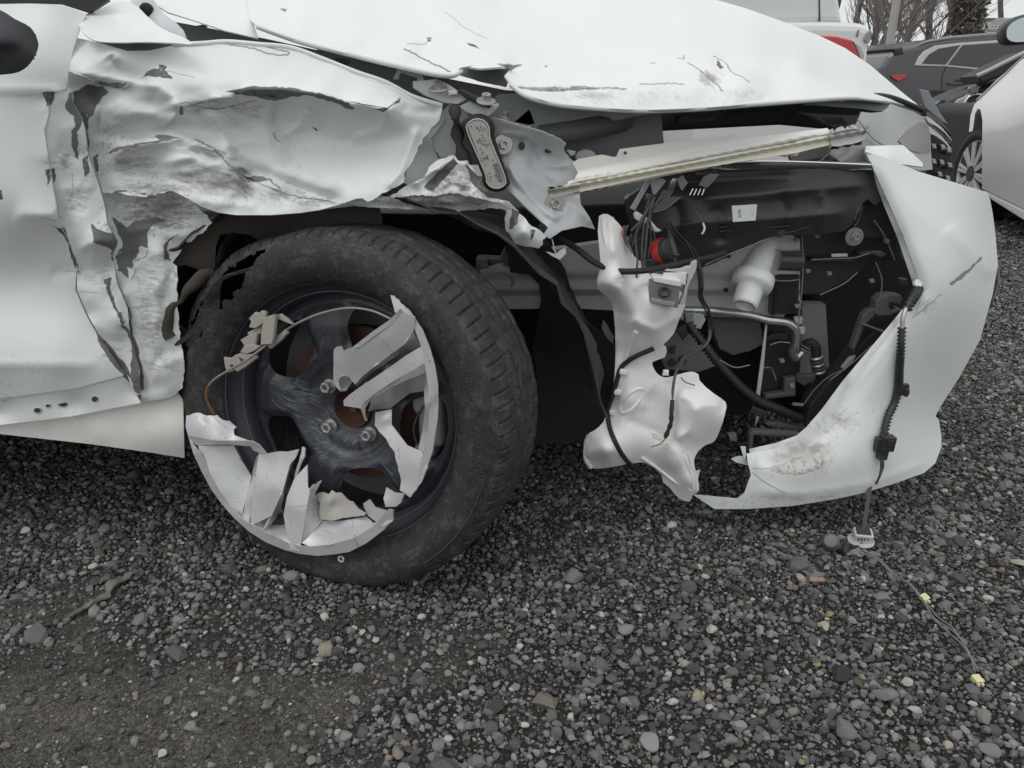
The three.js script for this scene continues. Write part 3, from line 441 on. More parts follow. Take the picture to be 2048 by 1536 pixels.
const fFend = field([
  // upper edge, rolled inboard
  [150, 60, -.075], [200, 86, -.055], [255, 102, -.045], [345, 90, -.075], [450, 86, -.085], [582, 98, -.090], [640, 118, -.092], [714, 147, -.095], [772, 167, -.1], [825, 199, -.105], [885, 214, -.115],
  [165, 120, -.03], [230, 115, -.010], [228, 140, -.028], [265, 155, -.040], [190, 150, -.030], [150, 145, -.018], [300, 118, -.048], [330, 150, -.028], [390, 120, -.058], [390, 165, -.028], [480, 120, -.060], [480, 172, -.024], [560, 135, -.062], [560, 176, -.030], [640, 150, -.064], [640, 186, -.032], [710, 175, -.066], [720, 208, -.036], [780, 205, -.062], [778, 222, -.046], [820, 215, -.078],
  // ridge round the dome
  [200, 158, -.034], [260, 164, -.036], [310, 176, -.026], [345, 196, -.022], [357, 222, -.026], [185, 175, -.050], [250, 190, -.036], [300, 210, -.026], [340, 232, -.032], [190, 230, -.030], [250, 235, -.020], [300, 245, -.030], [185, 262, -.052], [260, 270, -.050], [330, 262, -.046], [176, 290, -.060],
  // overhang under the long crease
  [370, 195, -.026], [375, 222, -.040], [430, 190, -.022], [440, 208, -.034], [500, 186, -.022], [500, 205, -.046], [560, 192, -.034], [560, 240, -.072], [640, 205, -.042], [640, 250, -.080], [720, 222, -.046], [720, 262, -.086], [780, 240, -.062], [775, 270, -.082], [430, 250, -.062], [480, 260, -.070], [550, 268, -.074], [385, 265, -.054], [545, 280, -.060],
  // flank
  [620, 290, -.074], [620, 340, -.046], [620, 372, -.022], [700, 300, -.078], [700, 350, -.047], [700, 395, -.016], [770, 300, -.074], [765, 350, -.047], [760, 385, -.025], [830, 255, -.088], [868, 250, -.112], [812, 330, -.064], [830, 295, -.085], [560, 330, -.05], [560, 362, -.026], [500, 300, -.064], [475, 325, -.058], [490, 362, -.030],
  // lower left: wrinkled
  [200, 320, -.064], [240, 300, -.046], [300, 285, -.040], [250, 335, -.058], [300, 325, -.052], [340, 300, -.034], [400, 290, -.044], [455, 305, -.052], [340, 335, -.034], [400, 330, -.026], [450, 345, -.026], [310, 360, -.046], [360, 370, -.026], [420, 385, -.014], [480, 385, -.028], [260, 375, -.042], [215, 380, -.052], [350, 388, -.026], [300, 388, -.040], [400, 408, -.012], [440, 422, -.008], [500, 405, -.020], [520, 428, -.004], [560, 400, -.034], [560, 427, -.012], [620, 420, -.020], [690, 405, -.013], [735, 402, -.017]], 18, 3);
const fLow = field([[205, 378, -.062], [260, 384, -.058], [330, 384, -.052], [380, 398, -.046], [410, 424, -.044], [425, 446, -.05], [240, 420, -.074], [300, 410, -.078], [350, 420, -.064], [390, 440, -.056], [250, 470, -.070], [290, 450, -.060], [330, 455, -.074], [380, 470, -.064], [240, 500, -.052], [265, 520, -.060], [300, 500, -.044], [340, 510, -.060], [350, 530, -.056], [245, 560, -.046], [300, 560, -.030], [350, 570, -.042], [262, 620, -.040], [310, 625, -.022], [350, 620, -.036], [270, 680, -.034], [320, 690, -.018], [360, 690, -.030], [285, 740, -.030], [330, 750, -.012], [368, 742, -.028], [282, 804, -.034], [330, 792, -.020], [364, 778, -.030]], 14, 3);
// sharp folds in the sheet: [polyline, height, half-width]; a cusp across the line, fading to its ends
function folds(list) {
  const L = list.map(([pts, h, w]) => { let len = 0; const seg = []; for (let i = 1; i < pts.length; i++) { const [ax, ay] = pts[i - 1], [bx, by] = pts[i], l = Math.hypot(bx - ax, by - ay); seg.push([ax, ay, (bx - ax) / l, (by - ay) / l, l, len]); len += l; } return { seg, h, w, len, x0: Math.min(...pts.map(p => p[0])) - w * 5, x1: Math.max(...pts.map(p => p[0])) + w * 5, y0: Math.min(...pts.map(p => p[1])) - w * 5, y1: Math.max(...pts.map(p => p[1])) + w * 5 }; });
  return (x, y) => { let s = 0; for (const f of L) { if (x < f.x0 || x > f.x1 || y < f.y0 || y > f.y1) continue; let d = 1e9, t = 0; for (const [ax, ay, ux, uy, l, a0] of f.seg) { const k = clamp((x - ax) * ux + (y - ay) * uy, 0, l), e = Math.hypot(x - ax - ux * k, y - ay - uy * k); if (e < d) { d = e; t = (a0 + k) / f.len; } } s += f.h * Math.exp(-Math.sqrt(d * d + 4) / f.w) * ss(0, .12, t) * ss(1, .88, t); } return s; };
}
const fendFolds = folds([[[[138, 143], [200, 156], [262, 162], [315, 173], [345, 195], [358, 222], [345, 242], [310, 258]], 0.0203, 12], [[[455, 182], [560, 179], [640, 190], [700, 207], [780, 220], [802, 196]], 0.0263, 10], [[[335, 208], [370, 212], [420, 200], [475, 194]], 0.0162, 8], [[[552, 196], [547, 250], [556, 290], [580, 330]], -0.0203, 11], [[[395, 212], [432, 245], [455, 290], [470, 328]], 0.0182, 10], [[[215, 308], [300, 286], [360, 275], [430, 300], [478, 350], [505, 390]], 0.0223, 10], [[[470, 335], [540, 350], [600, 376], [692, 406]], -0.0263, 10], [[[295, 326], [380, 318], [450, 334], [488, 372]], 0.0162, 8], [[[838, 250], [818, 300], [800, 345], [770, 380]], 0.0142, 10], [[[180, 264], [250, 270], [335, 262]], -0.0182, 10], [[[620, 215], [600, 250], [560, 275]], 0.0162, 11], [[[780, 225], [760, 262], [700, 275]], 0.0162, 13], [[[240, 345], [330, 352], [400, 372]], -0.0142, 7], [[[230, 318], [280, 330], [330, 326]], -0.0121, 7], [[[370, 395], [440, 405], [520, 412]], 0.0101, 7], [[[215, 108], [240, 140], [300, 158]], -0.0162, 10], [[[380, 225], [420, 215], [470, 222], [540, 210]], -0.0142, 7], [[[800, 214], [840, 222], [880, 222]], -0.0121, 7], [[[180, 180], [200, 220], [196, 260]], -0.0121, 8]]);
const doorFolds = folds([[[[-60, 177], [60, 178], [132, 182]], 0.0068, 7], [[[30, 428], [90, 432], [116, 436]], 0.0108, 10], [[[-60, 730], [60, 728], [200, 732]], 0.0068, 10], [[[90, 200], [100, 260], [96, 330]], 0.0054, 14], [[[100, 545], [150, 542]], -0.0081, 9]]);
const stripFolds = folds([[[[150, 500], [190, 486], [236, 486]], 0.0162, 10], [[[150, 545], [200, 540], [225, 520]], -0.0162, 12], [[[195, 500], [185, 530], [205, 560]], 0.0135, 9], [[[110, 300], [150, 310], [172, 305]], -0.0081, 9], [[[115, 380], [160, 372], [186, 380]], 0.0081, 9], [[[170, 640], [215, 668], [255, 670]], 0.0095, 9], [[[205, 560], [228, 600], [250, 660]], 0.0108, 8]]);
const lowFolds = folds([[[[215, 400], [290, 405], [360, 425], [400, 440]], -0.0162, 11], [[[238, 470], [300, 452], [345, 470], [390, 470]], 0.0135, 11], [[[345, 500], [300, 510], [262, 540], [250, 600]], 0.0108, 12], [[[300, 560], [312, 640], [300, 700], [310, 780]], 0.0121, 14], [[[330, 700], [300, 740], [285, 790]], -0.0095, 12], [[[265, 430], [320, 438], [370, 452]], -0.0108, 8], [[[345, 530], [330, 600], [345, 660], [362, 720]], -0.0081, 10]]);
const hoodFolds = folds([[[[960, 0], [1150, 55], [1380, 40]], -.07, 30], [[[1280, 100], [1480, 105], [1660, 125]], .04, 24], [[[580, 15], [740, 55], [850, 100]], .04, 20], [[[1050, 130], [1180, 118], [1320, 128]], -.03, 18], [[[825, -40], [880, 30], [925, 70], [985, 105], [1030, 140]], 0.0405, 14], [[[700, 60], [800, 95], [880, 130], [905, 146]], 0.0135, 10], [[[1022, 150], [1100, 160], [1250, 150], [1400, 140]], 0.0135, 16], [[[1395, 118], [1440, 140], [1500, 175], [1530, 200]], 0.0162, 10], [[[1430, 110], [1480, 125], [1560, 165]], -0.0135, 9], [[[960, 60], [1000, 110], [1060, 125]], -0.0270, 14], [[[1180, 100], [1300, 110], [1400, 100]], 0.0162, 22]]);
const bumFolds = folds([[[[1732, 306], [1772, 393], [1807, 472], [1840, 566], [1843, 583], [1797, 647], [1700, 769], [1657, 829], [1622, 867], [1599, 883], [1555, 896], [1490, 907]], -.020, 11], [[[1740, 312], [1830, 420], [1905, 480], [1975, 545], [1994, 560]], .004, 16], [[[1890, 450], [1940, 500], [1990, 556]], .008, 14], [[[1500, 930], [1600, 945], [1660, 920]], .008, 16], [[[1500, 980], [1600, 990], [1750, 965], [1870, 918]], .006, 10], [[[1845, 590], [1760, 730], [1650, 860], [1560, 905]], -.004, 12]]);
const wob = (x, y, k = .0004) => k * (n2(x * .021, y * .021) + .5 * n2(x * .05 + 7, y * .05));
const zDoor = (x, y) => fDoor(Math.max(x, -60), y) + doorFolds(Math.max(x, -58), y), zStrip = (x, y) => fStrip(x, y) + stripFolds(x, y) + wob(x, y, .0007) + .005 * crumple(x, y, 50), crush = (x, y) => ss(150, 230, x) * ss(560, 430, x) * ss(150, 230, y) * ss(440, 400, y) + .35 * ss(430, 560, x) * ss(820, 700, x) * ss(210, 260, y), zFend = (x, y) => fFend(x, y) + fendFolds(x, y) + wob(x, y) + crush(x, y) * (.016 * crumple(x * .8, y * 1.5, 62) + .005 * crumple(x * .7 + 500, y * 1.6, 27)), zLow = (x, y) => fLow(x, y) + lowFolds(x, y) + wob(x, y, .0008) + .010 * crumple(x, y, 46);
const at = f => (x, y) => onZ(x, y, f(x, y));
const PAINT = [231, 234, 233];
function paintMaps(x0, x1, y0, y1, w, h, draw, extra = {}) {
  const mk = pass => canvasTex(w, h, (c) => {
    const X = p => (p.x - x0) / (x1 - x0) * w, Y = p => (1 - (p.y - y0) / (y1 - y0)) * h;
    c.fillStyle = pass === 0 ? `rgb(${PAINT})` : pass === 1 ? '#787878' : '#c8c8c8'; c.fillRect(0, 0, w, h);
    const r = rng(71);
    if (pass === 0) for (let i = 0; i < 900; i++) { c.fillStyle = `rgba(120,112,98,${.05 + r() * .2})`; c.beginPath(); c.arc(r() * w, r() * h, .5 + r() * 1.1, 0, 7); c.fill(); }
    const k = {
      path(f, pts) { c.beginPath(); pts.forEach(([a, b], i) => { const p = f(a, b); i ? c.lineTo(X(p), Y(p)) : c.moveTo(X(p), Y(p)); }); },
      chip(f, pts, seed = 1, col = [104, 107, 108], amp = 1.6) { k.path(f, jag(pts, amp, 7, seed)); c.closePath(); if (pass === 0) { c.fillStyle = `rgb(${col})`; c.fill(); c.save(); c.clip(); const rr = rng(seed * 7 + 1); let bx = [1e9, 1e9, -1e9, -1e9]; for (const q of pts) { const p = f(...q); bx = [Math.min(bx[0], X(p)), Math.min(bx[1], Y(p)), Math.max(bx[2], X(p)), Math.max(bx[3], Y(p))]; } for (let i = 0; i < 90; i++) { const v = rr() < .5 ? 60 : 150; c.fillStyle = `rgba(${v},${v},${v},.22)`; c.beginPath(); c.arc(bx[0] + rr() * (bx[2] - bx[0]), bx[1] + rr() * (bx[3] - bx[1]), 1 + rr() * 4, 0, 7); c.fill(); } c.restore(); c.strokeStyle = 'rgba(238,240,240,.9)'; c.lineWidth = 1.3; c.stroke(); } else { c.fillStyle = pass === 1 ? '#d8d8d8' : '#505050'; c.fill(); } },
      crack(f, pts, wd = 2, seed = 2, al = .5, col = '96,98,99') { k.path(f, jag(pts, 1.6, 6, seed, false)); c.lineJoin = 'round'; c.lineWidth = wd * .75; c.strokeStyle = pass === 0 ? `rgba(${col},${al})` : pass === 1 ? '#c0c0c0' : '#606060'; c.stroke(); },
      scuff(f, cx, cy, sx, sy, n, ang, len, al = .5, seed = 3, col = [134, 133, 130]) { al *= .72; const rr = rng(seed); for (let i = 0; i < n; i++) { const a = ang + (rr() - .5) * .45, x = cx + (rr() + rr() - 1) * sx, y = cy + (rr() + rr() - 1) * sy, hair = i % 4 === 0, L = len * (.25 + rr()) * (hair ? 1 : .7), b = (rr() - .5) * L * .3, v = .8 + rr() * .5, m = hair ? 1 : 3; for (let j = 0; j < m; j++) { const ox = (rr() - .5) * 4, oy = (rr() - .5) * 4; k.path(f, [[x + ox, y + oy], [x + ox + Math.cos(a) * L * .5 - Math.sin(a) * b, y + oy + Math.sin(a) * L * .5 + Math.cos(a) * b], [x + Math.cos(a) * L, y + Math.sin(a) * L]]); c.lineCap = 'butt'; c.lineJoin = 'round'; c.lineWidth = hair ? .8 + rr() * 1.4 : 2 + rr() * rr() * 11; const q = hair ? al * (.3 + .5 * rr()) : al * .28 * (.3 + .7 * rr()); c.strokeStyle = pass === 0 ? `rgba(${col.map(z => Math.min(255, z * v | 0))},${q})` : pass === 1 ? `rgba(200,200,200,${q})` : `rgba(120,120,120,${q * .5})`; c.stroke(); } } },
      grime(f, cx, cy, sx, sy, n, al, seed = 5, col = [136, 134, 129]) { al *= .6; const rr = rng(seed); for (let i = 0; i < n; i++) { const p = f(cx + (rr() + rr() + rr() - 1.5) * sx, cy + (rr() + rr() + rr() - 1.5) * sy); c.fillStyle = pass === 0 ? `rgba(${col},${al * rr()})` : pass === 1 ? `rgba(190,190,190,${al * .6})` : 'rgba(0,0,0,0)'; c.beginPath(); c.ellipse(X(p), Y(p), 1 + rr() * 7, .6 + rr() * 3, rr() * 3, 0, 7); c.fill(); } },
    };
    draw(k);
  }, pass === 0);
  const t = [mk(0), mk(1), mk(2)];
  for (const q of t) { q.repeat.set(1 / (x1 - x0), 1 / (y1 - y0)); q.offset.set(-x0 / (x1 - x0), -y0 / (y1 - y0)); }
  return mat([.97, .97, .97], 1, { map: t[0], roughnessMap: t[1], bumpMap: t[2], bumpScale: .0012, clearcoat: .12, clearcoatRoughness: .2, ...extra });
}
const Z1 = Zm(0, 0, 3.414), Z2 = Zm(0, 400, 2.953), Z3 = Zm(450, 0, 3.4133), Z5 = Zm(850, 80, 3.6575);
const sidePaint = paintMaps(-1.0, .1, .1, 1.05, 2048, 1770, k => {
  const D = at(zDoor), S = at(zStrip), F = at(zFend), L = at(zLow);
  // door
  k.scuff(D, 60, 735, 40, 40, 12, .9, 14, .4, 4); k.grime(D, 10, 775, 60, 20, 60, .3); k.crack(D, Z2([[240, 105], [300, 118], [335, 120]]), 3); k.crack(D, Z2([[390, 420], [440, 425]]), 2); k.crack(D, Z1([[0, 1300], [15, 1340]]), 5); k.scuff(D, 8, 800, 20, 12, 14, .1, 16, .6, 6);
  k.chip(D, [[-5, 375], [4, 382], [6, 398], [-5, 402]], 5); k.scuff(D, 45, 190, 40, 6, 5, .1, 20, .25, 9);
  // strip beside the door
  k.chip(S, Z1([[305, 635], [380, 625], [365, 690], [335, 730]]), 3); k.scuff(S, 120, 320, 22, 22, 60, .25, 26, .55, 12); k.scuff(S, 145, 395, 25, 40, 70, .15, 34, .5, 13); k.scuff(S, 190, 560, 30, 40, 40, .12, 30, .35, 14); k.scuff(S, 215, 700, 20, 30, 40, .1, 20, .4, 15); k.crack(S, Z2([[470, 545], [575, 545]]), 2); k.crack(S, Z1([[475, 1390], [500, 1280], [490, 1180]]), 2); k.chip(S, Z1([[340, 1155], [372, 1150], [380, 1210], [362, 1260]]), 6); k.chip(S, Z2([[610, 470], [660, 455], [650, 540], [690, 650], [740, 720], [725, 740], [680, 650], [640, 560]]), 8); k.chip(S, Z2([[345, 140], [390, 180], [412, 260], [440, 330], [460, 380], [455, 450], [440, 400], [405, 280]]), 9, [96, 97, 96]); k.chip(S, Z2([[560, 775], [620, 830], [680, 900], [740, 970], [800, 1080], [760, 1045], [660, 920], [600, 840]]), 10, [108, 107, 104]); k.grime(S, 150, 400, 60, 160, 300, .12);
  k.chip(S, Z1([[560, 1090], [600, 1060], [610, 1180], [580, 1210]]), 11);
  // front wing
  k.chip(F, Z1([[985, 520], [1005, 490], [1050, 468], [1100, 465], [1140, 490], [1180, 540], [1090, 525]]), 21, [112, 113, 114]); k.chip(F, Z1([[1085, 440], [1140, 455], [1120, 480], [1090, 468]]), 22); k.crack(F, Z1([[1140, 485], [1220, 505], [1330, 528]]), 2); k.crack(F, Z1([[960, 535], [1000, 520]]), 3);
  k.chip(F, Z1([[500, 640], [610, 575], [700, 590], [740, 625], [690, 680], [650, 740], [635, 790], [605, 810], [595, 900], [610, 960], [615, 1080], [590, 1060], [575, 960], [560, 890], [575, 860], [545, 790], [495, 740]]), 23, [112, 114, 116], 2); k.chip(F, Z1([[640, 560], [760, 570], [880, 562], [850, 600], [790, 605], [720, 590]]), 24, [150, 153, 154]);
  k.chip(F, Z3([[85, 610], [160, 590], [300, 595], [460, 600], [600, 625], [680, 650], [840, 700], [890, 745], [840, 745], [790, 715], [700, 690], [560, 650], [440, 660], [340, 690], [200, 655], [85, 640]]), 25, [116, 118, 119], 2); k.chip(F, Z3([[1010, 745], [1110, 740], [1200, 665], [1190, 700], [1120, 730], [1080, 765]]), 26); k.crack(F, Z3([[860, 700], [1110, 740], [1200, 660]]), 2); k.crack(F, Z3([[330, 905], [350, 950], [380, 970]]), 4); k.chip(F, Z3([[590, 870], [635, 885], [620, 892]]), 27, [90, 90, 90]);
  k.crack(F, Z1([[1220, 710], [1290, 700], [1320, 720], [1380, 700], [1490, 692]]), 4); k.chip(F, Z1([[1225, 720], [1250, 735], [1250, 785], [1228, 785]]), 28, [85, 86, 86]); k.crack(F, Z1([[1250, 750], [1330, 720], [1480, 750], [1600, 720], [1748, 690]]), 3); k.scuff(F, 480, 225, 45, 25, 40, .25, 26, .45, 31); k.scuff(F, 430, 200, 60, 16, 40, .1, 30, .4, 32); k.chip(F, Z1([[1540, 630], [1620, 612], [1748, 590], [1748, 650], [1640, 645]]), 29);
  k.chip(F, Z1([[710, 1058], [800, 1005], [950, 975], [1090, 955], [1060, 935], [1020, 940], [1100, 920], [1230, 935], [1140, 965], [980, 985], [820, 1025]]), 30, [128, 126, 122]); k.grime(F, 220, 290, 45, 60, 420, .4); k.scuff(F, 255, 330, 45, 30, 90, .0, 40, .6, 33);
  k.scuff(F, 420, 355, 75, 22, 210, .22, 46, .7, 34, [136, 133, 129]); k.scuff(F, 480, 355, 22, 30, 60, .8, 40, .65, 35); k.scuff(F, 420, 300, 70, 14, 60, .35, 40, .5, 36); k.crack(F, Z1([[1330, 950], [1450, 1010], [1540, 1100], [1620, 1190], [1690, 1270]]), 4, 3, .6); k.chip(F, Z1([[1670, 1205], [1748, 1200], [1748, 1235], [1700, 1240]]), 41); k.grime(F, 330, 370, 90, 30, 300, .3); k.scuff(F, 280, 375, 70, 12, 60, .02, 50, .6, 37);
  k.crack(F, Z3([[130, 1200], [300, 1220], [420, 1330], [700, 1370]]), 4, 6, .7); k.chip(F, Z3([[145, 1205], [230, 1205], [300, 1235], [230, 1240], [160, 1245]]), 42, [120, 120, 118]); k.scuff(F, 560, 385, 60, 14, 60, .3, 40, .4, 38); k.scuff(F, 620, 405, 60, 8, 40, .15, 30, .5, 39); k.crack(F, Z3([[470, 1360], [600, 1350], [760, 1385]]), 3); k.grime(F, 500, 400, 120, 18, 200, .25); k.crack(F, Z3([[640, 400], [800, 470], [1100, 590], [1290, 690]]), 1.5, 7, .35); k.crack(F, Z3([[240, 305], [440, 360], [430, 375], [340, 375], [150, 320], [0, 300]]), 5, 8, .8, '130,132,132'); k.grime(F, 630, 260, 90, 60, 70, .25); k.scuff(F, 590, 330, 40, 40, 16, 1.2, 14, .3, 40);
  // lower wing: ground down to the primer
  k.chip(L, Z2([[660, 100], [750, 165], [800, 120], [940, 105], [985, 115], [900, 150], [870, 190], [875, 285], [830, 270], [810, 340], [785, 350], [785, 405], [750, 395], [765, 470], [700, 410], [680, 340], [725, 260]]), 51, [108, 110, 112], 2); k.chip(L, Z2([[965, 275], [1000, 230], [1060, 200], [1000, 245], [985, 300], [1010, 360], [970, 350]]), 52, [95, 93, 90]);
  k.grime(L, 320, 430, 90, 50, 900, .4, 6, [120, 116, 110]); k.scuff(L, 310, 425, 80, 40, 240, -.1, 44, .65, 53, [112, 110, 107]); k.scuff(L, 300, 560, 45, 60, 120, .1, 26, .5, 54); k.scuff(L, 290, 650, 30, 60, 140, .05, 30, .6, 55); k.scuff(L, 300, 720, 40, 40, 80, .1, 24, .4, 56); k.grime(L, 290, 640, 60, 160, 400, .3); k.chip(L, Z2([[765, 640], [785, 800], [815, 860], [830, 960], [850, 1040], [845, 1130], [825, 1110], [800, 1000], [790, 880], [770, 760]]), 57, [112, 110, 106]); k.scuff(L, 330, 730, 20, 20, 30, .4, 18, .5, 58); k.crack(L, Z2([[790, 635], [840, 632]]), 3); k.crack(L, Z2([[820, 450], [822, 540]]), 2); k.scuff(L, 342, 545, 16, 16, 30, 1.2, 14, .5, 59);
  // torn ends under the wing
  { const T = (x, y) => onZ(x, y, -.075); k.chip(T, [[850, 372], [880, 340], [905, 318], [915, 330], [890, 356], [868, 380]], 71, [110, 108, 104]); k.chip(T, [[930, 330], [952, 352], [985, 386], [1010, 402], [980, 396], [940, 362]], 72, [104, 102, 98]); k.scuff(T, 900, 360, 60, 24, 90, .3, 30, .7, 73, [90, 86, 82]); k.grime(T, 880, 400, 150, 20, 300, .4, 74, [90, 86, 80]); k.scuff(T, 870, 408, 90, 8, 60, -.1, 40, .6, 75, [96, 94, 90]); k.chip(T, Z5([[640, 1240], [690, 1290], [680, 1350], [640, 1400], [615, 1410], [625, 1320]]), 76, [112, 108, 102]); k.chip(T, Z5([[770, 1395], [810, 1400], [790, 1450], [770, 1470]]), 77, [100, 96, 92]); }
  k.grime(L, 200, 830, 220, 26, 500, .22, 66, [132, 124, 108]);
});
// ---- panels
const P_ = (name, out, f, o = {}, m = sidePaint, label) => add(car, name, sheet(out, at(f), { cell: 7, th: .0022, ...o }), m, label);
const gap1 = Z1([[305, 630], [330, 720], [335, 770], [300, 890], [315, 1000], [340, 1150], [365, 1300], [385, 1400]]).concat(Z2([[345, 130], [410, 270], [450, 400], [445, 530], [510, 680], [560, 770], [650, 900], [740, 1030]]));
const gap2 = Z1([[460, 480], [500, 700], [560, 800], [585, 870], [600, 1000], [610, 1060], [680, 1260], [720, 1400]]).concat(Z2([[640, 140], [700, 250], [665, 330], [700, 500], [760, 640], [775, 800], [800, 880], [830, 1000], [830, 1150]]));
P_('door', [[-420, 10], [-60, 8], [0, 8], [60, 7], [120, 9], [172, 27], [160, 58], [146, 100], [138, 142], [132, 178], [104, 186], ...gap1.slice(1), [244, 752], [152, 776], [0, 796], [-60, 800], [-420, 828]], zDoor, { cell: 9 }, sidePaint, 'dented white front door skin');
P_('door_edge_strip', [[138, 142], ...gap1.map(([x, y]) => [x + 5, y]).reverse().slice(0, 0), ...gap2.slice(1).map(([x, y]) => [x - 2, y]), [272, 792], ...gap1.slice().reverse().map(([x, y]) => [x + 3, y]), [134, 180]], zStrip, {}, sidePaint, 'folded scraped strip at the door shut line');
add(car, 'door_jamb', sheet([[70, 150], [180, 140], [250, 430], [300, 600], [310, 800], [240, 790], [120, 600], [60, 300]], at(() => -.085), { cell: 20, th: .01 }), M.milk);
const flangeF = field([[-60, 800, -.006], [0, 798, -.008], [150, 778, -.008], [244, 753, -.010], [-60, 826, -.022], [0, 824, -.022], [150, 806, -.022], [270, 778, -.02], [-60, 852, -.008], [0, 849, -.008], [142, 832, -.010], [281, 805, -.012]], 10);
P_('sill_flange', [[-420, 828], [-60, 800], [0, 797], [152, 777], [244, 753], [262, 768], [281, 806], [142, 833], [0, 850], [-60, 856], [-420, 884]], (x, y) => x < -60 ? flangeF(-60, y - (-60 - x) * .078) : flangeF(x, y));
for (const [x, y, rx, ry] of [[75, 821, 8, 6], [96, 812, 5, 4], [124, 810, 9, 4], [190, 798, 7, 6], [272, 777, 6, 5]]) { const z = flangeF(x, y); add(car, 'drain_hole', slab(circ(x, y, rx, ry), z + .0012, .004, 0), M.darkGrey); add(car, 'hole_rim', pipe(circ(x, y, rx, ry).map(([a, b]) => onZ(a, b, flangeF(a, b) + .001)), .0008, { closed: true, rad: 6 }), M.greyPaint); }
const rockerF = field([[-60, 850, -.05], [0, 850, -.05], [140, 830, -.05], [280, 800, -.052], [345, 790, -.05], [-60, 858, -.03], [0, 860, -.028], [180, 862, -.026], [300, 850, -.030], [362, 830, -.036], [-60, 864, -.022], [0, 864, -.020], [180, 880, -.014], [300, 892, -.020], [368, 898, -.026], [-60, 868, -.045], [0, 869, -.045], [180, 889, -.045], [300, 906, -.050], [368, 915, -.055]], 40, 10);
const sillDirt = mat([1, 1, 1], .5, { map: dataTex(512, 512, (u, v) => { const a = tileNoise(u, v, 7, 31), b = tileNoise(u, v, 90, 32), d = ss(.5, .9, .45 * a + .55 * b), e = ss(.7, .8, tileNoise(u, v, 120, 33)); return [238 - 14 * d - 10 * e, 236 - 15 * d - 11 * e, 229 - 18 * d - 12 * e]; }), clearcoat: .1 }); sillDirt.map.repeat.set(1 / .35, 1 / .35);
P_('rocker_panel', [[-420, 874], [-60, 846], [142, 826], [281, 798], [330, 790], [352, 780], [366, 800], [369, 916], [300, 905], [180, 888], [0, 868], [-60, 868], [-420, 895]], (x, y) => x < -60 ? rockerF(-60, y - (-60 - x) * .075) : rockerF(x, y), {}, sillDirt, 'dusty cream-white sill below the door');
P_('front_wing', [[152, 75], [200, 86], [255, 102], [300, 101], [345, 91], [410, 89], [450, 86], [582, 98], [640, 118], [714, 147], [772, 167], [825, 195], [885, 213], ...jag([[880, 240], [862, 255], [845, 278], [835, 302], [826, 322], [812, 340], [808, 365], [775, 384], [735, 404], [724, 396], [700, 402], [688, 406]], 3, 10, 4, false), [640, 420], [600, 426], [540, 430], [470, 430], [435, 425], [400, 412], [370, 394], ...jag([[345, 382], [300, 390], [270, 383], [240, 381], [206, 386]], 3, 9, 5, false), [196, 350], [180, 312], [176, 293], [171, 255], [164, 234], [146, 205], [138, 142], [146, 100]], zFend, { cell: 6 }, sidePaint, 'crushed white front wing with flaking paint');
P_('wing_lower', [...Z1([[680, 1290], [820, 1300], [1000, 1310], [1120, 1290], [1240, 1330]]), [380, 398], ...jag(Z2([[1200, 80], [1250, 135], [1150, 230], [1080, 270], [1020, 370], [1045, 390], [1045, 500], [1050, 590], [1060, 700], [1062, 840], [1085, 930], [1092, 1010], [1080, 1110], [1010, 1165]]), 2.5, 9, 6, false), [281, 806], ...gap2.slice(8).reverse(), [211, 410]], zLow, {}, sidePaint, 'scraped rear end of the front wing');
// rolled top lip and the loose corner flap
{ const lip = [[345, 90], [410, 87], [450, 84], [515, 89], [582, 96], [640, 116], [714, 145], [772, 165], [825, 193], [884, 211]]; add(car, 'wing_lip', pipe(lip.map(([x, y]) => onZ(x, y, zFend(x, y + 3) - .002)), .004, { rad: 8 }), sidePaint); }
const flapF = field([[158, 48, -.06], [165, 65, -.03], [190, 80, -.022], [262, 84, -.024], [330, 84, -.03], [380, 87, -.03], [205, 15, -.10], [250, 5, -.12], [290, 30, -.10], [330, 60, -.07], [240, 45, -.055], [290, 65, -.045]], 10);
P_('wing_corner_flap', smooth([[158, 45], [165, 64], [186, 80], [230, 85], [290, 84], [350, 86], [384, 88], [372, 77], [340, 64], [312, 48], [292, 30], [276, 14], [262, 6], [235, 4], [205, 15], [175, 27]], 3), flapF, { th: .002 }, sidePaint, 'bent loose flap of white sheet metal by the windscreen pillar');
add(car, 'foam_seal', sheet([[190, 84], [290, 84], [380, 87], [460, 92], [575, 105], [560, 110], [450, 95], [345, 92], [292, 106], [255, 104], [215, 93]], at((x, y) => zFend(x, y) - .004), { cell: 7, th: .004 }), mat([.13, .13, .125], .95, { bumpMap: speck, bumpScale: .002 }));
// inner fold at the front end of the wing
P_('wing_fold', [[884, 214], [890, 236], [884, 250], [862, 275], [868, 300], [880, 322], [862, 345], [846, 362], [822, 373], [808, 366], [813, 338], [826, 308], [836, 283], [850, 262], [868, 246]], field([[885, 218, -.125], [862, 275, -.125], [880, 322, -.15], [846, 362, -.12], [820, 370, -.11], [815, 340, -.115], [845, 310, -.135], [836, 283, -.12], [868, 250, -.13]], 8));
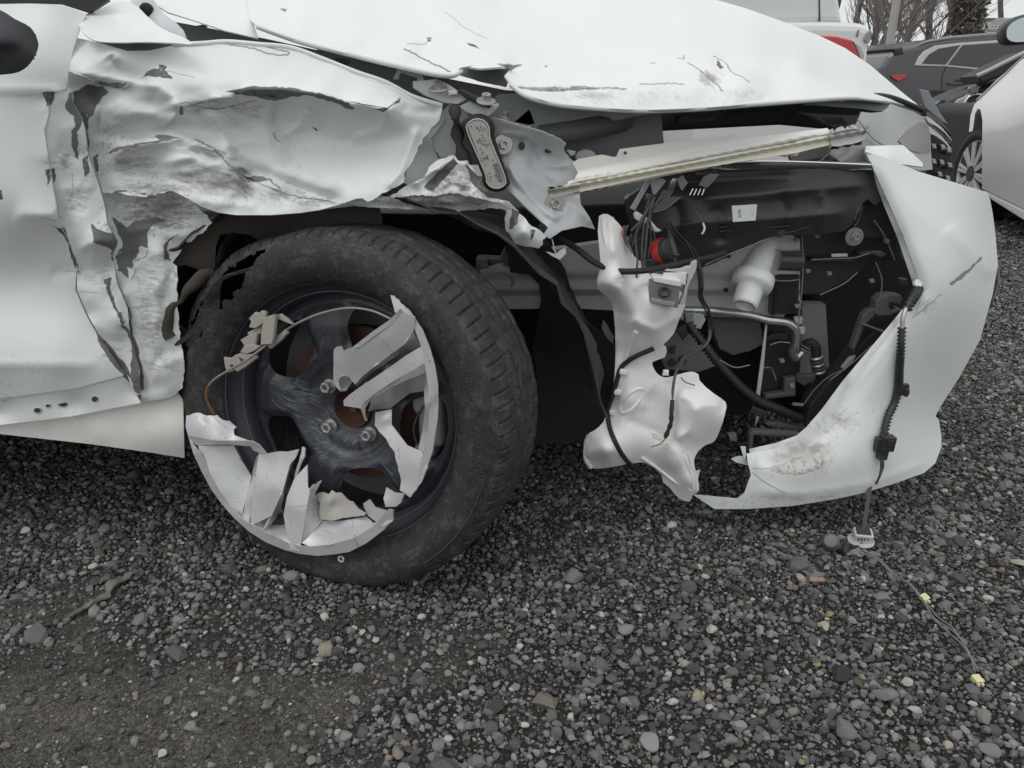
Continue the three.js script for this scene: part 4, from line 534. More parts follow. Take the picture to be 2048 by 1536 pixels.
// crumpled rag of metal under the wing end
const ragM = mat([1, 1, 1], .55, { map: dataTex(512, 512, (u, v) => { const a = tileNoise(u, v, 14, 51), b = tileNoise(u, v, 60, 52), d = ss(.58, .66, .7 * a + .3 * b), e = ss(.55, .8, tileNoise(u, v, 30, 53)); return [212 - 60 * d - 30 * e, 212 - 60 * d - 31 * e, 209 - 60 * d - 34 * e]; }), side: THREE.DoubleSide }); ragM.map.repeat.set(1 / .3, 1 / .3);
const ragF = (b, k = .02) => (x, y) => b(x, y) + k * (Math.abs(n2(x * .012 + y * .01, y * .03 - x * .006)) - .3) + k * .18 * Math.abs(n2(x * .03 + 3, y * .05));
const field_tongue = field([[688, 407, -.03], [735, 405, -.036], [775, 392, -.05], [830, 386, -.058], [900, 380, -.066], [960, 392, -.075], [1036, 422, -.085], [950, 420, -.105], [900, 425, -.095], [850, 419, -.085], [780, 417, -.065]], 16), field_curl = field([[780, 394, -.045], [812, 372, -.06], [848, 358, -.07], [882, 318, -.10], [905, 310, -.115], [935, 320, -.10], [960, 368, -.075], [1040, 424, -.085], [940, 392, -.065], [860, 392, -.058]], 16);
P_('wing_shred', jag([[688, 407], [735, 405], [775, 392], [830, 386], [900, 380], [960, 392], [1000, 406], [1036, 422], [985, 416], [950, 420], [900, 425], [850, 419], [780, 417], [720, 413]], 1.4, 9, 61), (x, y) => field_tongue(x, y) + .004 * n2(x * .012, y * .05), { cell: 5 }, sidePaint, 'torn grey tongue of wing metal');
const curlFold = folds([[[[820, 375], [862, 345], [905, 318], [940, 335]], .020, 9], [[[850, 372], [890, 345], [925, 342], [960, 375]], -.020, 9], [[[870, 378], [905, 362], [945, 368], [985, 390]], .016, 8], [[[890, 330], [915, 350], [930, 380]], .010, 7]]);
P_('wing_shred', jag([[812, 372], [848, 358], [858, 334], [882, 318], [905, 310], [935, 320], [950, 345], [960, 368], [990, 390], [1018, 404], [1040, 424], [1010, 408], [975, 400], [940, 392], [900, 386], [860, 392], [830, 390], [800, 396], [780, 394]], 2, 8, 63), (x, y) => field_curl(x, y) + curlFold(x, y) + .012 * crumple(x, y, 34), { cell: 4 }, sidePaint, 'curled torn edge of the wing');
const tipF = field(Z5([[590, 1230, -.11], [690, 1270, -.105], [890, 1440, -.10], [830, 1525, -.095], [600, 1440, -.115], [720, 1400, -.075]]), 12);
P_('wing_shred', jag(Z5([[590, 1230], [620, 1215], [690, 1270], [740, 1310], [780, 1360], [840, 1390], [890, 1440], [860, 1462], [862, 1495], [830, 1525], [740, 1510], [640, 1480], [600, 1440], [585, 1340]]), 1.6, 9, 62), (x, y) => tipF(x, y) + .012 * crumple(x + 300, y, 40), { cell: 4 }, sidePaint, 'curled torn tip of wing metal');
// flakes of paint curling off the metal
const flake = (o, up = .006, f = zFend) => { const cx = o.reduce((s, q) => s + q[0], 0) / o.length, cy = o.reduce((s, q) => s + q[1], 0) / o.length, R = Math.max(...o.map(q => Math.hypot(q[0] - cx, q[1] - cy))); add(car, 'paint_flake', sheet(o, (x, y) => onZ(x, y, f(x, y) + .0012 + up * Math.pow(Math.hypot(x - cx, y - cy) / R, 2)), { cell: 4, th: .0008 }), sidePaint); };
flake(jag(Z3([[850, 690], [980, 715], [1110, 738], [1125, 722], [1200, 662], [1150, 672], [1090, 690], [960, 690]]), 1, 7, 3), .010); flake(jag(Z3([[300, 655], [350, 682], [320, 700], [280, 690], [190, 660]]), 1, 6, 4), .008); flake(jag(Z1([[650, 565], [770, 578], [885, 562], [870, 590], [830, 605], [770, 595], [700, 588]]), 1, 6, 5), .010); flake(jag(Z1([[465, 485], [560, 520], [645, 550], [640, 575], [580, 600], [525, 628], [470, 625], [472, 560]]), 1, 7, 6), .008);
flake(jag(Z1([[1250, 745], [1330, 715], [1400, 700], [1490, 695], [1400, 730], [1300, 760]]), 1, 6, 7), .007); flake(jag(Z1([[1490, 745], [1560, 735], [1610, 720], [1580, 750], [1520, 760]]), 1, 6, 8), .006); flake(jag(Z1([[1400, 1010], [1470, 1030], [1540, 1100], [1600, 1180], [1560, 1150], [1480, 1080]]), 1, 6, 9), .008); flake(jag(Z1([[800, 1310], [900, 1305], [990, 1330], [1060, 1305], [1000, 1345], [880, 1335]]), 1, 6, 10), .008); flake(jag(Z3([[130, 1190], [260, 1215], [330, 1240], [420, 1320], [350, 1290], [230, 1250]]), 1, 6, 11), .010); flake(jag(Z2([[785, 345], [815, 280], [870, 290], [860, 330], [810, 350]]), 1, 6, 12), .006, zLow); flake(jag(Z2([[690, 415], [770, 475], [800, 400], [780, 395], [750, 390]]), 1, 6, 13), .006, zLow);
// ---- bonnet
const fHood = field([[490, 40, -.15], [515, 52, -.12], [600, 82, -.115], [700, 108, -.11], [800, 132, -.105], [880, 148, -.10], [930, 146, -.11], [1000, 140, -.13], [1022, 168, -.11], [1050, 190, -.10], [1110, 207, -.095], [1200, 216, -.095], [1290, 220, -.10], [1400, 216, -.11], [1500, 208, -.135], [1640, 198, -.22], [1700, 195, -.28], [1780, 203, -.40], [1845, 217, -.55],
  [600, 60, -.14], [700, 82, -.145], [800, 108, -.140], [880, 128, -.135], [600, 30, -.25], [700, 50, -.26], [800, 75, -.25], [560, -40, -.6], [700, -40, -.75], [850, -40, -.9], [830, 10, -.60], [900, 45, -.43], [955, 88, -.27], [880, 95, -.21], [800, 30, -.47], [700, 0, -.5], [600, -5, -.42], [500, -30, -.45], [500, 10, -.25],
  [1000, 100, -.27], [1000, 40, -.62], [1000, -40, -1.15], [930, 60, -.40], [960, 118, -.18], [1040, 150, -.145], [1100, 168, -.128], [1200, 172, -.132], [1300, 166, -.14], [1400, 168, -.15], [1480, 165, -.17], [1100, 140, -.22], [1200, 140, -.24], [1300, 130, -.27], [1400, 132, -.27], [1200, 80, -.52], [1300, 80, -.54], [1200, 0, -.98], [1200, -50, -1.35], [1350, 30, -.9], [1410, 120, -.32], [1450, 140, -.28], [1430, 80, -.58], [1520, 130, -.34], [1560, 170, -.25], [1600, 120, -.46], [1650, 160, -.34], [1720, 160, -.46], [1740, 130, -.75], [1800, 182, -.66], [1690, 95, -.86], [1640, 72, -.95], [1600, 90, -.74], [1560, 42, -1.05], [1490, 18, -1.15], [1430, 0, -1.25], [1400, -14, -1.3], [1500, 60, -.78]], 24, 4);
const zHood = (x, y) => fHood(x, y) + hoodFolds(x, y) + wob(x * .7, y * .7, .0012);
const hoodPaint = paintMaps(-.6, 1.2, .75, 1.25, 2048, 600, k => {
  const H = at(zHood); k.chip(H, Z3([[370, 60], [425, 65], [410, 80]]), 3); k.crack(H, Z3([[1240, 300], [1370, 300], [1400, 260]]), 3); k.chip(H, Z3([[1380, 255], [1410, 255], [1405, 280], [1385, 285]]), 4); k.chip(H, Z3([[1625, 292], [1690, 300], [1745, 335], [1700, 320]]), 5); k.crack(H, Z3([[1500, 80], [1640, 190], [1790, 265]]), 2, 4, .5); k.crack(H, Z3([[1220, 330], [1370, 410], [1540, 490]]), 3, 5, .8);
  const z = Zm(950, 0, 3.7236); k.crack(H, z([[300, 648], [480, 658], [610, 655], [700, 660], [760, 648], [1130, 662]]), 4); k.chip(H, z([[300, 650], [480, 660], [600, 645], [625, 665], [700, 660], [720, 640], [900, 655], [1130, 662], [800, 670], [560, 682], [400, 668]]), 6, [150, 150, 147]); k.crack(H, z([[1225, 628], [1480, 620], [1560, 628]]), 3); k.crack(H, z([[1770, 418], [1850, 455], [1920, 540], [2048, 610]]), 3, 6, .7); k.chip(H, z([[1805, 450], [1850, 500], [1830, 515], [1800, 485]]), 7); k.crack(H, z([[1505, 430], [1555, 440], [1560, 410]]), 3); k.scuff(H, 950 + 1720 / 3.7236, 560 / 3.7236, 22, 14, 60, .75, 26, .6, 8, [140, 132, 122]); k.crack(H, z([[1580, 465], [1660, 510], [1760, 590], [1850, 680]]), 4, 8, .6); k.chip(H, z([[515, 485], [540, 490], [525, 505]]), 8); k.crack(H, z([[1305, 470], [1345, 472]]), 3); k.scuff(H, 1180, 188, 60, 8, 30, .15, 40, .3, 9); k.grime(H, 1300, 195, 300, 16, 300, .14); k.scuff(H, 1480, 180, 60, 12, 12, .7, 24, .3, 10);
});
const hoodOut = [[487, -45], [500, 38], [515, 52], [600, 82], [700, 108], [800, 132], [880, 149], [905, 150], [922, 141], [935, 134], [960, 137], [1000, 134], [1022, 137], [1010, 150], [1022, 168], [1050, 190], [1110, 207], [1200, 216], [1290, 220], [1400, 216], [1500, 208], [1640, 198], [1700, 195], [1780, 203], [1846, 218], [1800, 181], [1740, 130], [1690, 96], [1640, 72], [1560, 41], [1490, 16], [1430, -1], [1380, -18], [1300, -50]];
add(car, 'bonnet', sheet(hoodOut, at(zHood), { cell: 9, th: .003 }), hoodPaint, 'buckled white bonnet with cracked paint');
{ const edge = hoodOut.slice(2, 9); add(car, 'bonnet_hem', pipe(edge.map(([x, y]) => onZ(x, y + 1, zHood(x, y) - .004)), .0045, { rad: 8 }), hoodPaint);
  const e2 = hoodOut.slice(14, 24); add(car, 'bonnet_hem', pipe(e2.map(([x, y]) => onZ(x, y + 1, zHood(x, y) - .004)), .0045, { rad: 8, seg: 120 }), hoodPaint); }
// underside fold where the bonnet edge is ripped
P_('bonnet_tear', jag(Z5([[230, 245], [265, 205], [350, 192], [440, 178], [540, 180], [715, 184], [660, 205], [605, 245], [590, 275], [600, 310], [590, 345], [540, 335], [420, 310], [330, 280], [250, 258]]), 1.2, 10, 12), field(Z5([[230, 245, -.11], [350, 192, -.14], [540, 180, -.15], [715, 184, -.15], [600, 320, -.17], [540, 335, -.20], [420, 310, -.20], [330, 280, -.16], [480, 240, -.19]]), 8), { cell: 5 }, mat([.42, .43, .43], .7, { bumpMap: speck, bumpScale: .001 }), 'grey torn underside of the bonnet edge');
const fCor = field([[300, -30, -.4], [310, 5, -.22], [335, 22, -.17], [400, 46, -.15], [450, 61, -.14], [517, 77, -.13], [500, 38, -.17], [487, -40, -.5], [420, 10, -.24], [380, -30, -.42]], 10);
P_('bonnet_corner', [[296, -40], [303, -5], [316, 12], [335, 24], [380, 38], [450, 61], [517, 77], [506, 45], [495, 20], [485, -40]], fCor, {}, hoodPaint, 'rear corner of the white bonnet');
P_('hinge_cover', [[262, 4], [276, 14], [292, 30], [312, 48], [345, 66], [372, 76], [366, 60], [352, 45], [330, 30], [316, 12], [303, -5], [290, -30], [262, -30]], field([[262, -10, -.2], [290, 0, -.16], [312, 48, -.12], [372, 76, -.09], [330, 30, -.13], [352, 50, -.11]], 8), {}, M.greyPaint);
add(car, 'rubber_plug', turned(onZ(294, 20, -.15), onZ(293, 20, -.135), [[0, 0], [0, .011], [.8, .011], [1, .008], [1, 0]]), M.rubber);
// door mirror
{ const o = smooth([[-120, 0], [0, 20], [30, 38], [60, 54], [72, 72], [77, 90], [72, 108], [58, 130], [42, 142], [20, 148], [-60, 150], [-120, 140]], 3), f = field([[-120, 0, .10], [0, 20, .10], [60, 54, .085], [77, 90, .06], [58, 130, .075], [20, 148, .085], [-120, 140, .1], [0, 85, .135], [40, 90, .118], [-60, 80, .14]], 12); add(car, 'door_mirror', sheet(o, at(f), { cell: 7, th: .004 }), mat([.035, .036, .042], .6, { bumpMap: speck, bumpScale: .0005 }), 'grainy black door mirror cap'); }
add(car, 'window_seal', sheet([[-420, -40], [200, -40], [215, 2], [176, 26], [120, 8], [60, 6], [-60, 7], [-420, 9]], at(() => -.075), { th: .01 }), M.black);
// ---------------------------------------------------------------- inside the front of the car
const q6 = Zm(1150, 400, 4.8), q7 = Zm(1100, 650, 4.0422), q8 = Zm(1450, 450, 3.84), qH = Zm(1450, 150, 4.551), qL = Zm(1230, 330, 6.677), qB = Zm(1660, 350, 4.15), qD = Zm(1480, 560, 4.518);
const S_ = (name, out, z, d, m, bev = .0015, label, holes) => add(car, name, slab(out, z, d, bev, holes), m, label);
// hidden mass of the car: engine, floor, far side; it closes the body so that the bays are dark
S_('engine_block', [[-900, 470], [430, 470], [900, 420], [1500, 400], [1720, 420], [1790, 640], [1600, 820], [1200, 850], [300, 830], [-900, 830]], -.55, .75, M.blackRough, .01);
add(car, 'floor_pan', boxAt(V(-1.56, .24, -.95), 1.6, .06, 1.75, [0, 0, 0], .01), M.blackRough);
add(car, 'far_side_body', merge([boxAt(V(-.75, .52, -1.86), 2.9, .66, .12, [0, 0, 0], .05), boxAt(V(-1.5, .55, -.9), .2, .7, 1.9, [0, 0, 0], .03)]), M.milk);
add(car, 'front_crossmember', boxAt(V(.62, .42, -1.1), .1, .34, 1.2, [0, 0, 0], .02), M.blackRough);
S_('crash_absorber', [[1640, 430], [1800, 430], [1842, 560], [1836, 600], [1760, 700], [1650, 830], [1600, 850], [1600, 700], [1640, 560]], -.42, .2, M.blackRough, .01);
// wheel arch
{ const P = []; const g = sheet([[-1, -1], [1, -1], [1, 1], [-1, 1]].map(([a, b]) => [a * 8, b * 5]), (u, v) => { const th = (1 - (u / 8 + 1) / 2) * Math.PI * 1.02 - .06, z = -.055 - (v / 5 + 1) / 2 * .4, r = .395 + .012 * n2(u * .8, v * .8) + (u > 2 ? .04 * (u - 2) / 6 : 0); return V(-.30 + r * Math.cos(th) * 1.08, .28 + r * Math.sin(th) * .98, z); }, { cell: .4, th: .003, flip: true });
  add(car, 'wheel_arch_liner', g, mat([.055, .05, .046], .85)); }
S_('arch_inner_wall', [[330, 420], [1010, 430], [1020, 640], [1000, 900], [360, 900], [340, 600]], -.46, .05, mat([.035, .035, .036], .8), .004);
add(car, 'arch_shield', sheet(smooth([[345, 500], [390, 478], [425, 446], [440, 428], [540, 432], [640, 422], [760, 418], [756, 468], [650, 478], [560, 505], [500, 470], [440, 470], [430, 520], [426, 548], [410, 545], [372, 530], [350, 532]], 2), at(field([[345, 500, -.10], [440, 430, -.10], [640, 424, -.11], [756, 440, -.16], [560, 500, -.19], [426, 548, -.12], [350, 530, -.10]], 12)), { cell: 8, th: .003 }), mat([.13, .11, .095], .9), 'mud-brown torn wheel arch lining');
add(car, 'torn_liner', pipe([[424, 545, -.06], [408, 548, -.05], [392, 565, -.045], [375, 580, -.04], [362, 602, -.045], [345, 612, -.035], [334, 640, -.03], [331, 662, -.03], [340, 676, -.03]].map(p => onZ(...p)), t => .007 + .004 * Math.sin(t * 9) + .003 * t, { rad: 8 }), mat([.07, .058, .047], .9), 'twisted brown strip of lining');
add(car, 'torn_liner', sheet([[338, 655], [352, 642], [372, 660], [398, 640], [420, 560], [432, 552], [424, 620], [400, 690], [372, 740], [366, 710], [350, 690]], at(field([[345, 650, -.06], [420, 560, -.07], [372, 740, -.06], [390, 650, -.045]], 10)), { cell: 7 }), M.black);
add(car, 'torn_liner', sheet(jag([[348, 690], [395, 645], [402, 655], [372, 682], [352, 692]], 1, 9), at(() => -.03), { th: .003 }), M.blackRough);
// ripped band of tread standing off the tyre
add(car, 'tyre_flap', sheet(smooth([[372, 690], [392, 640], [410, 595], [432, 562], [470, 545], [520, 532], [580, 524], [640, 538], [590, 536], [540, 536], [480, 548], [445, 562], [440, 600], [433, 660], [426, 672], [424, 640], [404, 660], [385, 700]], 2), at(field([[372, 690, -.035], [410, 595, -.02], [432, 562, -.015], [520, 532, -.012], [640, 538, -.02], [440, 600, -.03], [430, 670, -.02]], 10)), { cell: 6, th: .006 }), tyreMat, 'ripped band of tyre rubber');
S_('brake_line_bracket', [[950, 545], [955, 518], [1000, 520], [1010, 500], [1040, 540], [1050, 620], [1000, 600], [962, 560]], -.30, .05, M.plasticGrey, .004);
S_('hose_block', [[952, 520], [975, 522], [978, 535], [994, 533], [996, 560], [970, 558], [952, 546]], -.27, .04, mat([.25, .25, .25], .6), .003);
add(car, 'brake_hose', wire([[968, 547, -.26], [990, 545, -.25], [1015, 548, -.25], [1026, 562, -.255], [1018, 578, -.265], [1000, 585, -.28]], .0022), mat([.3, .3, .29], .5));
add(car, 'spring_seat', wire([[725, 446, -.27], [735, 458, -.26], [780, 464, -.25], [840, 470, -.25]], .006), mat([.1, .1, .1], .6));
// body rail
const railF = (x, y) => -.26 + (y > 583 ? -.02 : 0) + .012 * ss(560, 545, y);
add(car, 'chassis_rail', sheet([[960, 540], [1005, 532], [1062, 548], [1100, 500], [1240, 480], [1560, 455], [1600, 480], [1600, 600], [1560, 640], [1160, 617], [1020, 618], [962, 580]], at(railF), { cell: 6, th: .03 }), mat([.5, .515, .525], .5, { bumpMap: speck, bumpScale: .0003 }), 'light grey chassis rail');
for (const [x, y] of [[1457, 512], [1452, 580], [1540, 588]]) S_('rail_hole', circ(x, y, 5, 5), railF(x, y) + .001, .006, M.black, 0);
add(car, 'arch_flap', sheet([[1012, 480], [1040, 488], [1100, 492], [1130, 540], [1150, 610], [1168, 640], [1228, 690], [1240, 880], [1060, 890], [1075, 760], [1066, 690], [1082, 600], [1078, 570], [1060, 550], [1020, 545]], at(field([[1012, 480, -.2], [1100, 492, -.18], [1150, 610, -.22], [1228, 690, -.2], [1240, 880, -.2], [1060, 890, -.26], [1075, 700, -.3], [1150, 760, -.24]], 12)), { cell: 10, th: .003 }), M.blackRough, 'black plastic arch lining flap');
S_('lining_chip', jag([[1206, 640], [1216, 652], [1228, 672], [1226, 690], [1214, 676], [1204, 658]], 1, 7), -.19, .002, M.plasticGrey, .0004);
// gap between wing and bonnet
S_('apron', [[330, 40], [520, 75], [860, 150], [1010, 180], [1320, 200], [1330, 300], [1200, 330], [900, 330], [560, 130], [380, 92]], -.25, .04, mat([.24, .25, .265], .55), .004, 'dark grey inner apron');
S_('apron_panel', [[975, 205], [1000, 188], [1060, 185], [1310, 226], [1240, 240], [1150, 255], [1060, 262], [985, 240]], -.2, .01, mat([.40, .43, .42], .5), .003, 'grey-green inner panel');
S_('cowl_box', [[368, 55], [405, 48], [402, 82], [372, 82]], -.27, .03, M.plasticGrey, .006);
add(car, 'cowl_pipe', wire([[640, 100, -.27], [690, 125, -.26], [730, 118, -.27], [780, 130, -.29]], .012), mat([.09, .095, .1], .5));
S_('hinge_loop', [[785, 158], [796, 138], [842, 150], [848, 162], [836, 164], [834, 156], [802, 146], [796, 160]], -.15, .012, M.greyPaint, .002);
// ---- headlamp carrier and brackets
S_('wing_stay', [[886, 222], [898, 208], [925, 212], [940, 238], [916, 250], [920, 312], [905, 318], [884, 322], [868, 300], [861, 272], [875, 258]], -.145, .012, M.greyPaint, .003, 'blue-grey wing stay');
S_('stay_bracket', Z5([[-90, 300], [0, 295], [80, 285], [180, 330], [320, 430], [240, 470], [140, 462], [0, 410], [-90, 350]]), -.125, .006, sidePaint, .002);
S_('stay_bracket', Z5([[240, 490], [330, 445], [420, 490], [480, 482], [535, 460], [545, 485], [470, 560], [390, 565], [300, 530]]), -.12, .006, M.greyPaint, .002);
add(car, 'bolt', boltGeo(onZ(877, 178, -.115), V(-.05, 1, .3), .0075, 2.0, 1.3), M.zinc);
S_('square_clip', Z5([[165, 365], [230, 370], [235, 400], [170, 410]]), -.11, .014, M.milk, .003);
S_('stay_clip', Z5([[235, 375], [265, 355], [380, 412], [440, 455], [490, 470], [470, 500], [400, 470], [300, 430]]), -.112, .016, M.black, .003);
add(car, 'bolt', boltGeo(onZ(972, 203, -.10), V(.1, 1, .35), .0078, 2.0, 1.3), M.zinc);
add(car, 'bolt', boltGeo(onZ(1010, 234, -.16), V(.1, 1, .35), .006, 1.8, 1.2), M.zinc);
S_('black_wedge', Z5([[650, 600], [765, 500], [808, 615], [760, 625]]), -.20, .01, M.black, .001);
add(car, 'loom_tape', pipe([[908, 212, -.115], [912, 235, -.105], [914, 258, -.11], [918, 285, -.11], [926, 312, -.105], [938, 330, -.105]].map(p => onZ(...p)), t => .0075 + .0035 * Math.sin(t * 17) + .003 * t, { rad: 9 }), M.blackRough, 'tattered black tape on the loom');
S_('loom_clip', [[902, 232], [912, 232], [912, 240], [902, 240]], -.09, .01, M.black, .001);
// carrier plate with pressed channels
const carF0 = field(Z5([[470, 570, -.135], [590, 590, -.115], [760, 640, -.112], [880, 680, -.115], [990, 730, -.12], [1030, 765, -.13], [520, 690, -.138], [620, 690, -.136], [760, 720, -.132], [820, 740, -.150], [850, 860, -.165], [960, 915, -.155], [1060, 900, -.135], [1110, 910, -.125], [1125, 1000, -.13], [560, 830, -.142], [700, 850, -.136], [760, 950, -.138], [620, 960, -.13], [650, 1060, -.10], [610, 1090, -.14], [700, 1160, -.105], [760, 1240, -.105], [680, 1040, -.134], [760, 1100, -.138], [860, 1180, -.136], [900, 1250, -.11], [960, 1330, -.105], [1040, 1270, -.125], [960, 1200, -.14], [940, 1050, -.135], [1080, 1080, -.13], [1130, 1150, -.135], [1140, 1280, -.12], [1240, 1380, -.14], [1000, 1390, -.10], [910, 1450, -.095], [840, 1000, -.138]]), 20, 6);
const carFolds = folds([[Z5([[500, 690], [620, 685], [745, 702], [785, 728], [830, 742], [845, 850], [885, 915], [970, 925], [1085, 912]]), .010, 6], [Z5([[590, 880], [650, 1000], [760, 1130], [900, 1270], [1000, 1330]]), .012, 6], [Z5([[575, 930], [640, 1050], [760, 1190], [920, 1350]]), -.010, 6], [Z5([[780, 740], [790, 920], [860, 1010], [950, 1080]]), -.008, 6], [Z5([[900, 1240], [960, 1290], [1030, 1270], [1045, 1200]]), .008, 6], [Z5([[1120, 1130], [1140, 1250], [1220, 1350]]), .008, 7], [Z5([[560, 600], [760, 655], [900, 705], [1000, 760]]), .006, 7]]);
add(car, 'headlamp_carrier', sheet([...Z5([[440, 575], [470, 565], [590, 590], [760, 640], [880, 680]]), ...jag(Z5([[880, 680], [990, 730], [1032, 765], [1010, 800], [1040, 850], [1075, 880], [1110, 905], [1125, 1000], [1085, 1035]]), 2, 8, 5, false), ...Z5([[1130, 1100], [1140, 1200], [1200, 1290], [1245, 1385], [1150, 1362], [1000, 1395], [912, 1455], [868, 1420], [900, 1372], [600, 1090], [560, 830], [500, 690]])], at((x, y) => carF0(x, y) + carFolds(x, y)), { cell: 4, th: .003 }), M.greyPaint, 'pressed silver-grey headlamp carrier plate');
S_('carrier_hole', Z5(circ(708, 776, 24, 30, 16)), -.128, .006, M.black, 0); S_('carrier_hole', Z5(circ(902, 812, 28, 16, 16)), -.150, .006, M.black, 0);
for (const [x, y, r, z] of [[1006, 289, .0085, -.132], [1109, 407, .0095, -.128]]) add(car, 'bolt', boltGeo(onZ(x, y, z), V(.25, .1, 1), r, 1.9, .9), M.zinc);
add(car, 'carrier_rivet', boltGeo(onZ(1085, 455, -.10), V(0, 0, 1), .005, 1.4, .8), M.black);
// sealed oval control unit
{ const oval = s => { const o = [], c0 = [955, 262], c1 = [993, 358]; for (let i = 0; i <= 12; i++) { const a = Math.PI * (1.12 + i / 12 * .98); o.push([c0[0] + Math.cos(a) * 28 * s, c0[1] + Math.sin(a) * 28 * s]); } for (let i = 0; i <= 12; i++) { const a = Math.PI * (2.12 + i / 12 * .95); o.push([c1[0] + Math.cos(a) * 24 * s, c1[1] + Math.sin(a) * 22 * s]); } return o; };
  const u = grp(car, 'control_unit'); u.userData.label = 'oval grey control unit in a black rubber seal';
  add(u, 'rubber_seal', slab(oval(1.22), -.085, .035, .006), M.rubber);
  add(u, 'cover', slab(oval(.8), -.079, .012, .002), mat([.46, .45, .42], .55, { bumpMap: speck, bumpScale: .0004 }));
  add(u, 'cover_rim', pipe(oval(.86).map(([x, y]) => onZ(x, y, -.079)), .0014, { closed: true, rad: 6 }), mat([.55, .54, .5], .5));
  const r = rng(8), l = []; for (let i = 0; i < 46; i++) { const t = r(), x = 955 + 38 * t + (r() - .5) * 26, y = 252 + 112 * t; l.push(turned(onZ(x, y, -.082), onZ(x, y, -.0775 + r() * .001), [[0, .0004], [0, .0011 + r() * .0012], [1, .0009], [1, 0]], 8)); }
  for (let i = 0; i < 9; i++) { const y = 328 + i * 4; l.push(slab([[986 + i * 1.2, y], [996 + i * 1.2, y - 1], [996 + i * 1.2, y + 1], [986 + i * 1.2, y + 2]], -.0775, .002, 0)); }
  add(u, 'moulded_dots', merge(l), mat([.2, .2, .19], .6)); add(u, 'screw', boltGeo(onZ(966, 255, -.079), V(0, 0, 1), .0026, 1.3, .8), M.zinc); add(u, 'screw', boltGeo(onZ(963, 316, -.079), V(0, 0, 1), .003, 1.3, .8), M.zinc); }
// dark pipe behind
add(car, 'air_pipe', wire([[1080, 272, -.18], [1150, 262, -.185], [1220, 248, -.22], [1300, 232, -.34], [1420, 224, -.45]], .019), mat([.13, .135, .14], .5));
S_('pipe_bracket', [[1110, 285], [1180, 268], [1200, 285], [1240, 300], [1240, 330], [1150, 335]], -.27, .03, M.darkGrey, .004);
S_('broken_cap', jag(circ(1172, 315, 22, 16, 12), 1.5, 6), -.21, .02, M.milk, .003);
S_('broken_cap', jag([[1133, 300], [1152, 302], [1150, 310], [1140, 312]], 1.2, 6), -.18, .004, M.milk, .001);
S_('slam_panel', [[1180, 225], [1300, 220], [1560, 205], [1700, 208], [1790, 225], [1760, 262], [1690, 262], [1560, 250], [1330, 262], [1200, 300]], -.62, .05, mat([.035, .036, .038], .5), .006);
S_('latch_bar', [[1352, 248], [1358, 232], [1370, 228], [1440, 222], [1442, 232], [1374, 238], [1370, 248]], -.34, .02, M.darkGrey, .003);
// grey trim under the bonnet nose
add(car, 'nose_trim', sheet(smooth(qH([[590, 290], [820, 235], [1100, 238], [1200, 205], [1480, 250], [1500, 290], [1440, 330], [1260, 310], [1000, 290], [780, 275]]), 2), at(field(qH([[590, 290, -.3], [820, 240, -.3], [1200, 210, -.36], [1490, 260, -.44], [1400, 320, -.42], [1000, 280, -.33]]), 10)), { cell: 7, th: .004 }), mat([.28, .285, .29], .5), 'bent grey trim under the bonnet nose');
add(car, 'nose_seal', wire(qH([[0, 312, -.24], [300, 300, -.26], [700, 250, -.30], [1050, 205, -.34], [1300, 190, -.40], [1500, 205, -.46], [1800, 320, -.56]]), .006), M.rubber);
S_('vent_grille', qH([[660, 335], [760, 345], [1220, 370], [1180, 455], [990, 480], [900, 440], [780, 380]]), -.36, .012, mat([.11, .112, .115], .5), .002, 'dark vented cover'); 
for (let i = 0; i < 5; i++) for (let j = 0; j < 7; j++) { const x = 890 + j * 27 + i * 10, y = 386 + i * 13; S_('vent_slot', qH([[x, y], [x + 18, y + 2], [x + 20, y + 7], [x + 2, y + 5]]), -.3575, .006, M.black, 0); }
S_('radiator_fins_frame', qH([[570, 720], [930, 630], [990, 690], [1060, 790], [600, 790]]), -.30, .008, mat([.3, .28, .27], .5), .001);
for (let i = 0; i < 12; i++) { const t = i / 12; S_('radiator_fin', qH([[575 + t * 40, 716 + t * 74], [935 + t * 30, 630 + t * 115], [938 + t * 30, 634 + t * 115], [577 + t * 40, 720 + t * 74]]), -.295, .006, mat([.55, .53, .5], .4), 0); }
// ---- clear lens shell of the headlamp
const lensF = field(qH([[1200, 450, -.24], [1240, 335, -.27], [1440, 330, -.32], [1500, 260, -.36], [1700, 330, -.40], [1800, 380, -.43], [1860, 480, -.44], [1890, 850, -.42], [1500, 660, -.30], [1050, 640, -.24], [1020, 790, -.22], [1300, 790, -.24]]), 10);
add(car, 'headlamp_lens', sheet(qH([[1190, 460], [1215, 400], [1240, 335], [1330, 345], [1430, 335], [1480, 300], [1510, 262], [1620, 300], [1720, 332], [1800, 380], [1850, 460], [1868, 520], [1875, 700], [1890, 860], [1780, 870], [1400, 800], [1060, 795], [950, 720], [990, 620], [1040, 520]]), at(lensF), { cell: 7, th: .003 }), mat([.52, .53, .54], .12, { transmission: .45, clearcoat: .6, thickness: 0 }), 'cracked grey see-through headlamp lens');
add(car, 'lamp_reflector', sheet(qH([[1580, 600], [1680, 490], [1780, 430], [1840, 440], [1862, 520], [1868, 705], [1780, 712], [1700, 690], [1640, 660]]), at((x, y) => lensF(x, y) + .004), { cell: 7, th: .002 }), mat([.12, .10, .105], .3, { clearcoat: .6 }), 'smoky maroon lamp reflector');
S_('lamp_bowl', qH([[960, 640], [1240, 420], [1560, 330], [1860, 470], [1885, 860], [1300, 800], [1020, 795]]), -.47, .02, mat([.30, .305, .31], .4), .004);
add(car, 'lens_crack', wire(qH([[1205, 400, -.228], [1270, 480, -.226], [1340, 570, -.246], [1450, 640, -.27], [1560, 655, -.29]]), .0012), mat([.3, .3, .3], .2));
